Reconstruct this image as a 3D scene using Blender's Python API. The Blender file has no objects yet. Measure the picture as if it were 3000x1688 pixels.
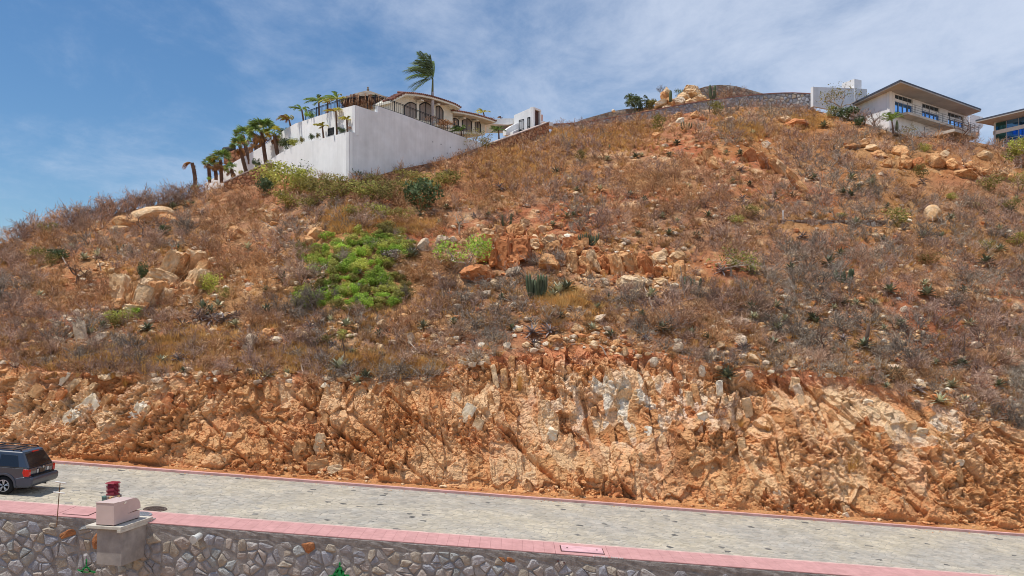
import bpy, bmesh, math, random
import numpy as np
from mathutils import Vector, Matrix, Euler

SC = bpy.context.scene
COL = SC.collection
R = math.radians
rng = random.Random(7)
FPX = 2400.0          # focal length in photo pixels (photo is 3000 x 1688)
CX, HZ = 1500.0, 982.0

# ------------------------------------------------------------------ camera
cam_d = bpy.data.cameras.new('camera')
cam = bpy.data.objects.new('camera', cam_d)
COL.objects.link(cam)
cam_d.sensor_width = 36.0
cam_d.lens = 36.0 * FPX / 3000.0
cam_d.shift_y = (HZ - 844.0) / 3000.0
cam_d.clip_start = 0.1
cam_d.clip_end = 3000
cam.location = (0, 0, 0)
cam.rotation_euler = (R(90), 0, 0)
SC.camera = cam

# ------------------------------------------------------------------ sun and sky
SUN = Vector((-0.36, -0.09, 0.93)).normalized()
sun_d = bpy.data.lights.new('sun', 'SUN')
sun_d.energy = 4.2
sun_d.angle = R(0.55)
sun_d.color = (1.0, 0.955, 0.89)
sun_o = bpy.data.objects.new('sun', sun_d)
COL.objects.link(sun_o)
sun_o.rotation_euler = SUN.to_track_quat('Z', 'Y').to_euler()
sun_o.location = (-30, 20, 80)

world = bpy.data.worlds.new('World')
SC.world = world
world.use_nodes = True
wn, wl = world.node_tree.nodes, world.node_tree.links
wn.clear()
w_out = wn.new('ShaderNodeOutputWorld')
w_bg = wn.new('ShaderNodeBackground')
w_bg.inputs['Strength'].default_value = 0.13
sky = wn.new('ShaderNodeTexSky')
sky.sky_type = 'NISHITA'
sky.sun_disc = False
sky.sun_elevation = math.asin(SUN.z)
sky.sun_rotation = math.atan2(SUN.x, SUN.y)
sky.altitude = 0
sky.air_density = 1.0
sky.dust_density = 0.25
sky.ozone_density = 2.6
# thin cirrus: noise on a flat layer high above, seen by direction
tc = wn.new('ShaderNodeTexCoord')
sep = wn.new('ShaderNodeSeparateXYZ')
wl.new(tc.outputs['Generated'], sep.inputs[0])
def wmath(op, a, b=None, c=None, clamp=False):
    n = wn.new('ShaderNodeMath'); n.operation = op; n.use_clamp = clamp
    for k, v in enumerate((a, b, c)):
        if v is None: continue
        if isinstance(v, (int, float)): n.inputs[k].default_value = v
        else: wl.new(v, n.inputs[k])
    return n.outputs[0]
zz = wmath('MAXIMUM', wmath('ADD', sep.outputs['Z'], 0.16), 0.05)
cu = wmath('DIVIDE', sep.outputs['X'], zz)
cv = wmath('DIVIDE', sep.outputs['Y'], zz)
comb = wn.new('ShaderNodeCombineXYZ')
wl.new(cu, comb.inputs[0]); wl.new(cv, comb.inputs[1])
def wnoise(scale, detail, rough, dist, rot, stretch, off=0.0):
    mp = wn.new('ShaderNodeMapping')
    mp.inputs['Rotation'].default_value = (0, 0, rot)
    mp.inputs['Scale'].default_value = stretch
    mp.inputs['Location'].default_value = (off, off * .7, off * .3)
    wl.new(comb.outputs[0], mp.inputs['Vector'])
    n = wn.new('ShaderNodeTexNoise')
    n.inputs['Scale'].default_value = scale
    n.inputs['Detail'].default_value = detail
    n.inputs['Roughness'].default_value = rough
    n.inputs['Distortion'].default_value = dist
    wl.new(mp.outputs[0], n.inputs['Vector'])
    return n.outputs['Fac']
n1 = wnoise(0.9, 6, 0.60, 0.25, 0.9, (1.0, 0.7, 1), 3.1)
n2 = wnoise(3.0, 7, 0.68, 0.25, 0.7, (1.0, 0.75, 1), 9.7)
n3 = wnoise(0.33, 2, 0.5, 0.0, 0.0, (1, 1, 1), 1.7)
mix = wmath('ADD', wmath('MULTIPLY', n1, 0.55), wmath('MULTIPLY', n2, 0.45))
mix = wmath('ADD', mix, wmath('MULTIPLY', wmath('SUBTRACT', n3, 0.5), 0.35))
# the veil thickens to the east (right)
mix = wmath('ADD', mix, wmath('MULTIPLY', sep.outputs['X'], 0.20))
mr = wn.new('ShaderNodeMapRange')
mr.inputs['From Min'].default_value = 0.37
mr.inputs['From Max'].default_value = 0.78
mr.inputs['To Min'].default_value = 0.09
mr.inputs['To Max'].default_value = 0.86
mr.interpolation_type = 'SMOOTHSTEP'
wl.new(mix, mr.inputs['Value'])
hs = wn.new('ShaderNodeHueSaturation')
hs.inputs['Saturation'].default_value = 1.36
hs.inputs['Value'].default_value = 0.80
wl.new(sky.outputs[0], hs.inputs['Color'])
mx = wn.new('ShaderNodeMix'); mx.data_type = 'RGBA'
wl.new(mr.outputs[0], mx.inputs['Factor'])
wl.new(hs.outputs[0], mx.inputs[6])
mx.inputs[7].default_value = (5.2, 5.8, 7.0, 1)
wl.new(mx.outputs[2], w_bg.inputs['Color'])
wl.new(w_bg.outputs[0], w_out.inputs['Surface'])

vs = SC.view_settings
vs.view_transform = 'Standard'
vs.look = 'None'
vs.exposure = 0.0
vs.gamma = 1.0
vs.use_curve_mapping = False
SC.cycles.filter_width = 1.0
SC.cycles.max_bounces = 6
SC.cycles.diffuse_bounces = 3
SC.cycles.transparent_max_bounces = 4

# ------------------------------------------------------------------ helpers
def P(px, py, Y):
    return Vector(((px - CX) / FPX * Y, Y, (HZ - py) / FPX * Y))

def on_plane(px, py, A, B):
    """point where the ray through (px,py) meets the vertical plane through A and B (x,y pairs)"""
    t = (px - CX) / FPX
    dx, dy = B[0] - A[0], B[1] - A[1]
    k = (t * A[1] - A[0]) / (dx - t * dy)
    Y = A[1] + dy * k
    return P(px, py, Y)

def srgb(*c):
    c = [v / 255.0 for v in c]
    return tuple(v / 12.92 if v <= .04045 else ((v + .055) / 1.055) ** 2.4 for v in c)

def mat(name, col, rough=.85, var=.15, scale=3.0, bump=0.0, bscale=30.0, bdist=.02, col2=None, spec=.25, metallic=0.0,
        obj_random=0.0, island=0.0, attr=False, transl=0.0, patch=None, coat=0.0, emis=None, streak=0.0):
    m = bpy.data.materials.new(name)
    m.use_nodes = True
    N, L = m.node_tree.nodes, m.node_tree.links
    b = N['Principled BSDF']
    b.inputs['Roughness'].default_value = rough
    b.inputs['Metallic'].default_value = metallic
    b.inputs['Specular IOR Level'].default_value = spec
    if coat:
        b.inputs['Coat Weight'].default_value = coat
        b.inputs['Coat Roughness'].default_value = .06
    geo = N.new('ShaderNodeNewGeometry')
    def noise(sc, det=4, rgh=.6):
        n = N.new('ShaderNodeTexNoise')
        n.inputs['Scale'].default_value = sc
        n.inputs['Detail'].default_value = det
        n.inputs['Roughness'].default_value = rgh
        L.new(geo.outputs['Position'], n.inputs['Vector'])
        return n
    def hsv(src, fac_socket, amount):
        h = N.new('ShaderNodeHueSaturation')
        r = N.new('ShaderNodeMapRange')
        r.inputs['To Min'].default_value = 1 - amount
        r.inputs['To Max'].default_value = 1 + amount
        L.new(fac_socket, r.inputs['Value'])
        L.new(r.outputs[0], h.inputs['Value'])
        L.new(src, h.inputs['Color'])
        return h.outputs[0]
    if attr:
        a = N.new('ShaderNodeAttribute'); a.attribute_name = 'Col'
        src = a.outputs['Color']
    else:
        c2 = col2 if col2 is not None else tuple(v * .8 for v in col)
        mixn = N.new('ShaderNodeMix'); mixn.data_type = 'RGBA'
        mixn.inputs[6].default_value = (*col, 1)
        mixn.inputs[7].default_value = (*c2, 1)
        n = noise(patch or scale * .4, 3)
        rr = N.new('ShaderNodeMapRange')
        rr.inputs['From Min'].default_value = .38; rr.inputs['From Max'].default_value = .62
        L.new(n.outputs['Fac'], rr.inputs['Value'])
        L.new(rr.outputs[0], mixn.inputs['Factor'])
        src = mixn.outputs[2]
    if var:
        n = noise(scale, 5, .65)
        rr = N.new('ShaderNodeMapRange')
        rr.inputs['From Min'].default_value = .3; rr.inputs['From Max'].default_value = .7
        L.new(n.outputs['Fac'], rr.inputs['Value'])
        src = hsv(src, rr.outputs[0], var)
    if streak:
        mp = N.new('ShaderNodeMapping'); mp.inputs['Scale'].default_value = (2.2, 2.2, .16)
        L.new(geo.outputs['Position'], mp.inputs['Vector'])
        n = N.new('ShaderNodeTexNoise'); n.inputs['Scale'].default_value = 1.0; n.inputs['Detail'].default_value = 5; n.inputs['Roughness'].default_value = .7
        L.new(mp.outputs[0], n.inputs['Vector'])
        rr = N.new('ShaderNodeMapRange'); rr.inputs['From Min'].default_value = .62; rr.inputs['From Max'].default_value = .42
        L.new(n.outputs['Fac'], rr.inputs['Value'])
        src = hsv(src, rr.outputs[0], streak)
    if obj_random:
        oi = N.new('ShaderNodeObjectInfo')
        src = hsv(src, oi.outputs['Random'], obj_random)
    if island:
        src = hsv(src, geo.outputs['Random Per Island'], island)
    L.new(src, b.inputs['Base Color'])
    if bump:
        n = noise(bscale, 5, .7)
        bp = N.new('ShaderNodeBump')
        bp.inputs['Strength'].default_value = bump
        bp.inputs['Distance'].default_value = bdist
        L.new(n.outputs['Fac'], bp.inputs['Height'])
        L.new(bp.outputs[0], b.inputs['Normal'])
    if transl:
        t = N.new('ShaderNodeBsdfTranslucent')
        L.new(src, t.inputs['Color'])
        ms = N.new('ShaderNodeMixShader')
        ms.inputs[0].default_value = transl
        L.new(b.outputs[0], ms.inputs[1]); L.new(t.outputs[0], ms.inputs[2])
        L.new(ms.outputs[0], N['Material Output'].inputs['Surface'])
    return m

def np_mesh(name, V, F, mats=None, cols=None, mi=None, smooth=False):
    me = bpy.data.meshes.new(name)
    V = np.asarray(V, dtype=np.float32); F = np.asarray(F, dtype=np.int32)
    k = F.shape[1]
    me.vertices.add(len(V)); me.vertices.foreach_set('co', V.ravel())
    me.loops.add(F.size); me.loops.foreach_set('vertex_index', F.ravel())
    me.polygons.add(len(F)); me.polygons.foreach_set('loop_start', np.arange(len(F), dtype=np.int32) * k)
    for m in (mats or []): me.materials.append(m)
    if mi is not None: me.polygons.foreach_set('material_index', np.asarray(mi, dtype=np.int32))
    me.update(calc_edges=True)
    if cols is not None:
        a = me.color_attributes.new('Col', 'FLOAT_COLOR', 'POINT')
        c = np.ones((len(V), 4), dtype=np.float32); c[:, :3] = cols
        a.data.foreach_set('color', c.ravel())
    if smooth: me.shade_smooth()
    else: me.shade_flat()
    return me

def tag(o, label=None, cat=None, group=None, kind=None):
    if label: o['label'] = label
    if cat: o['category'] = cat
    if group: o['group'] = group
    if kind: o['kind'] = kind
    return o

def link(name, me, parent=None, loc=(0, 0, 0), **kw):
    o = bpy.data.objects.new(name, me)
    COL.objects.link(o)
    o.location = loc
    if parent is not None: o.parent = parent
    return tag(o, **kw)

def root_at(name, loc, rz=0.0, **kw):
    o = bpy.data.objects.new(name, None)
    COL.objects.link(o)
    o.location = loc
    o.rotation_euler = (0, 0, rz)
    o.empty_display_size = .2
    return tag(o, **kw)

class MB:
    """collects polygons and links them as ONE mesh object"""
    def __init__(s): s.v = []; s.f = []
    def add(s, verts, faces):
        b = len(s.v)
        s.v += [tuple(v) for v in verts]
        s.f += [tuple(i + b for i in f) for f in faces]
        return s
    def box(s, c, size, rot=None, taper=1.0):
        hx, hy, hz = size[0] / 2, size[1] / 2, size[2] / 2
        vs_ = []
        for z in (-1, 1):
            q = taper if z > 0 else 1
            for x, y in ((-1, -1), (1, -1), (1, 1), (-1, 1)):
                v = Vector((x * hx * q, y * hy * q, z * hz))
                if rot is not None: v = rot @ v
                vs_.append(v + Vector(c))
        return s.add(vs_, [(3, 2, 1, 0), (4, 5, 6, 7), (0, 1, 5, 4), (1, 2, 6, 5), (2, 3, 7, 6), (3, 0, 4, 7)])
    def prism(s, poly, vec):
        n = len(poly); vec = Vector(vec)
        a = [Vector(p) for p in poly]; b = [p + vec for p in a]
        return s.add(a + b, [tuple(range(n)), tuple(range(2 * n - 1, n - 1, -1))] + [((i + 1) % n, i, n + i, n + (i + 1) % n) for i in range(n)])
    def tube(s, pts, rad, n=6, cap=True):
        pts = [Vector(p) for p in pts]
        if not hasattr(rad, '__len__'): rad = [rad] * len(pts)
        vs_ = []; fs = []
        up = Vector((0.13, 0.21, 0.97))
        for i, p in enumerate(pts):
            d = (pts[min(i + 1, len(pts) - 1)] - pts[max(i - 1, 0)]).normalized()
            if abs(d.dot(up)) > .97: u = d.cross(Vector((1, .1, 0))).normalized()
            else: u = d.cross(up).normalized()
            w = d.cross(u)
            for k in range(n):
                a = 2 * math.pi * k / n
                vs_.append(p + (u * math.cos(a) + w * math.sin(a)) * rad[i])
        for i in range(len(pts) - 1):
            for k in range(n):
                fs.append((i * n + k, i * n + (k + 1) % n, (i + 1) * n + (k + 1) % n, (i + 1) * n + k))
        if cap:
            fs.append(tuple(range(n))[::-1]); fs.append(tuple((len(pts) - 1) * n + k for k in range(n)))
        return s.add(vs_, fs)
    def lathe(s, prof, n=16, c=(0, 0, 0), axis='Z'):
        vs_ = []; fs = []
        for r, z in prof:
            for k in range(n):
                a = 2 * math.pi * k / n
                p = (r * math.cos(a), r * math.sin(a), z)
                if axis == 'Y': p = (p[0], p[2], p[1])
                vs_.append((p[0] + c[0], p[1] + c[1], p[2] + c[2]))
        for i in range(len(prof) - 1):
            for k in range(n):
                fs.append((i * n + k, i * n + (k + 1) % n, (i + 1) * n + (k + 1) % n, (i + 1) * n + k))
        return s.add(vs_, fs)
    def mesh(s, name, m, smooth=False, bevel=0.0, bseg=2, recalc=True, origin=(0, 0, 0)):
        me = bpy.data.meshes.new(name)
        o = origin
        me.from_pydata([(v[0] - o[0], v[1] - o[1], v[2] - o[2]) for v in s.v], [], s.f)
        if recalc or bevel:
            bm = bmesh.new(); bm.from_mesh(me)
            if recalc: bmesh.ops.recalc_face_normals(bm, faces=bm.faces)
            if bevel: bmesh.ops.bevel(bm, geom=[e for e in bm.edges if len(e.link_faces) == 2 and e.calc_face_angle(0) > .35], offset=bevel, segments=bseg, affect='EDGES', profile=.5, clamp_overlap=True)
            bm.to_mesh(me); bm.free()
        for mm in (m if isinstance(m, (list, tuple)) else [m]): me.materials.append(mm)
        if smooth: me.shade_smooth()
        else: me.shade_flat()
        return me
    def obj(s, name, m, parent=None, smooth=False, bevel=0.0, bseg=2, recalc=True, label=None, cat=None, group=None, kind=None, local=False):
        """vertices are in world space; a child's mesh is shifted to its (unrotated) root unless local"""
        o = (0, 0, 0)
        p = parent
        if not local:
            q = parent
            while q is not None:
                o = (o[0] + q.location[0], o[1] + q.location[1], o[2] + q.location[2]); q = q.parent
            if parent is None:
                a = np.array(s.v); o = (float(a[:, 0].mean()), float(a[:, 1].mean()), float(a[:, 2].min()))
        me = s.mesh(name, m, smooth, bevel, bseg, recalc, o)
        return link(name, me, parent, o if (parent is None and not local) else (0, 0, 0), label=label, cat=cat, group=group, kind=kind)

# ---------------------------------------------------------------- numpy noise
_TAB = {}
def vnoise(x, y, seed=0):
    if seed not in _TAB: _TAB[seed] = np.random.RandomState(seed).rand(256, 256)
    t = _TAB[seed]
    xi = np.floor(x).astype(np.int64); yi = np.floor(y).astype(np.int64)
    fx = x - xi; fy = y - yi
    fx = fx * fx * (3 - 2 * fx); fy = fy * fy * (3 - 2 * fy)
    g = lambda a, b: t[a & 255, b & 255]
    return (g(xi, yi) * (1 - fx) + g(xi + 1, yi) * fx) * (1 - fy) + (g(xi, yi + 1) * (1 - fx) + g(xi + 1, yi + 1) * fx) * fy

def fbm(x, y, seed=0, oct=4):
    s = 0; a = .5; tot = 0
    for o in range(oct):
        s = s + a * vnoise(x * 2 ** o, y * 2 ** o, seed + o); tot += a; a *= .5
    return s / tot * 2 - 1

def facets(x, y, seed, grad=.6, jit=.95):
    """blocky field: every Voronoi cell is a tilted plane. Returns (value, cell random 0..1, edge distance)"""
    rs = np.random.RandomState(seed)
    J = rs.rand(128, 128, 2) * jit; H = rs.rand(128, 128) * 2 - 1; G = (rs.rand(128, 128, 2) * 2 - 1) * grad; C = rs.rand(128, 128)
    xi = np.floor(x).astype(np.int64); yi = np.floor(y).astype(np.int64)
    best = np.full(x.shape, 1e9); sec = np.full(x.shape, 1e9)
    val = np.zeros(x.shape); cid = np.zeros(x.shape)
    for dx in (-1, 0, 1):
        for dy in (-1, 0, 1):
            a = (xi + dx) & 127; b = (yi + dy) & 127
            px = xi + dx + J[a, b, 0]; py = yi + dy + J[a, b, 1]
            ddx = x - px; ddy = y - py
            d = ddx * ddx + ddy * ddy
            m = d < best
            sec = np.where(m, best, np.minimum(sec, d))
            best = np.where(m, d, best)
            val = np.where(m, H[a, b] + G[a, b, 0] * ddx + G[a, b, 1] * ddy, val)
            cid = np.where(m, C[a, b], cid)
    return val, cid, np.sqrt(sec) - np.sqrt(best)

def smooth01(x, a, b):
    t = np.clip((x - a) / (b - a), 0, 1)
    return t * t * (3 - 2 * t)

def cells(x0, x1, y0, y1, sx, sy, seed, gap, jit=.8):
    """Voronoi cells of a jittered grid as polygons, shrunk by gap/2 on every side"""
    r = random.Random(seed)
    nx = int((x1 - x0) / sx) + 3; ny = int((y1 - y0) / sy) + 3
    pts = {}
    for i in range(-2, nx + 2):
        for j in range(-2, ny + 2):
            off = .5 * sx * (j % 2)
            pts[i, j] = (x0 + (i + .5) * sx - sx + off * .8 + (r.random() - .5) * jit * sx, y0 + (j + .5) * sy - sy + (r.random() - .5) * jit * sy)
    out = []
    for i in range(0, nx):
        for j in range(0, ny):
            cx, cy = pts[i, j]
            poly = [(cx - sx * 1.3, cy - sy * 1.3), (cx + sx * 1.3, cy - sy * 1.3), (cx + sx * 1.3, cy + sy * 1.3), (cx - sx * 1.3, cy + sy * 1.3)]
            for di in (-2, -1, 0, 1, 2):
                for dj in (-2, -1, 0, 1, 2):
                    if di == 0 and dj == 0: continue
                    q = pts.get((i + di, j + dj))
                    if q is None: continue
                    dx, dy = q[0] - cx, q[1] - cy
                    l = math.hypot(dx, dy)
                    if l < 1e-6: continue
                    nx_, ny_ = dx / l, dy / l
                    lim = l / 2 - gap / 2
                    new = []
                    m = len(poly)
                    for k in range(m):
                        a = poly[k]; b = poly[(k + 1) % m]
                        da = (a[0] - cx) * nx_ + (a[1] - cy) * ny_ - lim
                        db = (b[0] - cx) * nx_ + (b[1] - cy) * ny_ - lim
                        if da <= 0: new.append(a)
                        if (da < 0 < db) or (db < 0 < da):
                            t = da / (da - db)
                            new.append((a[0] + (b[0] - a[0]) * t, a[1] + (b[1] - a[1]) * t))
                    poly = new
                    if len(poly) < 3: break
                if len(poly) < 3: break
            if len(poly) >= 3:
                # drop near-duplicate corners
                pp = []
                for q in poly:
                    if not pp or math.hypot(q[0] - pp[-1][0], q[1] - pp[-1][1]) > .04 * sx: pp.append(q)
                if len(pp) > 3 and math.hypot(pp[0][0] - pp[-1][0], pp[0][1] - pp[-1][1]) < .04 * sx: pp.pop()
                if len(pp) >= 3: out.append(((cx, cy), pp))
    return out

def clip_poly(poly, f):
    """keep the side of a polygon where f(x,y) <= 0"""
    new = []
    for k in range(len(poly)):
        a, b = poly[k], poly[(k + 1) % len(poly)]
        da, db = f(a), f(b)
        if da <= 0: new.append(a)
        if (da < 0 < db) or (db < 0 < da):
            t = da / (da - db); new.append((a[0] + (b[0] - a[0]) * t, a[1] + (b[1] - a[1]) * t))
    return new

# ---------------------------------------------------------------- the lie of the land
ZR, SL = -8.0, 0.0755          # road level under the camera's axis and its fall to the right
def road_z(x): return ZR - SL * x
Y_WALL, Y_KERB, Y_FAR, Y_TOE = 30.0, 31.75, 40.2, 41.0

_cp = np.array([-900, 0, 150, 350, 700, 900, 1250, 1350, 1500, 1700, 1850, 2000, 2200, 2400, 2550, 2700, 2850, 3000, 3900], float)
_ct = np.array([1010, 1055, 1080, 1092, 1100, 1108, 1108, 1060, 1018, 1010, 1020, 1040, 1075, 1085, 1115, 1170, 1215, 1255, 1440], float)
_sp = np.array([-900, -600, 0, 116, 218, 330, 450, 553, 610, 700, 800, 1022, 1200, 1414, 1500, 1608, 1622, 1755, 1911, 2066, 2160, 2250, 2381, 2525, 2610, 2700, 2862, 3000, 3400, 3900], float)
_sy = np.array([960, 890, 714, 682, 656, 627, 603, 577, 556, 546, 515, 534, 506, 441, 432, 396, 377, 366, 349, 322, 312, 314, 322, 358, 388, 402, 418, 441, 490, 560], float)
_sY = np.array([60, 62, 68, 70, 71, 72.5, 74, 76, 78, 77, 77, 67.2, 73.3, 81.5, 86, 92, 93, 97, 99, 100, 100.5, 101, 100, 90, 86, 86, 87, 89, 90, 90], float)
TAN_CUT = 1.75

def _sm(px, xp, fp): return np.interp(px, xp, fp)

def cut_top(px):
    """(Y, Z) of the upper edge of the road cut"""
    px = np.asarray(px, float)
    py = _sm(px, _cp, _ct) + 9 * fbm(px / 130.0, px * 0 + 3.3, 71, 3)
    t = (px - CX) / FPX
    # Z = -(py-HZ)/F * Y ; Z = zr(tY) + TAN*(Y - Y_TOE)
    k = (HZ - py) / FPX
    Y = (ZR - TAN_CUT * Y_TOE) / (k + SL * t - TAN_CUT)
    return Y, k * Y

def crest(px):
    px = np.asarray(px, float)
    Y = _sm(px, _sp, _sY); py = _sm(px, _sp, _sy)
    return Y, (HZ - py) / FPX * Y

def slope_z(px, Y):
    """height of the natural slope for a view column and a distance, with its relief"""
    px = np.asarray(px, float); Y = np.asarray(Y, float)
    Yc, Zc = cut_top(px); Ys, Zs = crest(px)
    s = (Y - Yc) / (Ys - Yc)
    sc = np.clip(s, 0, 1)
    z = Zc + (Zs - Zc) * sc + 0.055 * (Zs - Zc) * np.sin(np.pi * sc) * (0.6)
    z = z + np.where(s < 0, (Y - Yc) * .5, 0)
    fall = np.interp(px, [-900, 560, 700, 1620, 2400, 3000, 3900], [.28, .28, 0, 0, .05, .05, .05])
    z = z - np.where(s > 1, (Y - Ys) * fall, 0)
    X = (px - CX) / FPX * Y
    env = smooth01(sc, 0, .06) * smooth01(1 - sc, 0, .05)
    rel = 0.55 * fbm(X / 7.0, Y / 6.0, 11, 3) + 0.16 * fbm(X / 1.7, Y / 1.6, 21, 3)
    a, _, _ = facets(X / 1.15 + .3 * fbm(X, Y, 5, 2), Y / 1.0, 31)
    b, _, _ = facets(X / .5, Y / .45, 32)
    rel = rel + .12 * a + .05 * b
    return z + env * rel

_COLS = {}
_CT = {}
def cut_top1(px):
    k = round(px)
    if k not in _CT:
        y, z = cut_top([k]); _CT[k] = (float(y[0]), float(z[0]))
    return _CT[k]
def ground(px, py):
    """where the view ray through a photo pixel meets the slope (or the cut below it)"""
    yc_, zc_ = cut_top1(px)
    ytop = HZ - zc_ / yc_ * FPX
    if py > ytop:      # on the cut
        t = (px - CX) / FPX; k = (HZ - py) / FPX
        Y = (ZR - TAN_CUT * Y_TOE) / (k + SL * t - TAN_CUT)
        return P(px, py, float(Y))
    c = min(max((px - PXC[0]) / (PXC[1] - PXC[0]), 0), NC - 1.001)
    i0 = int(c); f = c - i0
    if i0 not in _COLS:
        w = YY[:NS, i0], ZZ[:NS, i0]
        _COLS[i0] = (w[0], w[1], np.minimum.accumulate(HZ - w[1] / w[0] * FPX))
    Yk, Zk, q = _COLS[i0]
    i = min(max(int(np.searchsorted(-q, -py)), 1), NS - 1)
    a, b = q[i - 1], q[i]
    u = 0 if a == b else min(max((a - py) / (a - b), 0), 1)
    yy = Yk[i - 1] + (Yk[i] - Yk[i - 1]) * u
    return Vector(((px - CX) / FPX * yy, yy, Zk[i - 1] + (Zk[i] - Zk[i - 1]) * u))

SOIL = np.array(srgb(170, 126, 94)); RED = np.array(srgb(178, 106, 70)); TAN = np.array(srgb(216, 172, 124))
PALE = np.array(srgb(236, 204, 162)); WHITE = np.array(srgb(246, 236, 216)); OCHRE = np.array(srgb(192, 140, 92)); DARK = np.array(srgb(120, 78, 48))

# ---- hillside
NC = 1050
PXC = np.linspace(-800, 3800, NC)
NS = 300
s_ = np.concatenate([np.linspace(0, 1, NS), 1 + np.array([.02, .05, .1, .2, .35, .6, 1.0])])
Yc, Zc = cut_top(PXC); Ys, Zs = crest(PXC)
YY = Yc[None] + (Ys - Yc)[None] * s_[:, None]
PX2 = np.broadcast_to(PXC[None], YY.shape)
ZZ = slope_z(PX2, YY)
XX = (PX2 - CX) / FPX * YY
PY2 = HZ - ZZ / YY * FPX
n_a = fbm(XX / 5, YY / 4, 41, 4); n_b = fbm(XX / .9, YY / .8, 45, 4); n_c = fbm(XX / 11, YY / 9, 49, 2)
def lerp(a, b, t): return a + (b - a) * t[..., None]
def blob(cx, cy, w, h): return np.exp(-(((PX2 - cx) / w) ** 2 + ((PY2 - cy) / h) ** 2))
colr = lerp(np.broadcast_to(SOIL, YY.shape + (3,)), RED, np.clip(.25 + 1.3 * n_a, 0, .9))
red = blob(2180, 450, 130, 60) + blob(1500, 690, 200, 60) * .8 + blob(200, 960, 260, 60) * .7 + blob(1750, 980, 350, 40) * .9 + blob(2800, 500, 150, 60) * .5 + blob(2050, 400, 150, 50) * .6
colr = lerp(colr, RED, np.clip(red, 0, .9))
colr = lerp(colr, TAN, np.clip(n_b * 1.2, 0, .6))
colr = lerp(colr, PALE, np.clip((n_b - .35) * 2.2, 0, .6))
grs = np.array(srgb(176, 130, 78))
colr = lerp(colr, grs, np.clip(n_c * 1.6 + .1, 0, .55))
gi = np.arange(len(s_) * NC).reshape(len(s_), NC)
def quads(g): return np.stack([g[:-1, :-1], g[:-1, 1:], g[1:, 1:], g[1:, :-1]], -1).reshape(-1, 4)
m_soil = mat('dry_soil', (1, 1, 1), .95, .38, 9.0, 1.0, 12.0, .10, attr=True, spec=.1)
hill = link('hillside', np_mesh('hillside', np.stack([XX, YY, ZZ], -1).reshape(-1, 3), quads(gi), [m_soil], colr.reshape(-1, 3)), kind='structure')

# ---- the blasted rock face above the road
NR = 190
PXK = np.concatenate([np.linspace(-800, -60, 120), np.linspace(-58, 3058, 1480), np.linspace(3060, 3800, 120)])
NCC = len(PXK)
Yc, Zc = cut_top(PXK)
q = np.linspace(0, 1, NR)[:, None]
tK = (PXK - CX) / FPX
Yb = np.full(NCC, Y_TOE)
Zb = road_z(tK * Yb) + .12
# slightly bulging profile from toe to edge
YK = Yb[None] + (Yc - Yb)[None] * (q ** 1.12)
ZK = Zb[None] + (Zc - Zb)[None] * q
XK = tK[None] * YK
W = np.sqrt((ZK - Zb[None]) ** 2 + (YK - Yb[None]) ** 2)
PXf = np.broadcast_to(PXK[None], YK.shape); PYf = HZ - ZK / YK * FPX
U = XK
wx = .22 * fbm(U / 1.6, W / 1.6, 51, 2) + .05 * fbm(U / .3, W / .3, 58, 2); wy = .22 * fbm(U / 1.6 + 9, W / 1.6, 55, 2) + .05 * fbm(U / .3, W / .3 + 5, 59, 2)
ang = np.interp(PXf, [-800, 700, 1300, 1900, 2200, 3800], [R(50), R(62), R(100), R(105), R(122), R(125)])   # bedding direction across the face
ca, sa = np.cos(ang), np.sin(ang)
along = (U + wx) * ca + (W + wy) * sa
across = -(U + wx) * sa + (W + wy) * ca
f1, c1, e1 = facets(along / 2.0, across / 1.15, 61, 1.0)
f2, c2, e2 = facets(along / .92 + 7, across / .62, 62, 1.2)
f3, c3, e3 = facets(along / .50 + 3, across / .30, 63, 1.4)
f4, c4, e4 = facets(U / .24 + wx, W / .17 + wy, 64, 1.4)
f5, c5, e5 = facets(U / .115 + wy, W / .085 + wx, 69, 1.3)
k34 = np.clip(.55 + 1.25 * fbm(U / 2.6, W / 1.7, 68, 3), .28, 1.2)
big = fbm(U / 5, W / 3.5, 65, 2)
env = smooth01(q, 0, .05) * (1 - .85 * smooth01(q, .9, 1.0))
rough_k = np.clip(.8 + .5 * fbm(U / 4, W / 3, 66, 2), .35, 1.2)
D = .38 * big + rough_k * (.24 * f1 + .21 * f2) + k34 * (.15 * f3 + .10 * f4) + (.3 + .7 * k34) * .03 * f5
for (ax_, ay_, bx_, by_, dp_, w_) in ((840, 1140, 1130, 1370, .35, 8), (730, 1190, 905, 1390, .22, 7), (1000, 1170, 1290, 1460, .25, 7), (1400, 1185, 1690, 1470, .28, 8), (1130, 1150, 1330, 1330, .2, 6), (1700, 1130, 1745, 1320, .25, 10), (2050, 1160, 2240, 1420, .22, 7), (2230, 1150, 2330, 1330, .2, 6), (2395, 1140, 2480, 1340, .3, 9), (2500, 1180, 2720, 1490, .3, 8), (2640, 1230, 2860, 1510, .22, 7), (460, 1190, 340, 1330, .18, 7), (2780, 1300, 2960, 1500, .2, 7), (560, 1180, 760, 1400, .2, 7), (2260, 1200, 2300, 1400, .18, 6)):
    tt_ = np.clip(((PXf - ax_) * (bx_ - ax_) + (PYf - ay_) * (by_ - ay_)) / ((bx_ - ax_) ** 2 + (by_ - ay_) ** 2), 0, 1)
    dd_ = np.hypot(PXf - ax_ - tt_ * (bx_ - ax_) + 34 * wx, PYf - ay_ - tt_ * (by_ - ay_) + 24 * wy)
    D = D - 1.7 * dp_ * np.exp(-(dd_ / (w_ * .8)) ** 2) * np.sin(np.pi * np.clip(tt_ * .96 + .02, 0, 1)) ** .5
RIB = np.zeros(YK.shape)
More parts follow.
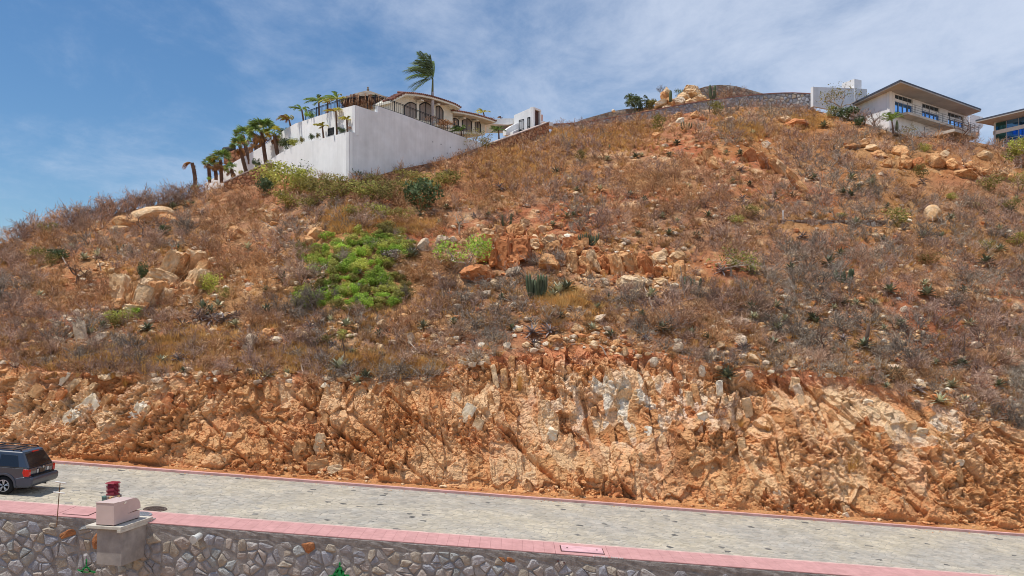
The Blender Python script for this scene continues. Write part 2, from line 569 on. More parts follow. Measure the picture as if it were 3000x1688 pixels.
for (ax_, ay_, bx_, by_, w_) in ((2255, 1090, 2490, 1505, 11), (2330, 1120, 2470, 1380, 7),):
    tt_ = np.clip(((PXf - ax_) * (bx_ - ax_) + (PYf - ay_) * (by_ - ay_)) / ((bx_ - ax_) ** 2 + (by_ - ay_) ** 2), 0, 1)
    dd_ = np.hypot(PXf - ax_ - tt_ * (bx_ - ax_) + 40 * wx, PYf - ay_ - tt_ * (by_ - ay_) + 30 * wy)
    RIB = np.maximum(RIB, 1 - smooth01(dd_, w_ * .75, w_ * 1.15))
D = D * (1 - .15 * RIB) + .17 * RIB
# smooth blank slabs in the right part
slab = np.exp(-(((PXf - 2620) / 260) ** 2 + ((PYf - 1230) / 70) ** 2))
D = D * (1 - .45 * slab)
D = D * env
nY, nZ = -0.868, 0.496
YK2 = YK + D * nY; ZK2 = ZK + D * nZ
def blobf(cx, cy, w, h): return np.exp(-(((PXf - cx) / w) ** 2 + ((PYf - cy) / h) ** 2))
ck = lerp(np.broadcast_to(OCHRE, YK.shape + (3,)), TAN, np.clip(.05 + .7 * c2 + .4 * (c1 - .4), 0, 1))
ck = lerp(ck, DARK * 1.25, np.clip((.22 - c2) * 2.2, 0, .5))
ck = lerp(ck, np.array(srgb(180, 116, 70)), np.clip((c3 - .55) * 1.4, 0, .6))
ck = lerp(ck, PALE, np.clip((c1 - .62) * 1.6, 0, .6))
ck = lerp(ck, OCHRE, np.clip(.7 * blobf(1150, 1300, 330, 160) + .6 * blobf(300, 1330, 450, 60) + .7 * blobf(2950, 1420, 260, 150), 0, .8))
ck = lerp(ck, PALE, np.clip(.55 * blobf(1850, 1180, 380, 150) + .6 * blobf(2620, 1230, 330, 110) + .45 * blobf(2300, 1100, 300, 60), 0, .85) * np.clip((c2 - .3) * 3.5, 0, 1))
ck = lerp(ck, WHITE, np.clip(1.0 * blobf(1880, 1190, 230, 80) + .8 * blobf(1730, 1105, 60, 40) + .7 * blobf(2750, 1260, 130, 50) + .5 * blobf(250, 1190, 180, 50), 0, 1) * np.clip((c2 - .42) * 5, 0, 1) * np.clip((c3 - .25) * 3, 0, .95))
ck = lerp(ck, np.array(srgb(204, 166, 130)), .65 * RIB * (.4 + .6 * c3))
ck = lerp(ck, RED, np.clip(.95 * blobf(1620, 1035, 300, 35) + .9 * blobf(2330, 1095, 160, 35) + .6 * smooth01(q, .86, 1) + .5 * blobf(60, 1010, 300, 60), 0, .9) * (.45 + .55 * c2))
ck = lerp(ck, RED, np.clip(.5 * fbm(U / 1.9, W / 2.6, 67, 3), 0, .4))
ck = ck * (.92 + .22 * c3[..., None] + .14 * c4[..., None])
dust = np.array(srgb(206, 146, 92))
ck = lerp(ck, dust, np.clip(.75 * (1 - smooth01(q, 0, .09)) + 0 * YK, 0, 1))
ck = ck * 1.10
ck = ck * np.minimum(1, .80 / ck.max(-1, keepdims=True))
gk = np.arange(NR * NCC).reshape(NR, NCC)
m_rock = mat('weathered_rock', (1, 1, 1), .9, .22, 9.0, 1.0, 16.0, .06, attr=True, spec=.15)
link('rock_face', np_mesh('rock_face', np.stack([XK, YK2, ZK2], -1).reshape(-1, 3), quads(gk), [m_rock], ck.reshape(-1, 3)), kind='structure')

# ---- a great flat of land under everything, out to the horizon
m_land = mat('far_land', srgb(176, 140, 104), .95, .2, .05, 0)
g = MB(); g.add([(-1500, -400, -60), (1500, -400, -60), (1500, 1800, -60), (-1500, 1800, -60)], [(0, 1, 2, 3)])
g.obj('far_ground', m_land, kind='structure', recalc=False)
# ================================================================ road, kerbs, walk
m_mortar = mat('road_mortar', srgb(172, 164, 148), .95, .15, 3, .5, 60, .01, col2=srgb(160, 154, 142))
X0, X1 = -44.0, 44.0
def slab_mb(x0, x1, y0, y1, zt, th):
    m = MB()
    a = [(x0, y0, road_z(x0) + zt), (x1, y0, road_z(x1) + zt), (x1, y1, road_z(x1) + zt), (x0, y1, road_z(x0) + zt)]
    b = [(p[0], p[1], p[2] - th) for p in a]
    m.add(a + b, [(0, 1, 2, 3), (7, 6, 5, 4), (1, 0, 4, 5), (2, 1, 5, 6), (3, 2, 6, 7), (0, 3, 7, 4)])
    return m
road = slab_mb(X0, X1, Y_KERB + .002, Y_FAR - .002, 0, .4).obj('road', m_mortar, kind='structure')
cob_m = [mat('cobble_beige', srgb(178, 167, 146), .9, .2, 1.2, .6, 40, .01, col2=srgb(166, 158, 145), patch=.22, island=.09, obj_random=.1),
         mat('cobble_grey', srgb(173, 163, 145), .9, .2, 1.2, .6, 40, .01, col2=srgb(160, 154, 143), patch=.22, island=.11, obj_random=.1),
         mat('cobble_dark', srgb(122, 118, 110), .85, .2, 6, .6, 40, .01, col2=srgb(96, 94, 90), island=.15, obj_random=.15),
         mat('cobble_mid', srgb(158, 151, 139), .85, .2, 6, .6, 40, .01, col2=srgb(142, 138, 130), island=.15, obj_random=.15)]
def px_of(x, y): return CX + FPX * x / y
def py_of(y, z): return HZ - FPX * z / y
cb = cells(X0 + .2, X1 - .2, Y_KERB + .02, Y_FAR - .02, .30, .22, 5, .010)
cb = [(c, [(min(max(x, X0), X1), min(max(y, Y_KERB + .03), Y_FAR - .03)) for x, y in p]) for c, p in cb]
cr = random.Random(3)
infr = sorted([i for i, (c, p) in enumerate(cb) if 10 < px_of(*c) < 2990 and py_of(c[1], road_z(c[0])) < 1675 and Y_KERB + .2 < c[1] < Y_FAR - .1],
              key=lambda i: cb[i][0][1])
cob_kind = []
for c, p in cb:
    dens = .006 + .020 * max(0, float(fbm(np.array([c[0] / 6]), np.array([c[1] / 4]), 81, 2)[0])) * (1 if c[0] > -12 else .5)
    w = cr.random()
    tr = .5 + .5 * float(fbm(np.array([c[0] / 9]), np.array([(c[1] - 36) / 2.2]), 83, 2)[0])
    k = 2 if w < dens else 3 if w < dens * 1.8 else (1 if cr.random() < .15 + .6 * tr else 0)
    cob_kind.append(k)
picked = [i for i in infr if cob_kind[i] >= 2][:220]
ps = set(picked)
for i in infr:
    if len(ps) >= 300: break
    if i not in ps: ps.add(i)
def cob_geo(c, p, rnd):
    n = len(p); h = .003 + rnd.random() * .012
    tl = (rnd.random() - .5) * .03, (rnd.random() - .5) * .03
    V = [(x, y, road_z(x) - .01) for x, y in p]
    for x, y in p:
        qx, qy = c[0] + (x - c[0]) * .90, c[1] + (y - c[1]) * .90
        V.append((qx, qy, road_z(qx) + h + (qx - c[0]) * tl[0] + (qy - c[1]) * tl[1]))
    F = [tuple(range(n, 2 * n))] + [(k, (k + 1) % n, n + (k + 1) % n, n + k) for k in range(n)]
    return V, F
mb = MB(); mi = []
for i, (c, p) in enumerate(cb):
    V, F = cob_geo(c, p, cr)
    if i in ps:
        g = MB().add(V, F)
        o = g.obj('cobble', cob_m[cob_kind[i]], road, recalc=False)
    else:
        mb.add(V, F); mi += [cob_kind[i]] * len(F)
o = mb.obj('cobblestones', cob_m, road, recalc=False, kind='stuff')
o.data.polygons.foreach_set('material_index', mi)

m_pink = mat('pink_concrete', srgb(199, 150, 145), .85, .10, 4, .5, 55, .008, col2=srgb(190, 142, 137), obj_random=.03)
m_pinkf = mat('pink_painted_kerb', srgb(186, 130, 126), .85, .12, 4, .4, 50, .008, col2=srgb(172, 118, 115))
m_kerbtop = mat('worn_kerb_edge', srgb(214, 180, 168), .85, .15, 5, .3, 50, .006)
# near walk of pink pavers along the top of the stone wall
walk = slab_mb(X0, X1, Y_WALL + .06, Y_KERB - .16, .10, .35).obj('sidewalk', m_pinkf, kind='structure')
kerb_n = slab_mb(X0, X1, Y_KERB - .155, Y_KERB, .128, .4).obj('kerb', m_kerbtop, kind='structure')
kerb_f = slab_mb(X0, X1, Y_FAR, Y_FAR + .22, .12, .45).obj('kerb', mat('faded_pink_kerb', srgb(214, 166, 158), .85, .2, 2.5, .4, 50, .008, col2=srgb(200, 156, 146)), kind='structure')
# the far kerb is cast in lengths
kf_m = slab_mb(-.745, .745, 0, .19, 0, .02)
def hatch_at(x): return any(a < x < b for a, b in HATCH)
HATCH = [(-16.75, -15.55), (1.72, 3.55)]
pw = .40
pv = MB()
y0, y1 = Y_WALL + .0, Y_KERB - .17
pv.add([(-pw / 2 + .002, y0, SL * pw / 2), (pw / 2 - .002, y0, -SL * pw / 2), (pw / 2 - .002, y1, -SL * pw / 2), (-pw / 2 + .002, y1, SL * pw / 2),
        (-pw / 2 + .002, y0, SL * pw / 2 + .035), (pw / 2 - .002, y0, -SL * pw / 2 + .035), (pw / 2 - .002, y1, -SL * pw / 2 + .035), (-pw / 2 + .002, y1, SL * pw / 2 + .035)],
       [(4, 5, 6, 7), (0, 1, 5, 4), (1, 2, 6, 5), (2, 3, 7, 6), (3, 0, 4, 7)])
pv_me = pv.mesh('paver', m_pink, bevel=.003, bseg=1)
x = -22.0
while x < 16.5:
    a, b = x, x + pw
    if not any(a < h1 and b > h0 for h0, h1 in HATCH):
        link('paver', pv_me, walk, Vector((x + pw / 2, 0, road_z(x + pw / 2) + .101)) - walk.location)
    x += pw
# rest of the walk outside the picture is one strip each side
for a, b in ((X0, -22.0), (16.6, X1)):
    slab_mb(a, b, Y_WALL, Y_KERB - .17, .136, .034).obj('paving_strip', m_pink, walk)
for h0, h1 in HATCH:   # plain concrete round each hatch
    a = h0 - ((h0 + 22.0) % pw); b = h1 + (pw - ((h1 + 22.0) % pw))
    slab_mb(a + .01, b - .01, Y_WALL, Y_KERB - .17, .130, .028).obj('hatch_surround', m_pink, walk)
m_hatch = mat('pale_pink_paint', srgb(226, 178, 180), .6, .08, 6, .1, 60, .004)
m_iron = mat('rusty_cast_iron', srgb(104, 92, 84), .7, .25, 14, .3, 60, .004, col2=srgb(88, 70, 60), metallic=.2)
m_dkline = mat('dark_gap', srgb(90, 60, 56), .9, .1)
# pink steel hatch with two bolts
x0, x1 = 1.85, 3.4
def zt(x, h): return road_z(x) + h
r = root_at('utility_hatch', (2.6, 30.7, zt(2.6, .136)), label='pale pink utility hatch cover with two bolts in the pink walkway', cat='hatch', group='hatches in the pink walkway')
hy0, hy1 = 30.35, 31.15
slab_mb(x0, x1, hy0, hy1, .166, .034).obj('cover', m_hatch, r)
slab_mb(x0 - .04, x1 + .04, hy0 - .04, hy1 + .04, .140, .008).obj('frame', m_dkline, r)
for bx in (x0 + .22, x1 - .22):
    MB().lathe([(.035, 0), (.035, .02), (0, .022)], 8, (bx, (hy0 + hy1) / 2, zt(bx, .166))).obj('bolt', m_iron, r)
x0, x1 = -16.6, -15.7
r = root_at('utility_hatch', (-16.1, 30.7, zt(-16.1, .136)), label='flush pink hatch with dark joint lines, left of the pink cabinet', cat='hatch', group='hatches in the pink walkway')
slab_mb(x0, x1, 30.3, 31.1, .150, .018).obj('cover', m_pink, r)
slab_mb(x0 - .03, x1 + .03, 30.27, 31.13, .139, .007).obj('frame', m_dkline, r)
# manhole covers
def manhole(px, Y, h, label, m_, m2):
    X = (px - CX) / FPX * Y
    r = root_at('manhole_cover', (X, Y, road_z(X) + h), label=label, cat='manhole cover', group='round manhole covers')
    r.rotation_euler = (0, math.atan(SL), 0)
    g = MB().lathe([(0, .014), (.33, .014), (.33, .0)], 28); g.obj('lid', m_, r, local=True)
    MB().lathe([(.36, -.01), (.36, .018), (.43, .018), (.45, -.01)], 28).obj('rim', m2, r, local=True)
    for k in range(-3, 4):
        w = math.sqrt(.30 ** 2 - (k * .085) ** 2)
        MB().box((0, k * .085, .018), (2 * w, .03, .012)).obj('rib', m2, r, local=True)
        MB().box((k * .085, 0, .0175), (.03, 2 * w, .010)).obj('rib', m2, r, local=True)
manhole(455, 32.55, .022, 'round brown iron manhole cover set in the cobbled road', m_iron, m_iron)
m_galv = mat('grey_cast_iron', srgb(150, 152, 156), .6, .15, 14, .2, 60, .004, metallic=.3)
manhole(409, 31.0, .150, 'round grey manhole cover in the pink walkway behind the cabinet', m_galv, m_galv)
# dirt verge between far kerb and rock face
vx = np.linspace(X0, X1, 400); vy = np.linspace(Y_FAR + .2, Y_TOE + .5, 12)
VX, VY = np.meshgrid(vx, vy)
tv = (VY - vy[0]) / (vy[-1] - vy[0])
VZ = road_z(VX) + .115 + .09 * tv + .06 * fbm(VX / .9, VY / .5, 91, 3) * np.sin(np.pi * np.clip(tv, 0, 1)) + .22 * np.clip(fbm(VX / 2.5, VY / 3, 93, 2), 0, 1) * tv
gi = np.arange(VX.size).reshape(VX.shape)
vc = lerp(np.broadcast_to(np.array(srgb(204, 150, 100)), VX.shape + (3,)), np.array(srgb(176, 112, 70)), np.clip(.5 + fbm(VX / .8, VY / .4, 95, 3), 0, 1))
link('dirt_verge', np_mesh('dirt_verge', np.stack([VX, VY, VZ], -1).reshape(-1, 3), quads(gi), [m_soil], vc.reshape(-1, 3)), kind='structure')

# ================================================================ grey rubble wall in front
m_grout = mat('grey_grout', srgb(166, 158, 151), .95, .28, 5, 1.0, 18, .06, col2=srgb(146, 138, 132))
st_cols = [(178, 172, 170), (166, 165, 170), (184, 176, 169), (174, 160, 150), (180, 167, 150), (162, 157, 157), (186, 172, 160), (172, 172, 168)]
stone_m = [mat('wall_stone', srgb(*c), .92, .30, 8, 1.0, 14, .05, col2=tuple(v * .8 for v in srgb(*c)), patch=4, obj_random=.1) for c in st_cols]
m_orst = mat('rusty_orange_stone', srgb(178, 122, 82), .9, .3, 9, .9, 20, .04, col2=srgb(160, 104, 68))
m_tnst = mat('tan_stone', srgb(220, 184, 130), .9, .2, 9, .9, 26, .03)
def chaikin(p):
    out = []
    for k in range(len(p)):
        a, b_ = p[k], p[(k + 1) % len(p)]
        out += [(a[0] * .88 + b_[0] * .12, a[1] * .88 + b_[1] * .12), (a[0] * .12 + b_[0] * .88, a[1] * .12 + b_[1] * .88)]
    return out
def stone_geo(c, p, f, h, rnd, tilt=.25, steps=((1.0, 0), (.93, .6), (.66, .97))):
    """a wall stone: f(u,v,out) -> xyz"""
    n = len(p); V = []; F = []
    tu, tv_ = (rnd.random() - .5) * tilt, (rnd.random() - .5) * tilt
    for k, (s, q) in enumerate(steps):
        for x, y in p:
            j = 1 + (rnd.random() - .5) * (.10 if k else 0)
            du, dv = (x - c[0]) * s * j, (y - c[1]) * s * j
            V.append(f(c[0] + du, c[1] + dv, -.05 + (h + .05) * q + (du * tu + dv * tv_ if k else 0) + (rnd.random() - .5) * h * .35 * (k == 2)))
    for r_ in range(len(steps) - 1):
        a, b = r_ * n, (r_ + 1) * n
        F += [(a + k, a + (k + 1) % n, b + (k + 1) % n, b + k) for k in range(n)]
    V.append(f(c[0], c[1], h * 1.05 + (rnd.random() - .3) * h * .3))
    t = (len(steps) - 1) * n
    F += [(t + k, t + (k + 1) % n, len(V) - 1) for k in range(n)]
    return V, F
wall = root_at('stone_wall', (-4, Y_WALL, road_z(-4) - 2.5), label='grey rubble stone wall under the pink walkway', cat='retaining wall')
def zw(x): return road_z(x) + .10
b = MB()   # core with grout
xs = np.linspace(-34, 34, 240)
V = []; F = []
wr = random.Random(12)
rows = [0, .04, .16, .24, .30, .5, .9, 1.5, 2.2, 3.2, 4.5]
for i, x in enumerate(xs):
    for d in rows:
        yo = Y_WALL + .005 + (wr.random() - .5) * .03
        if .03 < d < .23: yo = Y_WALL - .01 + (wr.random() - .5) * .03
        V.append((x, yo, zw(x) - d - (0 if d < .2 or d > .3 else wr.random() * .10)))
nr = len(rows)
for i in range(len(xs) - 1):
    for k in range(nr - 1): F.append((i * nr + k, i * nr + k + 1, (i + 1) * nr + k + 1, (i + 1) * nr + k))
b.add(V, F).obj('grout', m_grout, wall, recalc=False)
slab_mb(-34, 34, Y_WALL + .30, Y_WALL + 1.2, .0, 4).obj('core', m_grout, wall)
def wmap(u, v, out): return (u, Y_WALL + .03 - out, zw(u) - v)
wc = cells(-33, 33, .26, 4.4, .42, .33, 21, .008, 1.3)
wc = [(c, p) for c, p in wc if c[1] > .30]
def in_pic(c): return 0 < px_of(c[0], Y_WALL) < 2600 and py_of(Y_WALL, zw(c[0]) - c[1]) < 1688 + 14
ind = sorted([i for i, (c, p) in enumerate(wc) if in_pic(c)], key=lambda i: wc[i][0][1])
# small stones and large: merge nothing, vary the proud depth and colour
orange_px = [(214, 1548), (205, 1553), (270, 1587), (535, 1563), (552, 1571), (892, 1592), (928, 1600), (950, 1598), (1375, 1625), (1505, 1635), (1455, 1622), (1475, 1626), (1515, 1656), (1600, 1680), (1290, 1612), (1365, 1617), (1425, 1640), (880, 1580)]
rest = MB(); rmi = []; indset = set(ind[:295])
for i, (c, p) in enumerate(wc):
    p = [(x, max(y, .235)) for x, y in p]
    h = .035 + wr.random() * .06
    V, F = stone_geo(c, chaikin(p), wmap, h, wr)
    spx, spy = px_of(c[0], Y_WALL), py_of(Y_WALL, zw(c[0]) - c[1])
    near_or = any(abs(spx - a) < 13 and abs(spy - b_) < 10 for a, b_ in orange_px)
    mk = wr.randrange(len(stone_m))
    m_ = m_orst if near_or else m_tnst if (abs(spx - 1405) < 22 and spy > 1678) or (abs(spx - 800) < 14 and abs(spy - 1582) < 10) else stone_m[mk]
    if i in indset:
        MB().add(V, F).obj('stone', m_, wall, recalc=False, label='rusty orange stone' if near_or else None)
    else:
        rest.add(V, F); rmi += [mk] * len(F)
o = rest.obj('rubble_stones', stone_m, wall, recalc=False, kind='stuff'); o.data.polygons.foreach_set('material_index', rmi)
# paint marks, the pipe, the written kerb
m_green = mat('green_spray_paint', srgb(40, 150, 78), .7, .2, 9)
def paint(strokes, label):
    g = MB()
    for pts, w in strokes:
        for k in range(len(pts) - 1):
            a, b_ = P(*pts[k], Y_WALL - .145), P(*pts[k + 1], Y_WALL - .145)
            d = (b_ - a); n_ = Vector((-d.z, 0, d.x)).normalized() * w
            q = [a - n_ - d * .1, b_ - n_ + d * .1, b_ + n_ + d * .1, a + n_ - d * .1]
            g.prism(q, (0, .018, 0))
    return g.obj('paint_mark', m_green, None, label=label, cat='paint mark', group='green survey marks on the stone wall')
paint([([(253, 1640), (253, 1650), (252, 1662)], .022), ([(240, 1676), (243, 1668), (249, 1663), (256, 1663), (261, 1668), (264, 1675)], .03), ([(228, 1670), (242, 1676)], .022), ([(262, 1674), (278, 1677)], .028), ([(246, 1676), (258, 1677)], .016)],
      'green half circle survey mark sprayed on the stones left of the plinth')
paint([([(995, 1649), (995, 1660), (992, 1668)], .03), ([(998, 1662), (1000, 1672), (1006, 1676)], .03), ([(990, 1668), (984, 1677), (978, 1686)], .05), ([(965, 1689), (985, 1686)], .03), ([(1008, 1688), (1022, 1687)], .035), ([(994, 1672), (996, 1690)], .09), ([(1003, 1676), (1008, 1692)], .05)],
      'green arrow shaped spray mark low on the stone wall, at the bottom edge')
m_white = mat('white_paint', srgb(236, 234, 228), .7, .08, 8)
lt = root_at('white_lettering', P(1780, 1632, 29.98), label='faded white handwritten lettering on the edge of the pink walkway', cat='lettering')
for a, b_ in ((1737, 1741), (1742.5, 1744), (1747, 1750), (1751, 1754), (1756, 1759), (1761, 1767), (1768, 1772), (1774, 1780), (1790, 1791.5), (1792, 1795), (1797, 1800), (1801, 1805), (1806, 1810), (1813, 1815), (1816, 1820), (1821, 1826)):
    xa, xb = (a - CX) / FPX * 29.99, (b_ - CX) / FPX * 29.99
    h = .06 if a != 1790 else .13
    zb = road_z(xa) + .112
    MB().prism([(xa, 29.985, zb), (xb, 29.985, zb - SL * (xb - xa)), (xb, 29.985, zb + h * .55), (xa, 29.985, zb + h * .55)], (0, .02, 0)).obj('letter_stroke', m_white, lt)
m_pvc = mat('white_plastic_pipe', srgb(214, 212, 204), .6, .15, 10)
pc = P(583, 1571, 29.96)
r = root_at('drain_pipe', pc, label='short white drain pipe poking out of the grey stone wall', cat='pipe')
mbp = MB(); mbp.tube([pc + Vector((.03, .25, .02)), pc + Vector((-.05, -.38, -.03))], .12, 14); mbp.obj('pipe', m_pvc, r)
MB().tube([pc + Vector((-.04, -.34, -.02)), pc + Vector((-.055, -.42, -.032))], .15, 14).obj('collar', m_pvc, r)
m_stain = mat('wet_stain', srgb(118, 110, 104), .9, .2, 6)
for k, (a, b_) in enumerate(((1655, 1620),)):
    pass
for q in ((1690, 1640, 29.90), (1708, 1645, 29.90)):
    MB().tube([P(q[0] - 55, q[1] + 4, 29.86), P(q[0] - 55, q[1] + 4, 30.1)], .035, 8).obj('weep_hole', m_dkline, None, label='small dark weep hole pipe below the pink hatch' if q[0] == 1690 else 'small dark weep hole pipe, the lower and right of the pair below the pink hatch', cat='pipe', group='weep pipes under the pink hatch')

# ================================================================ cabinet on its plinth
m_conc = mat('bare_concrete', srgb(170, 160, 150), .9, .2, 2.2, .5, 30, .012, col2=srgb(146, 138, 132))
m_concl = mat('pale_concrete', srgb(206, 198, 182), .9, .12, 4, .4, 40, .008)
m_cab = mat('pink_enamel', srgb(207, 184, 175), .45, .05, 2, spec=.4, col2=srgb(200, 176, 168))
th = R(-13)
rt = Matrix.Rotation(th, 4, 'Z').to_3x3()
FRC = Vector((-13.66, 28.6, -6.71))           # front right top corner of the slab
ux = rt @ Vector((1, 0, 0)); uy = rt @ Vector((0, 1, 0))
def pl(a, b_, z): return FRC + ux * a + uy * b_ + Vector((0, 0, z))     # a <= 0 to the left, b to the back
r = root_at('concrete_plinth', pl(-.7, .8, -1.5), label='grey concrete plinth with an overhanging slab built out from the stone wall', cat='plinth')
def qbox(a0, a1, b0, b1, z0, z1, a0b=None, a1b=None):
    a0b = a0 if a0b is None else a0b; a1b = a1 if a1b is None else a1b
    v = [pl(a0b, b0, z0), pl(a1b, b0, z0), pl(a1b, b1, z0), pl(a0b, b1, z0), pl(a0, b0, z1), pl(a1, b0, z1), pl(a1, b1, z1), pl(a0, b1, z1)]
    return MB().add(v, [(3, 2, 1, 0), (4, 5, 6, 7), (0, 1, 5, 4), (1, 2, 6, 5), (2, 3, 7, 6), (3, 0, 4, 7)])
qbox(-1.42, 0, 0, 1.75, -.11, 0).obj('slab', m_concl, r, bevel=.012)
qbox(-1.10, -.06, .16, 2.0, -1.42, -.112, -1.13, -.10).obj('pedestal', m_conc, r, bevel=.02)
qbox(-.16, -.004, -.004, 1.7, -.21, -.113).obj('drip_edge', m_concl, r, bevel=.01)
cz = .035
r = root_at('metal_cabinet', pl(-.7, .8, cz), label='pink enamelled metal utility cabinet with a rounded rear hood on the concrete plinth', cat='cabinet')
qbox(-1.05, -.32, .06, .78, cz, .80).obj('body', m_cab, r, bevel=.008)
hood = [(.785, .30), (.785, .80), (1.10, .80)] + [(1.10 + .36 * math.sin(t), .44 + .36 * math.cos(t)) for t in [R(a) for a in range(12, 91, 11)]] + [(1.46, .36)]
vs0 = [pl(-1.05, b_, z) for b_, z in hood]; MB().prism(vs0, ux * .73).obj('hood', m_cab, r, bevel=.006)
qbox(-1.04, -.33, .785, 1.42, cz, .295).obj('rear_base', m_cab, r, bevel=.006)
qbox(-1.06, -.31, .045, .30, .801, .812).obj('lid_edge', m_cab, r)
MB().tube([pl(-.30, .55, .72), pl(-.27, .55, .70), pl(-.27, .63, .74), pl(-.30, .63, .76)], .014, 6).obj('handle', m_concl, r)
qbox(-.9, -.86, 1.0, 1.04, .80, .82).obj('lid_bolt', m_cab, r)
for a, b_ in ((-1.0, .12), (-.38, .12), (-1.0, 1.3), (-.38, 1.3)):
    qbox(a - .05, a + .05, b_ - .05, b_ + .05, .002, cz).obj('foot', m_dkline, r)
# lantern pillar and green post behind it, on the walk
LX = (331 - CX) / FPX * 31.35
m_redl = mat('dark_red_metal', srgb(150, 34, 48), .4, .08, 5, spec=.5)
zb = road_z(LX) + .13
r = root_at('lantern_pillar', (LX, 31.35, zb), label='low stone pillar with a dark red louvred lantern behind the pink cabinet', cat='lantern')
def rb(cx, cy, z0, z1, sx, sy, x=LX, y=31.35, z=zb, tp=1):
    return MB().box((x + cx, y + cy, z + (z0 + z1) / 2), (sx, sy, z1 - z0), rt, tp)
rb(0, 0, 0, .60, .40, .40).obj('core', m_grout, r)
pr = random.Random(4)
for side in range(3):
    n_ = [(-uy), ux, (-ux)][side]; tx = [ux, uy, uy][side]
    for (c, p) in cells(-.2, .2, .0, .6, .19, .16, 30 + side, .02):
        p = [(min(max(a, -.2), .2), min(max(v_, 0), .6)) for a, v_ in p]
        c = (min(max(c[0], -.18), .18), min(max(c[1], .03), .57))
        f = lambda u, v_, o_, n_=n_, tx=tx: Vector((LX, 31.35, zb + v_)) + tx * u + n_ * (.2 + o_)
        V, F = stone_geo(c, p, f, .03, pr)
        MB().add(V, F).obj('stone', [m_tnst, stone_m[2], stone_m[4], stone_m[3]][pr.randrange(4)], r)
rb(0, 0, .60, .63, .34, .34).obj('lantern_base', m_redl, r)
rb(0, 0, .63, 1.06, .24, .24).obj('lantern_core', m_redl, r)
for k in range(8): rb(0, 0, .64 + k * .05, .668 + k * .05, .36, .36, tp=.88).obj('louvre', m_redl, r)
rb(0, 0, 1.05, 1.10, .40, .40, tp=.8).obj('lantern_cap', m_redl, r)
GX = (308 - CX) / FPX * 31.2
m_grn = mat('grey_green_paint', srgb(104, 134, 122), .5, .1, 5, spec=.4)
zg = road_z(GX) + .13
r = root_at('utility_post', (GX, 31.2, zg), label='short grey green utility post beside the red lantern pillar', cat='utility post')
MB().box((GX, 31.2, zg + .27), (.17, .17, .54), rt).obj('post', m_grn, r, bevel=.01)
MB().box((GX, 31.2, zg + .56), (.20, .20, .04), rt, .8).obj('cap', m_grn, r)
# the rusty rod with two white crossbars
m_rust = mat('rusty_rod', srgb(130, 96, 66), .8, .25, 10)
m_tubew = mat('white_tube', srgb(232, 228, 220), .6, .1, 8)
a = P(166, 1531, 29.87); b_ = P(176, 1416, 29.87)
r = root_at('survey_rod', a, label='thin rusty rod with two white crossbars standing on the wall near the car', cat='rod')
MB().tube([a + Vector((0, 0, -.15)), a + (b_ - a) * .55, b_], .016, 6).obj('rod', m_rust, r)
for (xa, ya, xb, yb) in ((161, 1411, 193, 1416.5), (157, 1442, 190, 1446)):
    MB().tube([P(xa, ya, 29.84), P(xb, yb, 29.84)], .026, 8).obj('crossbar', m_tubew, r)

# ================================================================ the car
m_paint = mat('dark_blue_grey_car_paint', srgb(52, 61, 74), .25, .03, 1, spec=.6, coat=.8)
m_clad = mat('car_bumper_paint', srgb(66, 70, 80), .4, .05, 2, spec=.5, coat=.3)
m_glass = mat('tinted_car_glass', srgb(26, 29, 33), .06, .02, 1, spec=.8)
m_tail = mat('red_tail_light', srgb(214, 22, 16), .15, .1, 12, spec=.7)
m_tyre = mat('black_tyre', srgb(36, 36, 37), .85, .1, 10)
m_rim = mat('alloy_rim', srgb(196, 196, 198), .3, .05, 5, metallic=.7)
m_blk = mat('black_plastic', srgb(30, 30, 32), .5, .05, 5)
m_chr = mat('chrome', srgb(190, 194, 200), .15, 0, 5, metallic=.9)
m_plate = mat('number_plate', srgb(96, 78, 66), .6, .2, 14)
m_stick = mat('white_sticker', srgb(226, 222, 214), .6, .12, 30, col2=srgb(180, 176, 170))
cx0 = (83 - CX) / FPX * 33.05
cr0 = Vector((cx0, 33.05 + .985, road_z(cx0)))
car = root_at('parked_car', cr0, label='dark blue grey sports utility car seen from behind, parked on the cobbled road', cat='car')
car.rotation_mode = 'XYZ'
# local: +x forward (to the left of the picture), y to the car's left (towards us is +y), z up
car.rotation_euler = (0, -math.atan(SL), R(180.5))
def cobj(mb_, name, m_, parent=car, **kw): return mb_.obj(name, m_, parent, local=True, **kw)
def arc(cx_, r_, a0, a1, n, cz_=.37): return [(cx_ + r_ * math.cos(R(a0 + (a1 - a0) * k / n)), cz_ + r_ * math.sin(R(a0 + (a1 - a0) * k / n))) for k in range(n + 1)]
prof = [(.06, .36), (.02, .58), (.03, .74), (.10, .80), (.09, .98), (.10, 1.10), (3.55, 1.13), (3.75, 1.10), (4.55, 1.00), (4.70, .86), (4.75, .6), (4.70, .34), (4.2, .30)] + arc(3.80, .43, -8, 188, 10)[0:] + [(3.3, .30), (1.55, .30)] + arc(1.06, .43, -8, 188, 10) + [(.5, .32)]
g = MB().prism([(x, -.955, z) for x, z in prof], (0, 1.91, 0)); cobj(g, 'body', m_paint, bevel=.045, bseg=3, smooth=False)
def loft(b0, t0):
    return MB().add(b0 + t0, [(3, 2, 1, 0), (4, 5, 6, 7), (0, 1, 5, 4), (1, 2, 6, 5), (2, 3, 7, 6), (3, 0, 4, 7)])
zb0, zt0 = 1.09, 1.735
GB = [(.115, -.93, zb0), (3.72, -.93, zb0), (3.72, .93, zb0), (.115, .93, zb0)]
GT = [(.50, -.72, zt0), (2.75, -.74, zt0), (2.75, .74, zt0), (.50, .72, zt0)]
cobj(loft(GB, GT), 'cabin', m_paint, bevel=.07, bseg=3)
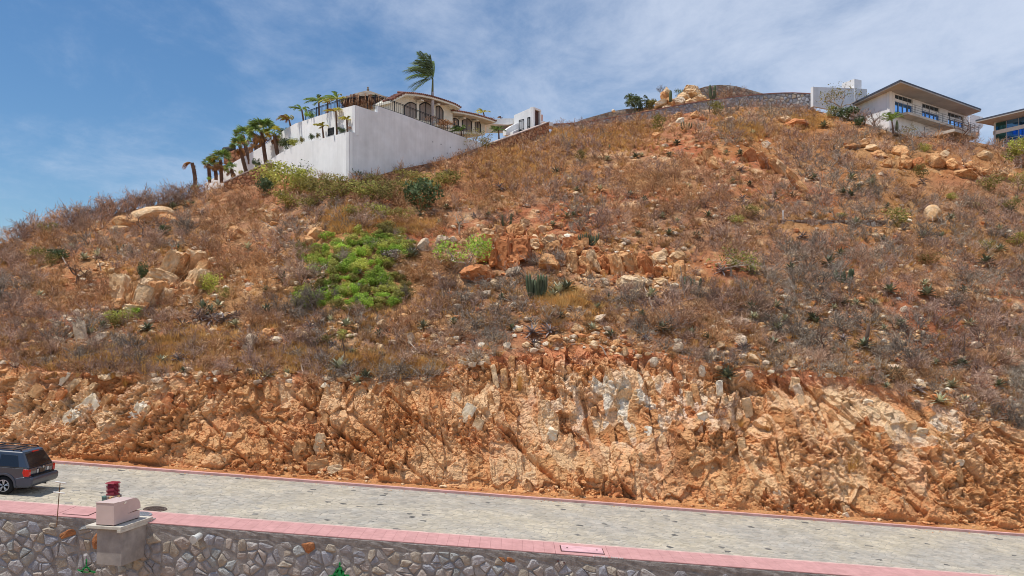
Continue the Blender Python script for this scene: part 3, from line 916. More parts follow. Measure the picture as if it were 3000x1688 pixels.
cobj(loft([(.49, -.70, zt0 - .02), (2.75, -.72, zt0 - .02), (2.75, .72, zt0 - .02), (.49, .70, zt0 - .02)], [(.60, -.58, zt0 + .035), (2.6, -.6, zt0 + .035), (2.6, .6, zt0 + .035), (.60, .58, zt0 + .035)]), 'roof', m_paint)
def side_pt(x, z, s, off=.010):
    t = (z - zb0) / (zt0 - zb0); return (x, s * (.93 + (.73 - .93) * t + off), z)
def rear_pt(y, z, off=.012):
    t = (z - zb0) / (zt0 - zb0); return (.115 + (.50 - .115) * t - off, y * (1 - .2 * t), z)
for s in (1, -1):
    for nm, (x0, x1, x2, x3) in (('quarter_window', (.52, 1.34, 1.34, .68)), ('rear_door_window', (1.46, 2.24, 2.26, 1.48)), ('front_door_window', (2.36, 3.30, 2.78, 2.38))):
        q = [side_pt(x0, 1.145, s), side_pt(x1, 1.145, s), side_pt(x2, 1.60, s), side_pt(x3, 1.60, s)]
        cobj(MB().prism(q, (0, -s * .02, 0)), nm, m_glass, bevel=.006)
    # tail light wraps the corner
    tl = [(.09, 1.08), (.07, .98), (.075, .80), (.27, .79), (.33, .93), (.31, 1.08)]
    o = cobj(MB().prism([(x, s * .985, z) for x, z in tl], (0, -s * .17, 0)), 'tail_light', m_tail, bevel=.02)
    # lower cladding and arch flares
    for cxw in (1.06, 3.80):
        a_ = arc(cxw, .43, 0, 180, 12); b_ = arc(cxw, .52, 180, 0, 12)
        cobj(MB().prism([(x, s * .95, z) for x, z in a_ + b_], (0, s * .045, 0)), 'arch_flare', m_clad, bevel=.012)
    cobj(MB().box((2.43, s * .965, .48), (1.7, .04, .22)), 'side_cladding', m_clad, bevel=.015)
    cobj(MB().box((2.02, s * .968, .98), (.18, .03, .035)), 'door_handle', m_paint, bevel=.008)
    cobj(MB().tube([(.62, s * .62, zt0 + .03), (.70, s * .62, zt0 + .085), (2.4, s * .64, zt0 + .085), (2.5, s * .64, zt0 + .03)], .022, 8), 'roof_rail', m_blk)
    for cxw in (1.06, 3.80):
        wr_ = link('wheel', MB().lathe([(.20, -.1), (.34, -.11), (.375, -.07), (.375, .07), (.34, .11), (.20, .1)], 32, axis='Y').mesh('wheel', m_tyre, smooth=True), car, (cxw, s * .85, .37))
        MB().lathe([(.0, .085 * s), (.06, .085 * s), (.07, .05 * s), (.21, .03 * s), (.235, .112 * s), (.20, .115 * s)], 32, axis='Y').obj('rim', m_blk, wr_, local=True)
        for k in range(5):
            an = 2 * math.pi * k / 5 + .3
            for d_ in (-.16, .16):
                c_, s__ = math.cos(an + d_ * .6), math.sin(an + d_ * .6)
                MB().tube([(.04 * math.cos(an), .10 * s, .04 * math.sin(an)), (.225 * math.cos(an + d_), .112 * s, .225 * math.sin(an + d_))], .022, 6).obj('spoke', m_rim, wr_, local=True)
        MB().lathe([(.21, .10 * s), (.215, .122 * s), (.242, .122 * s), (.247, .10 * s)], 32, axis='Y').obj('rim_ring', m_rim, wr_, local=True)
for k in range(2): cobj(MB().box((1.0 + k * .95, 0, zt0 + .088), (.05, 1.24, .03)), 'roof_crossbar', m_blk, bevel=.008)
q = [rear_pt(-.80, 1.13), rear_pt(.80, 1.13), rear_pt(.80, 1.66), rear_pt(-.80, 1.66)]
cobj(MB().prism(q, (.02, 0, 0)), 'rear_window', m_glass, bevel=.006)
bp = [(-.03, .40), (-.10, .52), (-.11, .70), (-.04, .78), (.30, .78), (.62, .70), (.62, .38), (.25, .34)]
cobj(MB().prism([(x, -.975, z) for x, z in bp], (0, 1.95, 0)), 'rear_bumper', m_clad, bevel=.05, bseg=3)
cobj(MB().box((.03, 0, .80), (.10, 1.5, .03)), 'bumper_step', m_blk)
cobj(MB().box((.085, 0, .93), (.03, .36, .17)), 'number_plate', m_plate, bevel=.006)
cobj(MB().box((.082, .02, 1.045), (.03, .62, .045)), 'plate_garnish', m_paint, bevel=.01)
cobj(MB().lathe([(0, 0), (.05, 0), (.055, .014), (.03, .02), (0, .02)], 14), 'badge', m_chr)
bd = [o for o in car.children if o.name.startswith('badge')][0]; bd.location = (.075, -.06, 1.065); bd.rotation_euler = (0, R(-90), 0)
for y, w_ in ((.32, .10), (-.42, .13)):
    cobj(MB().box((.083, y, .94), (.022, w_, .14)), 'sticker', m_stick)
cobj(MB().box((.083, -.60, .84), (.018, .10, .028)), 'lettering_badge', m_chr)
cobj(MB().tube([rear_pt(-.05, 1.13, .03), rear_pt(-.55, 1.20, .03)], .012, 5), 'rear_wiper', m_blk)
cobj(MB().box((.42, 0, 1.70), (.05, .42, .03)), 'brake_light', m_tail)
cobj(MB().tube([(.12, -.45, .30), (.55, -.45, .32)], .035, 8), 'exhaust', m_blk)
cobj(MB().box((2.3, 0, .33), (3.9, 1.3, .12)), 'underbody', m_blk)
cobj(MB().prism([(3.74, -.80, 1.14), (3.74, .80, 1.14), (2.82, .66, 1.70), (2.82, -.66, 1.70)], (.015, 0, .02)), 'windscreen', m_glass)
# ================================================================ hilltop walls and houses
m_stucco = mat('white_stucco', srgb(234, 234, 233), .9, .05, 1.1, streak=.03, bump=.5, bscale=12, bdist=.02, col2=srgb(220, 219, 217), patch=.35)
m_stucco2 = mat('bright_stucco', srgb(246, 245, 242), .9, .04, 1.0, .3, 12, .02, streak=.03, col2=srgb(236, 235, 231))
m_cream = mat('cream_stucco', srgb(242, 235, 216), .9, .04, 1.0, .3, 12, .02)
m_tile = mat('terracotta_tile', srgb(140, 94, 80), .85, .2, 3, .4, 20, .02, col2=srgb(112, 78, 70), obj_random=.25)
m_tilepale = mat('weathered_roof_tile', srgb(196, 176, 164), .9, .15, 2, .4, 12, .03)
m_screen = mat('brown_window_screen', srgb(152, 138, 126), .5, .08, .8, spec=.4, obj_random=.08)
m_iron2 = mat('black_wrought_iron', srgb(40, 42, 46), .6, .1, 5)
m_thatch = mat('thatch', srgb(146, 132, 116), .95, .25, 4, 1, 18, .06, col2=srgb(118, 106, 94))
m_thatchb = mat('brown_thatch', srgb(182, 144, 112), .95, .3, 5, 1, 18, .06, col2=srgb(100, 62, 42), island=.25)
m_ost = [mat('brown_wall_stone', srgb(*c), .92, .2, 4, .8, 14, .05, obj_random=.12, col2=tuple(v * .8 for v in srgb(*c))) for c in ((190, 140, 102), (176, 124, 90), (200, 154, 116), (166, 114, 84), (184, 144, 114))]
m_gst = [mat('grey_ridge_stone', srgb(*c), .92, .2, 4, .8, 14, .05, obj_random=.12, col2=tuple(v * .8 for v in srgb(*c))) for c in ((182, 182, 184), (168, 170, 176), (192, 188, 182), (158, 158, 162), (184, 168, 148))]
m_bst = [mat('tan_ridge_stone', srgb(*c), .92, .2, 4, .8, 14, .05, obj_random=.12, col2=tuple(v * .8 for v in srgb(*c))) for c in ((172, 154, 136), (160, 140, 122), (182, 166, 146), (150, 130, 114), (168, 158, 146))]
m_jo = mat('ochre_joint', srgb(140, 104, 80), .95, .2, 6)
m_jg = mat('dark_joint', srgb(150, 146, 142), .95, .2, 6)
m_redcap = mat('red_coping', srgb(168, 122, 110), .85, .15, 3)
m_vent = mat('dark_louvre', srgb(60, 62, 64), .7, .1, 5)

def away(A, B):
    """unit horizontal normal of the plane A-B that points away from the camera"""
    d = Vector((B[0] - A[0], B[1] - A[1], 0)).normalized()
    n = Vector((-d.y, d.x, 0))
    return n if n.dot(Vector((A[0], A[1], 0))) > 0 else -n

def wall_prism(pts, A, B, th, name, m_, parent=None, off=0.0, bevel=0.0, **kw):
    n = away(A, B)
    poly = [on_plane(px, py, A, B) + n * off for px, py in pts]
    return MB().prism(poly, n * th).obj(name, m_, parent, bevel=bevel, **kw)

def xy(px, Y): return ((px - CX) / FPX * Y, Y)

# ---- plan of the villa platform
A0 = xy(1022, 67.5); B0 = xy(1414, 81.6)           # right hand face
A1 = A0; C1 = xy(773, 81.0)                         # lower left face
uc = on_plane(1040, 308, A0, B0); A2 = (uc.x, uc.y); C2 = xy(789, 82.5)   # upper left face
nR = away(A0, B0)
r = root_at('retaining_wall', on_plane(1150, 470, A0, B0), label='big white stucco wall in shade, right hand face of the villa platform', cat='retaining wall', group='white villa retaining walls')
wall_prism([(1022, 545), (1022, 386), (1040, 388.5), (1040, 308), (1106, 329.5), (1106, 310.5), (1183, 337), (1252, 363), (1330, 391.5), (1414, 421), (1414, 440), (1313, 480), (1179, 508)], A0, B0, .35, 'face', m_stucco, r)
for px, py in ((1268, 416), (1292, 423), (1319, 432), (1344, 438), (1363, 438), (1310, 449), (1333, 449), (1270, 463), (1283, 461), (1298, 459)):
    c = on_plane(px, py, A0, B0) - nR * .012
    MB().tube([c, c + nR * .03], .055, 8).obj('tie_hole', m_vent, r)
nL = away(A1, C1)
wall_prism([(1021.5, 545), (1021.5, 386), (940, 407), (899, 417), (859, 429), (820, 449), (773, 481), (760, 490), (760, 520), (795, 515), (900, 530)], A1, C1, .35, 'retaining_wall', m_stucco2,
           label='lower white stucco wall, left hand face of the villa platform', cat='retaining wall', group='white villa retaining walls')
wall_prism([(1039.5, 395), (1039.5, 308.5), (1004, 317), (935, 339), (865, 362), (840, 376), (817, 392), (789, 413), (780, 420), (780, 480), (859, 440)], A2, C2, .35, 'retaining_wall', m_stucco2,
           label='upper white stucco wall with a louvred vent above the planting', cat='retaining wall', group='white villa retaining walls')
A3, C3 = xy(792, 83.2), xy(602, 92)
wall_prism([(602, 560), (602, 536), (640, 513), (660, 496), (687, 474), (729, 451), (789, 417), (792, 417), (792, 500), (700, 545)], A3, C3, .35, 'retaining_wall', m_stucco2,
           label='low white wall stepping down the ridge behind the fan palms', cat='retaining wall', group='white villa retaining walls')
# terrace decks that close the platform (garden soil behind the walls)
def deck(pts, m_, name, th=.3, **kw):
    return MB().prism([Vector(p) for p in pts], (0, 0, -th)).obj(name, m_, **kw)
zt1, zt2 = 16.55, 18.2
deck([(A1[0], A1[1] + .5, zt1), (A2[0] + .4, A2[1] + .6, zt1), (C2[0] - 2, C2[1] + 6, zt1), (C1[0], C1[1] + .4, zt1)], m_soil if False else mat('planting_soil', srgb(150, 110, 82), .95, .2, 3), 'planting_bed', kind='structure')
E2 = on_plane(1106, 320, A0, B0)
deck([(A2[0] + .2, A2[1] + .5, zt2), (B0[0] - .3, B0[1] + .3, zt2), (B0[0] + 6, B0[1] + 14, zt2), (-30, 100, zt2), (C2[0], C2[1] + .5, zt2)], mat('terrace_paving', srgb(190, 170, 150), .9, .1, 2), 'terrace', th=1.5, kind='structure')
# louvred vent in the upper wall
vq = [(961, 378), (979, 373.5), (979, 394), (961, 399.5)]
n2 = away(A2, C2)
r = root_at('wall_vent', on_plane(970, 398, A2, C2), label='dark louvred vent set in the upper white wall', cat='vent')
MB().prism([on_plane(px, py, A2, C2) - n2 * .02 for px, py in vq], n2 * .04).obj('backing', m_vent, r)
for k in range(6):
    t = (k + .5) / 6
    a = on_plane(961, 378 + (399.5 - 378) * t, A2, C2) - n2 * .05; b_ = on_plane(979, 373.5 + (394 - 373.5) * t, A2, C2) - n2 * .05
    MB().prism([a, b_, b_ + Vector((0, 0, .045)), a + Vector((0, 0, .045))], n2 * .05 + Vector((0, 0, .05))).obj('slat', m_iron2 if k % 2 else m_vent, r)

# ---- rubble walls on the hill: stones laid on a polyline of view columns
def rubble_wall(name, pts, size, mats, joint, label, seed, cap=None, h=.06, keep=300, thick=.5, group=None):
    """pts: (px, py_top, py_bottom, Y)"""
    top = [P(a, t, Y) for a, t, b_, Y in pts]; bot = [P(a, b_, Y) for a, t, b_, Y in pts]
    L = [0]
    for i in range(1, len(pts)): L.append(L[-1] + (Vector((top[i].x, top[i].y, 0)) - Vector((top[i - 1].x, top[i - 1].y, 0))).length)
    def at_(u):
        u = min(max(u, 0), L[-1])
        for i in range(len(L) - 1):
            if u <= L[i + 1] + 1e-9:
                t = (u - L[i]) / max(L[i + 1] - L[i], 1e-6)
                return top[i].lerp(top[i + 1], t), bot[i].lerp(bot[i + 1], t), i
    nrm = [away(top[i], top[i + 1]) for i in range(len(top) - 1)]
    c0 = top[len(top) // 2].lerp(bot[len(top) // 2], 1)
    rt_ = root_at(name, c0, label=label, cat='stone wall', group=group)
    n_ = len(top)
    V = []; F = []
    for i in range(n_):
        nn = nrm[min(i, n_ - 2)]
        V += [top[i], bot[i], bot[i] + nn * thick, top[i] + nn * thick]
    for i in range(n_ - 1):
        for k in range(4): F.append((4 * i + k, 4 * i + (k + 1) % 4, 4 * i + 4 + (k + 1) % 4, 4 * i + 4 + k))
    F += [(0, 1, 2, 3), (4 * n_ - 1, 4 * n_ - 2, 4 * n_ - 3, 4 * n_ - 4)]
    MB().add(V, F).obj('core', joint, rt_)
    zmax = max(p.z for p in top); zmin = min(p.z for p in bot)
    f = lambda u, z, o_: Vector((at_(u)[0].x, at_(u)[0].y, z)) - nrm[at_(u)[2]] * o_
    rr = random.Random(seed)
    lst = []
    for c, p in cells(0, L[-1], zmin, zmax, size[0], size[1], seed, .07 * size[0], .9):
        if not (0 < c[0] < L[-1]): continue
        T, B_, _ = at_(c[0])
        if c[1] > T.z + .1 or c[1] < B_.z - .15: continue
        p = clip_poly(p, lambda q: q[1] - (at_(q[0])[0].z - .01))
        p = clip_poly(p, lambda q: -q[0]); p = clip_poly(p, lambda q: q[0] - L[-1])
        if len(p) < 3: continue
        c = (sum(q[0] for q in p) / len(p), sum(q[1] for q in p) / len(p))
        lst.append((c, p))
    area = lambda p: abs(sum(p[i][0] * p[(i + 1) % len(p)][1] - p[(i + 1) % len(p)][0] * p[i][1] for i in range(len(p)))) / 2
    order = sorted(range(len(lst)), key=lambda i: -area(lst[i][1]))
    keepset = set(order[:keep])
    rest_ = MB(); rm = []
    for i, (c, p) in enumerate(lst):
        V, F = stone_geo(c, p, f, h * (.6 + .8 * rr.random()), rr, steps=((1.0, 0), (.84, .9)))
        mk = rr.randrange(len(mats))
        if i in keepset: MB().add(V, F).obj('stone', mats[mk], rt_, recalc=False)
        else: rest_.add(V, F); rm += [mk] * len(F)
    if rest_.f:
        o = rest_.obj('rubble_stones', mats, rt_, recalc=False, kind='stuff'); o.data.polygons.foreach_set('material_index', rm)
    if cap:
        V = []; F = []
        for i in range(n_):
            nn = nrm[min(i, n_ - 2)]
            for a, z in ((-.08, .0), (-.08, .10), (thick + .05, .10), (thick + .05, .0)): V.append(top[i] + nn * a + Vector((0, 0, z + .003)))
        for i in range(n_ - 1):
            for k in range(4): F.append((4 * i + k, 4 * i + (k + 1) % 4, 4 * i + 4 + (k + 1) % 4, 4 * i + 4 + k))
        F += [(0, 1, 2, 3), (4 * n_ - 1, 4 * n_ - 2, 4 * n_ - 3, 4 * n_ - 4)]
        MB().add(V, F).obj('coping', cap, rt_)
    return rt_

def resamp(pts, n):
    xs_ = [p[0] for p in pts]; q = np.linspace(xs_[0], xs_[-1], n)
    return [(float(x), *[float(np.interp(x, xs_, [p[k] for p in pts])) for k in (1, 2, 3)]) for x in q]
rubble_wall('ridge_wall', resamp([(1622, 365, 392, 95.2), (1675, 363.5, 392, 96), (1755, 353, 385, 98), (1830, 339, 376, 99), (1911, 325, 366, 100), (2000, 307.5, 352, 100.5), (2066, 296.5, 340, 101), (2159, 284.5, 330, 101.5), (2246, 276, 328, 102), (2314, 273, 330, 102), (2384, 276, 340, 101)], 26),
            (.50, .40), m_gst, m_jg, 'long grey rubble wall with a thin red coping along the ridge', 41, m_redcap)
rubble_wall('ridge_wall', resamp([(1672, 364, 385, 104), (1720, 346, 380, 104.5), (1793, 326, 365, 105), (1836, 319, 350, 105), (1930, 312, 340, 105.5), (2000, 285, 325, 106), (2050, 257, 312, 106.5), (2080, 251, 305, 107), (2109, 248.5, 305, 107), (2130, 249, 300, 107), (2159, 253, 300, 107), (2200, 264, 298, 107), (2250, 278, 296, 107)], 26),
            (.55, .42), m_bst, m_jg, 'brown rubble wall curving up behind the ridge boulders', 42, None, keep=280)
rubble_wall('stone_base', resamp([(760, 497, 535, 80.5), (795, 503, 530, 79.2), (860, 512, 540, 75.3), (940, 524, 555, 71.3), (1019, 534, 570, 67.8)], 12), (.34, .27), m_ost, m_jo,
            'brown stone footing under the left white villa wall', 43, keep=60, thick=.4)
def foot_pt(px, py0, py1):
    q = on_plane(px, 500, A0, B0); return (px, py0, py1, q.y - .12)
rubble_wall('stone_base', [foot_pt(1023, 535, 575), foot_pt(1080, 521, 550), foot_pt(1179, 494, 528), foot_pt(1250, 480, 512), foot_pt(1313, 466, 498), foot_pt(1370, 444, 478), foot_pt(1416, 428, 462)], (.36, .28), m_ost, m_jo,
            'brown stone footing under the big shaded white wall', 44, keep=170, thick=.4)
rubble_wall('orange_stone_wall', [(655, 537, 575, 75.6), (700, 516, 570, 75.2), (745, 496, 560, 74.8), (780, 481, 550, 74.5), (793, 480, 548, 74.4)], (.46, .36), m_ost, m_jo, 'orange brown stone wall with a pale coping left of the white walls', 45, m_tilepale, keep=140)
rubble_wall('entrance_stone_wall', [(1416, 426, 455, 82.3), (1437, 422, 455, 83.5), (1500, 399, 450, 86.3), (1560, 377, 432, 89.3), (1604, 360, 420, 91.6), (1609, 359, 415, 91.9)], (.46, .36), m_ost, m_jo, 'brown stone wall climbing towards the white entrance building', 46, m_tilepale, keep=200)
rubble_wall('stone_house_wall', [(655, 452, 480, 96), (690, 438, 470, 95.5), (735, 430, 465, 95)], (.5, .4), m_ost, m_jo, 'brown stone wall of a house behind the fan palms', 47, keep=60)
g = MB(); g.tube([P(657, 440, 97), P(672, 438, 96.5), P(684, 436, 96)], .35, 8); g.obj('dark_canopy', m_vent, None, label='small dark grey rounded canopy beyond the fan palms', cat='canopy')
rubble_wall('low_stone_wall', [(2286, 643.5, 662, ground(2286, 650).y - .2), (2400, 644.5, 664, ground(2400, 651).y - .2), (2500, 645, 664, ground(2500, 651).y - .2), (2600, 646, 662, ground(2600, 652).y - .2)], (.5, .34), m_bst, m_jo, 'low stone wall crossing the scrub slope on the right', 48, keep=120)
q = ground(2294, 645)
MB().tube([q, q + Vector((0, 0, .75))], .05, 6).obj('white_stake', m_tubew, None, label='short white stake at the left end of the low stone wall', cat='stake')

# ---- the villa: two wings with tiled eaves, set back from the right hand wall
def shift_plane(A, B, d):
    n = away(A, B) * d; return (A[0] + n.x, A[1] + n.y), (B[0] + n.x, B[1] + n.y)
VA, VB = shift_plane(A0, B0, 3.2)
nV = away(VA, VB); dV = Vector((VB[0] - VA[0], VB[1] - VA[1], 0)).normalized()
villa = root_at('villa', on_plane(1250, 365, VA, VB), label='cream villa with tiled eaves and arched windows above the big white wall', cat='house')
def vp(px, py, off=0.0): return on_plane(px, py, VA, VB) + nV * off
# wing one
MB().prism([vp(*q) for q in ((1142, 345), (1142, 300), (1166, 284), (1215, 287), (1262, 297), (1300, 308), (1326, 322), (1326, 375), (1142, 352))], nV * 6).obj('wing', m_cream, villa)
# wing two, slightly behind
MB().prism([vp(*q, .9) for q in ((1320, 375), (1320, 333), (1375, 341), (1440, 357), (1440, 392), (1320, 385))], nV * 5).obj('wing', m_cream, villa)
def eave(pts, off, drop, depth, name):
    P0 = [vp(a, b_, off) for a, b_ in pts]
    for i in range(len(P0) - 1):
        a, b_ = P0[i], P0[i + 1]
        MB().add([a, b_, b_ + nV * depth + Vector((0, 0, .0)), a + nV * depth, a + Vector((0, 0, -drop)), b_ + Vector((0, 0, -drop)), b_ + nV * depth + Vector((0, 0, -drop)), a + nV * depth + Vector((0, 0, -drop))],
                 [(0, 1, 2, 3), (7, 6, 5, 4), (0, 4, 5, 1), (1, 5, 6, 2), (2, 6, 7, 3), (3, 7, 4, 0)]).obj(name, m_cream, villa)
    # barrel tiles along the edge
    tot = sum((P0[i + 1] - P0[i]).length for i in range(len(P0) - 1)); n = int(tot / .27)
    for k in range(n + 1):
        d = tot * k / n
        for i in range(len(P0) - 1):
            l = (P0[i + 1] - P0[i]).length
            if d <= l + 1e-6: break
            d -= l
        p = P0[i].lerp(P0[i + 1], min(d / l, 1))
        MB().tube([p - nV * .08 + Vector((0, 0, .06)), p + nV * .9 + Vector((0, 0, .28))], .09, 7).obj('roof_tile', m_tile, villa)
E1 = [(1163, 279.5), (1190, 281), (1215, 284), (1240, 289), (1265, 296), (1290, 304), (1312, 312), (1327, 321)]
eave(E1, -1.0, .16, 3.0, 'eave')
E2 = [(1322, 327), (1350, 331), (1380, 337), (1410, 345), (1432, 352), (1446, 357.5)]
eave(E2, -.3, .16, 3.0, 'eave')
# gable fascia and its tiles on the left
a, b_ = vp(1163, 279.5, -1.0), vp(1136, 297, -.4)
MB().prism([a, b_, b_ + Vector((0, 0, -.22)), a + Vector((0, 0, -.22))], nV * 2.4).obj('fascia', m_cream, villa)
for k in range(5):
    p = a.lerp(b_, (k + .5) / 5); MB().tube([p - nV * .1 + Vector((0, 0, .07)), p + nV * 1.2 + Vector((0, 0, .1))], .12, 7).obj('roof_tile', m_tile, villa)
# roofs
MB().add([vp(1163, 278, -.8), vp(1327, 319, -.8), vp(1325, 313, 3), vp(1175, 276, 3)], [(0, 1, 2, 3)]).obj('roof', m_tilepale, villa)
MB().add([vp(1322, 325, -.2), vp(1445, 356, -.2), vp(1424, 340, 3.6), vp(1325, 313, 3.6), ], [(0, 1, 2, 3)]).obj('roof', m_tilepale, villa)
MB().tube([vp(1325, 314, 3.6), vp(1350, 319, 3.6), vp(1424, 340, 3.6)], .14, 7).obj('ridge_tile', m_tile, villa)
MB().prism([vp(1424, 340, 3.6), vp(1445, 357, -.2), vp(1445, 362, -.2), vp(1424, 362, 3.6)], nV * .2).obj('gable', m_cream, villa)
# pillars with brackets
for px, t, b_ in ((1222, 298, 350), (1270, 309, 362), (1366, 345, 380), (1404, 352, 388)):
    o_ = -.12 if px < 1300 else .78
    q = [vp(px - 3.5, t, o_), vp(px + 3.5, t + 1.5, o_), vp(px + 3.5, b_, o_), vp(px - 3.5, b_, o_)]
    MB().prism(q, nV * .2).obj('pillar', m_cream, villa)
    q = [vp(px - 4, t - 3, o_ - .6), vp(px + 4, t - 1, o_ - .6), vp(px + 4, t + 3, o_ - .6), vp(px - 4, t + 1, o_ - .6)]
    MB().prism(q, nV * .6).obj('bracket', m_cream, villa)
def arch_win(x0, x1, ytl, ytr, yb0, yb1, off, lean=0):
    pts = [(x0, yb0), (x0, ytl + 5)]
    for k in range(7):
        t = k / 6; pts.append((x0 + (x1 - x0) * t, ytl + (ytr - ytl) * t - 4.5 * math.sin(math.pi * t) * (1 - lean * (t - .5)) + 4 * (1 - math.sin(math.pi * t))))
    pts += [(x1, ytr + 5), (x1, yb1)]
    w = MB().prism([vp(a, b__, off - .02) for a, b__ in pts], nV * .05).obj('window', m_screen, villa)
    fr = MB()
    for (a, b__), (c, d) in zip(pts, pts[1:]):
        fr.tube([vp(a, b__, off - .05), vp(c, d, off - .05)], .05, 4)
    fr.obj('frame', m_vent, w)
    mid = (x0 + x1) / 2
    MB().tube([vp(mid, (ytl + ytr) / 2 - 3, off - .04), vp(mid, (yb0 + yb1) / 2, off - .04)], .03, 4).obj('mullion', m_vent, w)
arch_win(1183, 1218, 307, 303, 345, 347, 0)
arch_win(1229, 1263, 304, 307, 352, 358, 0)
arch_win(1276, 1297, 311, 321, 362, 368, 0)
arch_win(1340, 1362, 348, 346, 368, 370, .9)
arch_win(1373, 1400, 346, 350, 380, 384, .9)
arch_win(1410, 1426, 352, 357, 382, 386, .9)
# ---- thatched palapa
cp = P(1078, 266, 79)
r = root_at('palapa', P(1078, 318, 79), label='round thatched palapa roof with a small finial behind the railing', cat='palapa')
prf = [(2.55, -1.25), (2.35, -1.0), (1.6, -.62), (.9, -.32), (.35, -.1), (.0, .0)]
g = MB().lathe([(a, b_) for a, b_ in prf], 26, cp); g.obj('thatch_cap', m_thatch, r)
g = MB(); rr = random.Random(8)
for k in range(460):
    an = rr.random() * 2 * math.pi; r0 = 2.2 + rr.random() * .35; z0 = -.95 - rr.random() * .25
    d = Vector((math.cos(an), math.sin(an), 0)); tg = Vector((-d.y, d.x, 0)) * .07
    a = cp + d * r0 + Vector((0, 0, z0)); b_ = cp + d * (r0 + .12 + rr.random() * .22) + Vector((0, 0, z0 - .55 - rr.random() * .55)) + tg * (rr.random() - .5) * 4
    g.add([a - tg, a + tg, b_], [(0, 1, 2)])
g.obj('thatch_fringe', m_thatchb, r, recalc=False)
MB().lathe([(2.15, -2.3), (2.2, -1.1)], 24, cp).obj('thatch_skirt', m_thatchb, r)
MB().lathe([(.10, -.05), (.13, .12), (.06, .2), (.11, .3), (.0, .42)], 10, cp).obj('finial', m_thatch, r)
for k in range(4):
    an = .5 + k * math.pi / 2; MB().tube([cp + Vector((1.9 * math.cos(an), 1.9 * math.sin(an), -3.2)), cp + Vector((1.9 * math.cos(an), 1.9 * math.sin(an), -.9))], .11, 8).obj('post', m_thatchb, r)
# low planter wall with plants in front of the palapa
# ---- wrought iron railings
def railing(pts, A, B, off, hgt, name, label, step=.26, spear=False):
    n = away(A, B)
    base = [on_plane(a, b_, A, B) + n * off for a, b_ in pts]
    r_ = root_at(name, base[len(base) // 2], label=label, cat='railing', group='black iron railings on the villa walls')
    up = Vector((0, 0, hgt))
    for hh, w in ((1.0, .032), (.9, .018), (.12, .02)):
        MB().tube([b_ + up * hh for b_ in base], w, 5).obj('rail', m_iron2, r_)
    tot = sum((base[i + 1] - base[i]).length for i in range(len(base) - 1)); k = 0; d = 0
    while d < tot:
        e = d
        for i in range(len(base) - 1):
            l = (base[i + 1] - base[i]).length
            if e <= l: break
            e -= l
        p = base[i].lerp(base[i + 1], e / l)
        post = k % 9 == 0
        MB().tube([p + Vector((0, 0, -.25)), p + up * (1.06 if post else .98)], .04 if post else .014, 5 if post else 4).obj('post' if post else 'baluster', m_iron2, r_)
        d += step; k += 1
railing([(1103, 311), (1140, 323), (1183, 337.5), (1252, 363.5), (1330, 392), (1373, 408)], A0, B0, .18, .98, 'iron_railing', 'black wrought iron railing sloping down along the big shaded wall')
railing([(888, 356), (935, 340), (960, 333), (1000, 320)], A2, C2, .25, .95, 'iron_railing', 'black wrought iron railing above the upper left white wall')
A5, B5 = (xy(1004, 76.5), xy(1110, 76.5))
railing([(1004, 320), (1030, 316), (1078, 314), (1104, 313)], A5, B5, 0, .95, 'iron_railing', 'black wrought iron railing in front of the thatched palapa')

# ---- white entrance building beyond the villa
gb = root_at('entrance_building', P(1545, 385, 93), label='white entrance building with a slanted roof line and a dark brown door', cat='building')
GA, GBB = xy(1500, 92.0), xy(1564, 90.6)
GC = xy(1606, 96.0)
nG = away(GA, GBB)
MB().prism([on_plane(a, b_, GA, GBB) for a, b_ in ((1506, 412), (1506, 337.5), (1562.5, 313), (1562.5, 400))], nG * .4).obj('side_wall', m_stucco2, gb)
nH = away(GBB, GC)
def gp(a, b_, off=0): return on_plane(a, b_, GBB, GC) + nH * off
MB().prism([gp(1563, 313), gp(1585.5, 322), gp(1585.5, 329), gp(1583, 327), gp(1565, 319), gp(1565, 400), gp(1563, 400)], nH * .35).obj('door_surround', m_stucco2, gb)
MB().prism([gp(1582.5, 326), gp(1585.5, 327), gp(1585.5, 390), gp(1582.5, 390)], nH * .35).obj('door_jamb', m_stucco2, gb)
m_door = mat('dark_brown_wood', srgb(84, 50, 42), .7, .2, 3)
dn = MB().prism([gp(1565, 320, .2), gp(1582.5, 327, .2), gp(1582.5, 392, .2), gp(1565, 398, .2)], nH * .08).obj('door', m_door, gb)
for k in range(11):
    y_ = 326 + k * 5.0; MB().prism([gp(1565.3, y_ - 2.6, .185), gp(1582.3, y_, .185), gp(1582.3, y_ + 4.2, .185), gp(1565.3, y_ + 1.8, .185)], nH * .03).obj('plank', m_door, dn)
m_blush = mat('blush_stucco', srgb(226, 186, 170), .9, .06, 2)
MB().prism([gp(1589, 333, .6), gp(1605, 335, .6), gp(1605, 353, .6), gp(1589, 351, .6)], nH * 1.2).obj('pink_box', m_blush, gb)
MB().prism([gp(1586, 352, .4), gp(1607, 355, .4), gp(1607, 358, .4), gp(1586, 356, .4)], nH * 1.5).obj('ledge', m_stucco2, gb)
KA, KB = xy(1430, 90), xy(1520, 92.5); nK = away(KA, KB)
def kp(a, b_, off=0): return on_plane(a, b_, KA, KB) + nK * off
MB().prism([kp(a, b_) for a, b_ in ((1428, 362), (1437, 352), (1455, 348), (1480, 347), (1512, 347), (1512, 362), (1490, 365), (1455, 364))], nK * 5).obj('canopy_wall', m_stucco2, gb)
MB().prism([kp(a, b_, .8) for a, b_ in ((1440, 362), (1512, 362), (1512, 385), (1440, 385))], nK * .2).obj('shaded_wall', m_cream, gb)
MB().prism([kp(a, b_, .7) for a, b_ in ((1470, 366), (1500, 366), (1500, 380), (1470, 380))], nK * .1).obj('window', m_screen, gb)
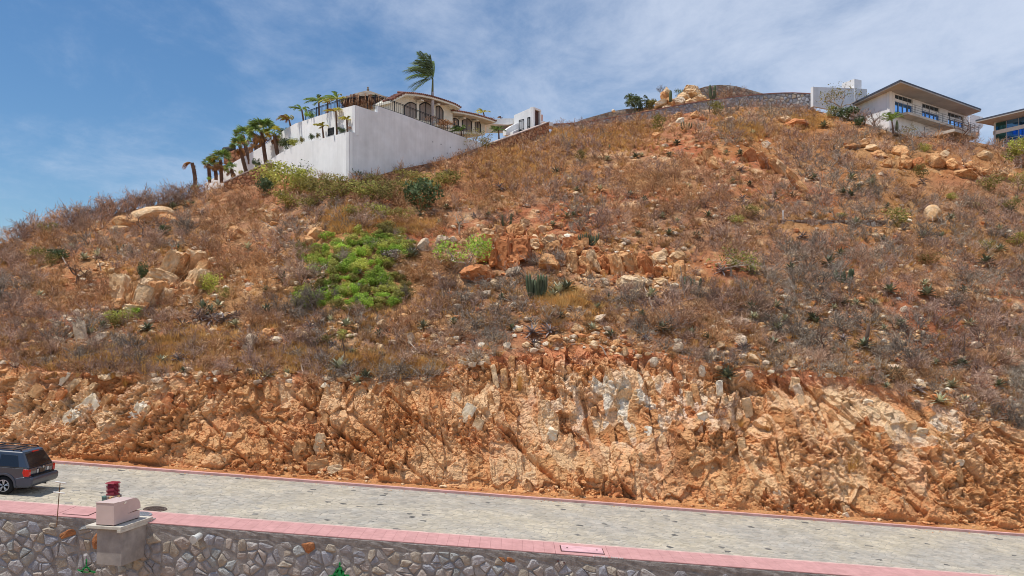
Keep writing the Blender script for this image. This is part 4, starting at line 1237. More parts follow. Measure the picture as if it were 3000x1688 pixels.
MB().prism([kp(a, b_, -.8) for a, b_ in ((1470, 400), (1470, 385), (1487, 373), (1502, 366), (1508, 366), (1508, 405))], nK * .6).obj('stair_wall', m_stucco2, gb)
MB().prism([kp(a, b_, -1.6) for a, b_ in ((1478, 402), (1478, 394), (1496, 386), (1500, 386), (1500, 402))], nK * .5).obj('stair_wall', m_stucco2, gb)
MB().prism([kp(a, b_, -1.7) for a, b_ in ((1496, 397), (1496, 389), (1507, 392), (1507, 397))], nK * .1).obj('dark_gate', m_vent, gb)
MB().prism([on_plane(a, b_, *[xy(1618, 93), xy(1640, 94)]) for a, b_ in ((1608, 358), (1621, 359), (1621, 371), (1608, 368))], Vector((0, 1.5, 0))).obj('end_block', m_stucco2, gb)
def iron_gate(x0, x1, yt0, yt1, yb0, yb1, Y, label):
    r_ = root_at('iron_gate', P((x0 + x1) / 2, (yb0 + yb1) / 2, Y), label=label, cat='gate', group='black iron gates by the entrance building')
    c4 = [P(x0, yt0, Y), P(x1, yt1, Y), P(x1, yb1, Y), P(x0, yb0, Y)]
    for i in range(4): MB().tube([c4[i], c4[(i + 1) % 4]], .05, 5).obj('bar', m_iron2, r_)
    for k in range(1, 4): MB().tube([c4[0].lerp(c4[1], k / 4), c4[3].lerp(c4[2], k / 4)], .02, 4).obj('bar', m_iron2, r_)
    MB().tube([c4[0].lerp(c4[3], .12), c4[1].lerp(c4[2], .12)], .03, 4).obj('bar', m_iron2, r_)
    MB().tube([c4[0].lerp(c4[3], .84), c4[1].lerp(c4[2], .84)], .03, 4).obj('bar', m_iron2, r_)
iron_gate(1521, 1534.5, 353, 350, 387, 381, 90.0, 'black iron gate frame standing left of the white entrance wall')
iron_gate(1546, 1552.5, 345, 343.5, 377, 373.5, 90.2, 'narrow black iron gate panel just left of the brown door')

# ---- white yard walls with the chimney tower, right
r = root_at('yard_wall', P(2430, 308, 98), label='plain white yard wall joining the end of the grey ridge wall', cat='wall')
WA, WB = xy(2384, 97.5), xy(2500, 99); nW = away(WA, WB)
MB().prism([on_plane(a, b_, WA, WB) for a, b_ in ((2384, 312), (2384, 255), (2420, 256), (2480, 258), (2540, 261), (2540, 325), (2480, 330))], nW * .3).obj('face', m_stucco, r)
MB().prism([on_plane(a, b_, WA, WB) - nW * .02 for a, b_ in ((2381.5, 312), (2381.5, 254), (2384.5, 254), (2384.5, 312))], nW * .45).obj('pier', m_stucco2, r)
r = root_at('chimney_tower', P(2500, 300, 100), label='square white chimney tower behind the leafless tree', cat='tower')
ZT = (HZ - 231) / FPX * 99
ca_, cb_, cc_ = P(2466, 240, 99 * (982 - 231) / (982 - 245)), P(2503, 231, 99), P(2524, 235, 99 * (982 - 231) / (982 - 235.5))
for p in (ca_, cb_, cc_): p.z = ZT
MB().prism([ca_, cb_, cc_, ca_ + (cc_ - cb_)], (0, 0, -6)).obj('shaft', m_stucco2, r)

# ---- modern house with the broad flat roof
m_soff = mat('tan_soffit', srgb(186, 180, 172), .9, .05, 1)
m_fas = mat('grey_roof_edge', srgb(84, 90, 104), .6, .05, 2)
m_blue = mat('sky_tinted_window_glass', srgb(140, 196, 250), .06, .12, .5, spec=1.0, metallic=1.0, obj_random=.15, col2=srgb(80, 146, 220))  # reflection of the blue sky is put into the glass as a tint
m_teal = mat('green_window_glass', srgb(62, 122, 124), .06, .15, .5, spec=1.0, metallic=.7, obj_random=.12)
m_dkglass = mat('dark_window_glass', srgb(40, 56, 66), .05, .1, .5, spec=1.0, obj_random=.12)
m_alu = mat('grey_aluminium', srgb(176, 182, 188), .4, .05, 4, metallic=.3)
m_bal = mat('balcony_concrete', srgb(206, 194, 178), .9, .08, 2)
HA, HB = (40.55, 88.0), (54.9, 98.4)
nM = away(HA, HB); dM = Vector((HB[0] - HA[0], HB[1] - HA[1], 0)).normalized()
LA, LB = (40.55, 88.0), (39.3, 94.2)
def hp(a, b_, off=0): return on_plane(a, b_, HA, HB) + nM * off
mh = root_at('modern_house', Vector((45, 92, 21.5)), label='modern white house with a broad flat roof and blue glass doors', cat='house')
ZRf = 26.2
rp = [Vector((38.85, 93.4, ZRf)), Vector((40.3, 85.0, ZRf)), Vector((54.9, 95.9, ZRf)), Vector((53.4, 103, ZRf))]
MB().prism(rp, (0, 0, .14)).obj('roof_soffit', m_soff, mh)
ctr = sum(rp, Vector()) / 4
MB().prism([ctr + (p - ctr) * 1.006 + Vector((0, 0, .142)) for p in rp], (0, 0, .16)).obj('roof', m_fas, mh)
nLL = away(LA, LB)
MB().prism([Vector((LA[0], LA[1], ZRf - .003)), Vector((LB[0], LB[1], ZRf - .003)), Vector((LB[0], LB[1], 22.5)), Vector((LA[0], LA[1], 20.5))], Vector((1, .15, 0)) * .3).obj('side_wall', m_stucco2, mh)
def pillar(x0, x1, pb0, pb1, th=.3, off=0.0, nm='pillar', m_=m_stucco2, t0=None, t1=None):
    a = hp(x0, 300, off); b_ = hp(x1, 300, off)
    za = ZRf - .004 if t0 is None else hp(x0, t0, off).z; zb_ = ZRf - .004 if t1 is None else hp(x1, t1, off).z
    q = [Vector((a.x, a.y, za)), Vector((b_.x, b_.y, zb_)), hp(x1, pb1, off), hp(x0, pb0, off)]
    return MB().prism(q, nM * th).obj(nm, m_, mh)
pillar(2607, 2622, 395, 402); pillar(2674, 2702, 420, 430); pillar(2752, 2777.5, 425, 430); pillar(2823, 2838, 400, 400)
# lintel bands between clerestory and doors
def band(x0, x1, ya0, ya1, yb0, yb1, nm, m_, off=.10, th=.15):
    return MB().prism([hp(x0, ya0, off), hp(x1, ya1, off), hp(x1, yb1, off), hp(x0, yb0, off)], nM * th).obj(nm, m_, mh)
for (x0, x1, c0, c1, d0, d1, e0, e1, f0, f1) in ((2622, 2674, 275.5, 291.5, 287.5, 303.5, 295.5, 311.5, 333, 347), (2702, 2752, 302, 317, 313, 328.5, 323.5, 338.5, 353, 366), (2777.5, 2823, 328, 342, 339, 352, 348, 360.5, 368, 380)):
    band(x0, x1, c0 - 5, c1 - 5, c0, c1, 'lintel', m_stucco2, .05)
    band(x0, x1, d0, d1, e0, e1, 'lintel', m_stucco2, .05)
    n = 4
    for k in range(n):
        t0, t1 = k / n, (k + 1) / n
        L_ = lambda p0, p1, t: p0 + (p1 - p0) * t
        X = lambda t: x0 + (x1 - x0) * t
        w = band(X(t0), X(t1), L_(c0, c1, t0), L_(c0, c1, t1), L_(d0, d1, t0), L_(d0, d1, t1), 'clerestory_window', m_dkglass, .16, .05)
        MB().tube([hp(X(t0), L_(c0, c1, t0), .13), hp(X(t0), L_(d0, d1, t0), .13)], .045, 4).obj('frame', m_alu, w)
        w = band(X(t0), X(t1), L_(e0, e1, t0), L_(e0, e1, t1), L_(f0, f1, t0), L_(f0, f1, t1), 'glass_door', m_blue, .16, .05)
        MB().tube([hp(X(t0), L_(e0, e1, t0), .12), hp(X(t0), L_(f0, f1, t0), .12)], .05, 4).obj('frame', m_alu, w)
# lower storey wall
band(2622, 2838, 333, 388, 400, 430, 'lower_wall', m_stucco2, .12, .3)
w = band(2705, 2720, 355, 359, 362, 367, 'low_window', m_blue, .09, .05)
# balcony slab
ZB = 23.72
b0 = hp(2626, 333, 0); b0.z = ZB
ap = P(2661, 328, 1); ap = Vector(((2661 - CX) / FPX * 87.9, 87.9, ZB))
e0_ = hp(2835, 380, 0); e0_.z = ZB
f_ = ap + dM * 15.2
MB().prism([b0, ap, f_, Vector((e0_.x, e0_.y, ZB))], (0, 0, .26)).obj('balcony', m_bal, mh)
m_rail = mat('dark_steel_rail', srgb(96, 98, 102), .5, .05, 4, metallic=.3)
def bars(a, b_, z0, hs_, nm, m_, parent, step=1.5, rad=.017):
    for hh in hs_: MB().tube([Vector((a.x, a.y, z0 + hh)), Vector((b_.x, b_.y, z0 + hh))], rad, 5).obj(nm, m_, parent)
    l = (b_ - a).length; n = max(1, int(l / step))
    for k in range(n + 1):
        p = a.lerp(b_, k / n); MB().tube([Vector((p.x, p.y, z0)), Vector((p.x, p.y, z0 + max(hs_)))], .035, 5).obj('post', m_, parent)
r = root_at('balcony_railing', ap.lerp(f_, .5) + Vector((0, 0, .26)), label='horizontal bar railing along the balcony of the modern house', cat='railing')
bars(ap + nM * .12 + dM * .1, f_ + nM * .12, ZB + .262, (.25, .5, .75, 1.0), 'bar', m_rail, r)
# lower deck
ZD = 21.15
dq = [Vector(((2708 - CX) / FPX * 88.2, 88.2, ZD)), Vector(((2797 - CX) / FPX * 85.0, 85.0, ZD)), Vector(((2866 - CX) / FPX * 88, 88, ZD)), Vector((49, 92, ZD))]
dk = root_at('viewing_deck', dq[1], label='lower tan deck slab jutting out below the modern house', cat='deck')
MB().prism(dq, (0, 0, .3)).obj('slab', m_bal, dk)
bars(dq[0], dq[1], ZD + .3, (.3, .6, .95), 'bar', m_rail, dk)
bars(dq[1], dq[2], ZD + .3, (.3, .6, .95), 'bar', m_rail, dk)
MB().prism([dq[0] + Vector((1.2, 1, 0)), dq[1] + Vector((0.2, 1.6, 0)), dq[2] + Vector((-1, 1, 0)), dq[3]], (0, 0, -2.4)).obj('footing', m_soff, dk)
# white blocks behind the right end of the roof
MB().prism([P(2842, 345, 99), P(2842, 335, 99), P(2870, 341, 100), P(2870, 385, 100), P(2842, 390, 99)], Vector((1, 2, 0))).obj('end_wall', m_stucco2, mh)
MB().prism([P(2871, 341, 100), P(2880, 343, 100), P(2880, 372, 100), P(2871, 380, 100)], Vector((.5, 2, 0))).obj('chimney', m_stucco2, mh)
MB().prism([P(2815, 303.5, 98.5), P(2828, 303, 98.5), P(2833, 312, 98.5), P(2820, 315, 98.5)], Vector((.5, 1.5, 0))).obj('roof_vent', m_stucco2, mh)
# ---- second glass house at the right edge
h2 = root_at('glass_house', P(2990, 425, 90), label='second modern house with a flat roof and large blue green windows, at the right edge', cat='house')
Z2 = (HZ - 359) / FPX * 92.0
q0 = Vector(((2858 - CX) / FPX * 92, 92.0, Z2)); dirr = Vector((2.5, -4.7, 0)).normalized()
q1 = q0 + dirr * 12
bk = Vector((4.7, 2.5, 0)).normalized()
rp = [q0, q1, q1 + bk * 9, q0 + bk * 9]
MB().prism(rp, (0, 0, .14)).obj('roof_soffit', m_soff, h2)
MB().prism([p + Vector((0, 0, .142)) - bk * .02 for p in rp], (0, 0, .14)).obj('roof', m_fas, h2)
W0 = q0 + bk * 1.9 + dirr * .9; W1 = W0 + dirr * 12
ga, gbb = (W0.x, W0.y), (W1.x, W1.y); n3_ = away(ga, gbb)
def g2(u, z0, z1, u1, nm, m_, off=0, th=.06, parent=h2):
    a = W0 + dirr * u + n3_ * off; b_ = W0 + dirr * u1 + n3_ * off
    return MB().prism([Vector((a.x, a.y, z0)), Vector((b_.x, b_.y, z0)), Vector((b_.x, b_.y, z1)), Vector((a.x, a.y, z1))], n3_ * th).obj(nm, m_, parent)
zz0 = Z2
for k in range(8):
    u0, u1 = k * 1.35, (k + 1) * 1.35
    m_ = m_teal if k < 1 else m_blue
    w = g2(u0, zz0 - .95, zz0 - .1, u1, 'upper_window', m_, .08)
    g2(u0, zz0 - .95, zz0 - .1, u0 + .07, 'frame', m_alu, .03, .06, w)
    w = g2(u0, zz0 - 3.3, zz0 - 1.35, u1, 'glass_door', m_ if k != 0 else m_teal, .08)
    g2(u0, zz0 - 3.3, zz0 - 1.35, u0 + .09, 'frame', m_alu, .03, .06, w)
g2(-.1, zz0 - 1.36, zz0 - .94, 10.9, 'lintel', m_stucco2, 0, .14)
g2(-.1, zz0 - 3.9, zz0 - 3.3, 10.9, 'plinth_wall', m_bal, 0, .3)
MB().prism([W0 + Vector((0, 0, -.003)), W0 + bk * 6 + Vector((0, 0, -.003)), W0 + bk * 6 + Vector((0, 0, -4)), W0 + Vector((0, 0, -4))], dirr * .2).obj('side_wall', m_stucco, h2)
a = W0 - n3_ * 1.0; b_ = W1 - n3_ * 1.0
MB().prism([a + Vector((0, 0, -3.55)), b_ + Vector((0, 0, -3.55)), W1 + Vector((0, 0, -3.55)), W0 + Vector((0, 0, -3.55))], (0, 0, .2)).obj('balcony', m_bal, h2)
r = root_at('balcony_railing', a + Vector((0, 0, -3.3)), label='pale bar railing in front of the blue green windows at the right edge', cat='railing')
bars(a, b_, Z2 - 3.35, (.25, .5, .75, 1.0), 'bar', m_alu, r, 1.6)
# ================================================================ rocks
nrs = np.random.RandomState(77)
def ico(sub):
    bm = bmesh.new(); bmesh.ops.create_icosphere(bm, subdivisions=sub, radius=1)
    V = np.array([v.co[:] for v in bm.verts]); F = np.array([[v.index for v in f.verts] for f in bm.faces]); bm.free()
    return V, F
ICO = {1: ico(1), 2: ico(2), 3: ico(3), 4: ico(4)}
def rock_np(sub, seed, ncut=12, lo=.55, hi=.85, noise=.05, box=None):
    """a boulder: a ball cut by flat planes"""
    rs = np.random.RandomState(seed)
    V, F = ICO[sub]; V = V.copy()
    if box is not None: V = V * 1.6
    pl_ = []
    if box is not None:
        for a in range(3):
            for s in (-1, 1):
                n = np.zeros(3); n[a] = s; n += rs.randn(3) * .13; n /= np.linalg.norm(n); pl_.append((n, box[a] * (.85 + .3 * rs.rand())))
    for k in range(ncut):
        n = rs.randn(3); n /= np.linalg.norm(n)
        pl_.append((n, (lo + (hi - lo) * rs.rand()) * (1.25 if box is not None else 1)))
    for n, d in pl_:
        h = V @ n; m = h > d
        V[m] -= np.outer(h[m] - d, n)
    nn = V / (np.linalg.norm(V, axis=1, keepdims=True) + 1e-9)
    ph = rs.rand(6, 3) * 7; fr = 2.5 + 6 * rs.rand(6, 3)
    nz = sum(np.sin((V * fr[k]).sum(1) * (1 + .5 * k) + ph[k, 0]) / (1.5 + k) for k in range(6))
    st = np.sign(np.sin(V @ (rs.randn(3) * 7) + 2 * nz)) * .5
    V += nn * (nz * noise * 1.2 + st * noise * .9)[:, None]
    V += rs.randn(*V.shape) * noise * .6
    V -= (V.max(0) + V.min(0)) / 2; V /= (V.max(0) - V.min(0))     # fits the unit box
    return V, F
ROCKS = {'boulder': [np_mesh('boulder', *rock_np(4, 100 + k, 24, .5, .88, .03)) for k in range(10)],
         'smooth': [np_mesh('boulder', *rock_np(3, 150 + k, 14, .68, .95, .012)) for k in range(5)],
         'slab': [np_mesh('rock_slab', *rock_np(4, 200 + k, 18, .58, .95, .035, (.62, .55, .72))) for k in range(10)],
         'stone': [np_mesh('rock', *rock_np(2, 300 + k, 9, .5, .8, .04)) for k in range(10)]}
rockm = {'p': mat('pale_tan_rock', srgb(230, 200, 160), .92, .25, 5, 1, 7, .09, col2=srgb(204, 162, 116), obj_random=.12, patch=1.3),
         't': mat('tan_rock', srgb(222, 174, 122), .92, .28, 5, 1, 7, .09, col2=srgb(194, 136, 88), obj_random=.12, patch=1.3),
         'o': mat('orange_rock', srgb(206, 140, 92), .92, .28, 5, 1, 7, .09, col2=srgb(182, 114, 70), obj_random=.12, patch=1.3),
         'g': mat('grey_rock', srgb(222, 200, 172), .92, .25, 5, 1, 7, .09, col2=srgb(196, 170, 142), obj_random=.12, patch=1.3),
         'w': mat('white_quartz', srgb(238, 226, 204), .85, .14, 5, 1, 9, .05, col2=srgb(216, 192, 156), obj_random=.08, patch=1.5)}
for kk in ROCKS:
    for me in ROCKS[kk]: me.materials.append(rockm['t'])
EXC = []        # (px, py, half width, height): scrub keeps clear of these
REG = []          # (object, look, kind, px, py) -> labelled at the end
def set_mat(o, m_):
    o.material_slots[0].link = 'OBJECT'; o.material_slots[0].material = m_
rr = random.Random(99)
LOOK = {'p': 'pale tan', 't': 'tan', 'o': 'orange brown', 'g': 'grey', 'w': 'whitish'}
def rock(px, py, w, h, tone='p', shape='boulder', roll=0, depth=None, sink=.18, group='boulders and blocks on the hillside', look=None, label=None, cut=False):
    """(px,py) the middle of the rock in the photograph, w and h its size there"""
    base = ground(px, py + h * .45)
    Y = base.y
    k = Y / FPX
    W_, H_ = w * k, h * k * 1.12
    D_ = depth * k if depth else W_ * (.75 + .4 * rr.random())
    me = rr.choice(ROCKS[shape])
    nm = {'boulder': 'boulder', 'smooth': 'boulder', 'slab': 'rock_slab', 'stone': 'rock'}[shape]
    cz_ = base.z + H_ * (.5 - sink)
    o = link(nm, me, None, (base.x, Y + D_ * (.12 if not cut else .22), cz_), group=group)
    o.rotation_mode = 'YXZ'
    if shape == 'slab':
        o.rotation_euler = (R(rr.uniform(-12, 8)), R(roll), R(rr.uniform(-18, 18)))
    else:
        o.rotation_euler = (R(rr.uniform(-20, 20)), R(roll if roll else rr.uniform(-20, 20)), R(rr.uniform(0, 360)))
    c_, s_ = abs(math.cos(R(roll))), abs(math.sin(R(roll)))
    o.scale = (W_ * 1.04, D_, H_ * 1.04)
    set_mat(o, rockm[tone])
    if not cut and w > 21: EXC.append((px, py, w * .5, h * .6))
    if label: o['label'] = label; o['category'] = 'boulder'
    else: REG.append((o, look or LOOK[tone], {'boulder': 'boulder', 'smooth': 'boulder', 'slab': 'rock slab', 'stone': 'rock'}[shape], px, py))
    return o
# left ridge and outcrop
rock(440, 625, 125, 46, 'p', 'smooth', label='long pale rounded boulder below the left skyline, largest on that ridge')
rock(372, 650, 86, 36, 't', 'smooth'); rock(350, 672, 60, 24, 'p', 'smooth'); rock(490, 640, 50, 30, 't', 'smooth')
rock(690, 680, 58, 42, 't', 'boulder'); rock(676, 660, 36, 22, 'p', 'boulder'); rock(797, 634, 40, 34, 'p', 'boulder'); rock(800, 655, 30, 16, 't', 'boulder')
for a in ((498, 772, 46, 86, 'p', 24), (528, 778, 30, 84, 't', 28), (556, 768, 34, 88, 'p', 26), (590, 790, 34, 66, 't', 30), (566, 818, 52, 92, 'p', 20), (548, 850, 50, 60, 't', 22), (600, 815, 22, 60, 'p', 20)):
    rock(a[0], a[1], a[2], a[3], a[4], 'slab', a[5], depth=70, group='split slabs of the left outcrop')
for a in ((472, 812, 86, 44, 'p', 18), (352, 842, 44, 84, 'p', -10), (388, 860, 40, 76, 't', 10), (420, 868, 48, 64, 'p', 12), (455, 855, 44, 70, 't', 14), (490, 862, 40, 50, 'p', 20), (440, 835, 50, 40, 'p', 10), (550, 873, 46, 22, 'w', 0), (395, 905, 60, 30, 'p', 5), (345, 890, 40, 30, 't', 0)):
    rock(a[0], a[1], a[2], a[3], a[4], 'slab', a[5], depth=70, group='split slabs of the left outcrop')
# middle outcrop of columns
for a in ((1427, 682, 42, 28, 'p', 5), (1463, 676, 38, 34, 't', 10), (1510, 672, 56, 44, 't', 20), (1565, 684, 32, 40, 't', -22), (1607, 705, 56, 40, 'p', -18), (1626, 726, 44, 40, 't', -25), (1662, 714, 30, 38, 'o', 0), (1693, 720, 34, 34, 't', 0), (1540, 655, 36, 22, 'p', 15), (1590, 670, 28, 20, 'p', 0)):
    rock(*a[:5], 'slab', a[5], group='blocks of the middle outcrop')
for a in ((1418, 728, 74, 84, 't', 8), (1479, 738, 52, 96, 'o', -4), (1529, 733, 60, 72, 'o', 4), (1566, 712, 32, 30, 'p', 0), (1450, 760, 40, 50, 'o', 0), (1500, 770, 40, 40, 'o', 0)):
    rock(*a[:5], 'slab', a[5], depth=90, group='blocks of the middle outcrop')
for a in ((1680, 760, 34, 70, 'p', -16), (1712, 769, 36, 84, 't', -18), (1742, 766, 34, 78, 'p', -18), (1772, 764, 30, 74, 'o', -20), (1803, 774, 36, 78, 't', -20), (1840, 763, 36, 86, 'p', -22), (1868, 758, 28, 86, 'p', -24), (1893, 772, 26, 104, 'p', -28), (1918, 800, 26, 50, 't', -30), (1675, 775, 30, 28, 'p', 0), (1707, 785, 26, 28, 'p', 0), (1690, 735, 40, 26, 'p', 0), (1745, 735, 30, 24, 'p', 0), (1812, 722, 34, 22, 'p', 0)):
    rock(a[0], a[1] + rr.uniform(-6, 6), a[2] * .95, a[3] * rr.uniform(.7, 1.0), rr.choice('to') if a[4] == 'p' and rr.random() < .5 else 'o' if a[4] == 't' and rr.random() < .5 else a[4], 'slab', a[5] + rr.uniform(-7, 7), depth=60, group='blocks of the middle outcrop')
for a in ((1614, 768, 70, 46, 't'), (1402, 800, 112, 58, 'o'), (1498, 795, 50, 22, 'g'), (1848, 832, 78, 52, 'p'), (1895, 826, 34, 22, 'p'), (1935, 822, 40, 22, 'p'), (1932, 752, 50, 34, 'p'), (1985, 752, 44, 34, 'p'), (1990, 790, 44, 60, 't'), (1870, 862, 50, 26, 'p'), (1450, 830, 40, 22, 'p')):
    rock(*a, 'boulder', group='blocks of the middle outcrop')
for k in range(105):
    px = rr.uniform(1400, 1950); mid = np.interp(px, [1400, 1500, 1600, 1700, 1800, 1950], [715, 712, 708, 745, 770, 770]); py = mid + rr.gauss(0, 26)
    rock(px, py, rr.uniform(14, 32), rr.uniform(14, 34), rr.choice('pttooo'), rr.choice(('slab', 'boulder')), float(np.interp(px, [1400, 1650, 1950], [8, -14, -26])) + rr.uniform(-15, 15), group='blocks of the middle outcrop')
for k in range(34):
    px, py = rr.uniform(330, 620), 0; py = float(np.interp(px, [330, 450, 560, 620], [860, 850, 820, 790])) + rr.gauss(0, 26)
    rock(px, py, rr.uniform(16, 36), rr.uniform(14, 34), rr.choice('pptto'), rr.choice(('slab', 'boulder')), 20 + rr.uniform(-20, 15), group='split slabs of the left outcrop')
# single boulders scattered over the slope
for a in ((1240, 714, 34, 40, 'g'), (1294, 705, 52, 34, 'g'), (1329, 702, 26, 22, 'g'), (1358, 708, 30, 22, 'p'), (1382, 694, 26, 22, 'g'), (925, 685, 58, 46, 't'), (903, 708, 46, 32, 't'), (904, 804, 44, 18, 'g'), (853, 815, 30, 36, 'p'), (824, 797, 22, 20, 'p'), (845, 785, 24, 14, 'p'),
          (1690, 960, 36, 30, 'p'), (1760, 931, 48, 20, 'g'), (1422, 862, 34, 22, 'g'), (1365, 876, 30, 18, 'g'), (1630, 996, 40, 30, 't'), (1484, 1013, 20, 18, 'g'), (1987, 1016, 36, 32, 'g'), (1119, 953, 38, 28, 'p'), (888, 983, 34, 28, 'p'), (810, 995, 30, 20, 'w'), (775, 978, 42, 30, 't'), (1115, 1018, 24, 20, 'p'), (1485, 1012, 20, 22, 'g'),
          (2527, 716, 22, 16, 'o'), (2392, 870, 28, 16, 'p'), (2038, 335, 30, 26, 't'), (2136, 350, 40, 20, 'p'), (1993, 352, 28, 16, 'w'), (2247, 422, 28, 22, 'w'), (2120, 505, 20, 18, 'p'), (1922, 397, 30, 24, 't'), (1985, 340, 30, 24, 't'), (2060, 346, 22, 16, 'o'), (2170, 352, 26, 18, 'p'),
          (2887, 455, 44, 28, 'p'), (2848, 483, 38, 26, 't'), (2835, 507, 58, 34, 't'), (2882, 500, 40, 30, 't'), (2768, 450, 28, 24, 'p'), (2334, 358, 72, 30, 'o'), (2300, 350, 40, 18, 'p'), (2530, 420, 50, 26, 't'), (2560, 432, 50, 22, 'p'), (2500, 430, 46, 22, 't'), (2580, 450, 50, 24, 't'), (2640, 440, 46, 34, 't'), (2655, 470, 40, 50, 't'), (2690, 480, 44, 40, 'o'), (2600, 480, 40, 26, 't'), (2745, 470, 50, 44, 't'), (2790, 480, 40, 36, 't'), (2930, 510, 46, 22, 'p'), (2970, 520, 40, 20, 't'),
          (1914, 1061, 30, 26, 'g'), (2056, 1084, 26, 32, 'g'), (2171, 999, 42, 38, 'g'), (2090, 1030, 30, 24, 'p'), (2190, 1100, 34, 30, 'g'), (2110, 1010, 34, 24, 'p'), (2210, 1050, 36, 24, 'p'), (1740, 1010, 30, 22, 'p'), (1800, 1005, 40, 20, 't'), (1830, 1030, 26, 30, 'p'), (2340, 1050, 34, 22, 'p'), (2320, 1065, 24, 20, 'p'), (2860, 1010, 34, 22, 'g'), (2620, 1080, 40, 24, 'g'), (2870, 870, 30, 22, 'g'), (2650, 905, 26, 20, 'g'), (2980, 900, 30, 26, 'g'), (1320, 1000, 30, 24, 'p'), (1270, 985, 24, 18, 'p'), (700, 800, 24, 16, 'p'), (730, 836, 26, 18, 'g'), (620, 760, 26, 18, 'p'), (250, 800, 40, 20, 'p'), (215, 880, 40, 24, 'p'), (225, 915, 34, 22, 'g')):
    rock(*a, 'boulder')
rock(2734, 622, 60, 46, 'p', 'smooth', label='smooth rounded tan boulder beside the olive bush on the right slope', roll=28)
rock(2312, 836, 42, 46, 'g', 'slab', -18, label='pale grey leaning block standing alone on the right slope')
rock(237, 972, 34, 66, 'g', 'slab', -14, label='tall upright pinkish grey slab beside an agave, left edge of the slope', depth=26)
rock(284, 990, 26, 52, 'g', 'slab', 55); rock(730, 1002, 34, 52, 'g', 'slab', 14); rock(1215, 926, 46, 18, 'p', 'slab', -30); rock(1205, 992, 24, 36, 'g', 'slab', -8); rock(690, 1010, 30, 26, 'o', 'slab', 20)
for a in ((2275, 482, 24, 60, 't', -40), (2300, 492, 22, 70, 'p', -38), (2330, 520, 24, 80, 't', -36), (2350, 545, 20, 40, 't', -40), (2078, 456, 40, 40, 't', 0), (2095, 476, 36, 40, 't', -15), (2055, 470, 34, 26, 't', 0), (2235, 470, 26, 50, 'o', -30), (2200, 455, 36, 40, 'o', -30)):
    rock(*a[:5], 'slab', a[5])
# slabs standing proud of the road cut
CUTG = 'slabs jutting from the road cut'
for a in ((252, 1160, 54, 76, 'w', 38), (196, 1200, 40, 76, 'w', 50), (232, 1215, 30, 50, 'g', 0), (385, 1185, 30, 110, 'w', 30), (412, 1190, 24, 104, 'p', 30), (440, 1180, 36, 96, 't', 32), (470, 1165, 26, 80, 'o', 34), (301, 1158, 24, 70, 't', 28), (146, 1150, 30, 56, 't', 30), (170, 1140, 22, 60, 'o', 34), (188, 1092, 24, 42, 'w', 42), (212, 1110, 26, 50, 'p', 44), (240, 1112, 26, 40, 't', 40), (266, 1118, 22, 40, 'p', 44), (538, 1148, 26, 36, 't', 10),
          (1742, 1120, 30, 60, 'w', -6), (1728, 1140, 20, 36, 'w', 10), (1862, 1118, 18, 28, 'w', 0), (1900, 1253, 24, 36, 'w', 0), (1620, 1258, 32, 36, 'w', 10), (2058, 1212, 36, 40, 'w', -20), (1597, 1178, 30, 54, 'p', 0), (2178, 1288, 30, 56, 'p', -10), (1760, 1075, 24, 50, 't', -8), (1790, 1085, 22, 60, 'p', -4), (1815, 1080, 16, 56, 't', -6), (1838, 1090, 16, 50, 'p', -6), (1860, 1060, 22, 60, 'o', 4), (1870, 1095, 24, 40, 'o', 0), (1575, 1045, 24, 46, 'o', 0), (1605, 1050, 24, 50, 'o', -12), (1640, 1045, 20, 44, 't', -10), (1670, 1075, 20, 50, 't', -24), (1985, 1120, 26, 70, 'o', -8), (2020, 1150, 22, 50, 'p', -6), (2040, 1130, 26, 60, 't', -12), (2110, 1120, 20, 50, 'w', -4), (2130, 1165, 20, 40, 'p', -10), (1360, 1058, 40, 18, 'w', 10), (1422, 1052, 36, 32, 'p', -30), (1450, 1075, 20, 70, 'p', -10), (1480, 1085, 24, 60, 't', -6), (1500, 1045, 24, 30, 't', 0), (1340, 1150, 36, 30, 'p', 0), (1370, 1190, 34, 60, 'w', 24), (1395, 1230, 30, 70, 'p', 20), (1280, 1190, 40, 20, 'p', -28),
          (1150, 1285, 24, 34, 'p', 0), (1060, 1330, 26, 40, 't', 0), (930, 1350, 60, 26, 't', -10), (980, 1362, 60, 26, 'p', -8), (1010, 1375, 50, 22, 't', -8), (905, 1210, 24, 30, 't', 10), (895, 1140, 30, 30, 't', -20), (2190, 1170, 28, 60, 'p', -16), (2330, 1110, 30, 40, 'p', 10), (2480, 1180, 50, 44, 'p', -18), (2560, 1200, 60, 26, 'p', 30), (2540, 1170, 30, 18, 'w', 0), (2600, 1210, 40, 40, 'p', -30), (2420, 1290, 40, 50, 'p', -20), (2670, 1235, 44, 26, 'p', -12), (2700, 1255, 36, 20, 'w', -5), (2810, 1350, 30, 20, 'w', 0), (2660, 1480, 50, 56, 'p', -14), (2625, 1500, 36, 50, 't', -20), (2530, 1440, 60, 50, 't', -22), (2480, 1480, 26, 60, 'p', -22), (2280, 1440, 30, 50, 'g', -8), (2300, 1460, 36, 40, 'p', 0), (2345, 1480, 34, 40, 'o', 0), (1810, 1465, 44, 20, 'p', -10), (1700, 1460, 36, 36, 't', -14), (1650, 1440, 40, 36, 't', 10)):
    rock(*a[:5], 'slab', a[5], sink=.5, cut=True, depth=34, group=CUTG)
for k in range(13):     # the pale dike running down to the kerb
    t = k / 12
    rock(2345 + 145 * t + rr.uniform(-5, 5), 1130 + 375 * t, 20 + 6 * rr.random(), 60, ('g', 'p', 't')[k % 3], 'slab', -22, sink=.5, cut=True, depth=26, group='pale dike across the road cut')
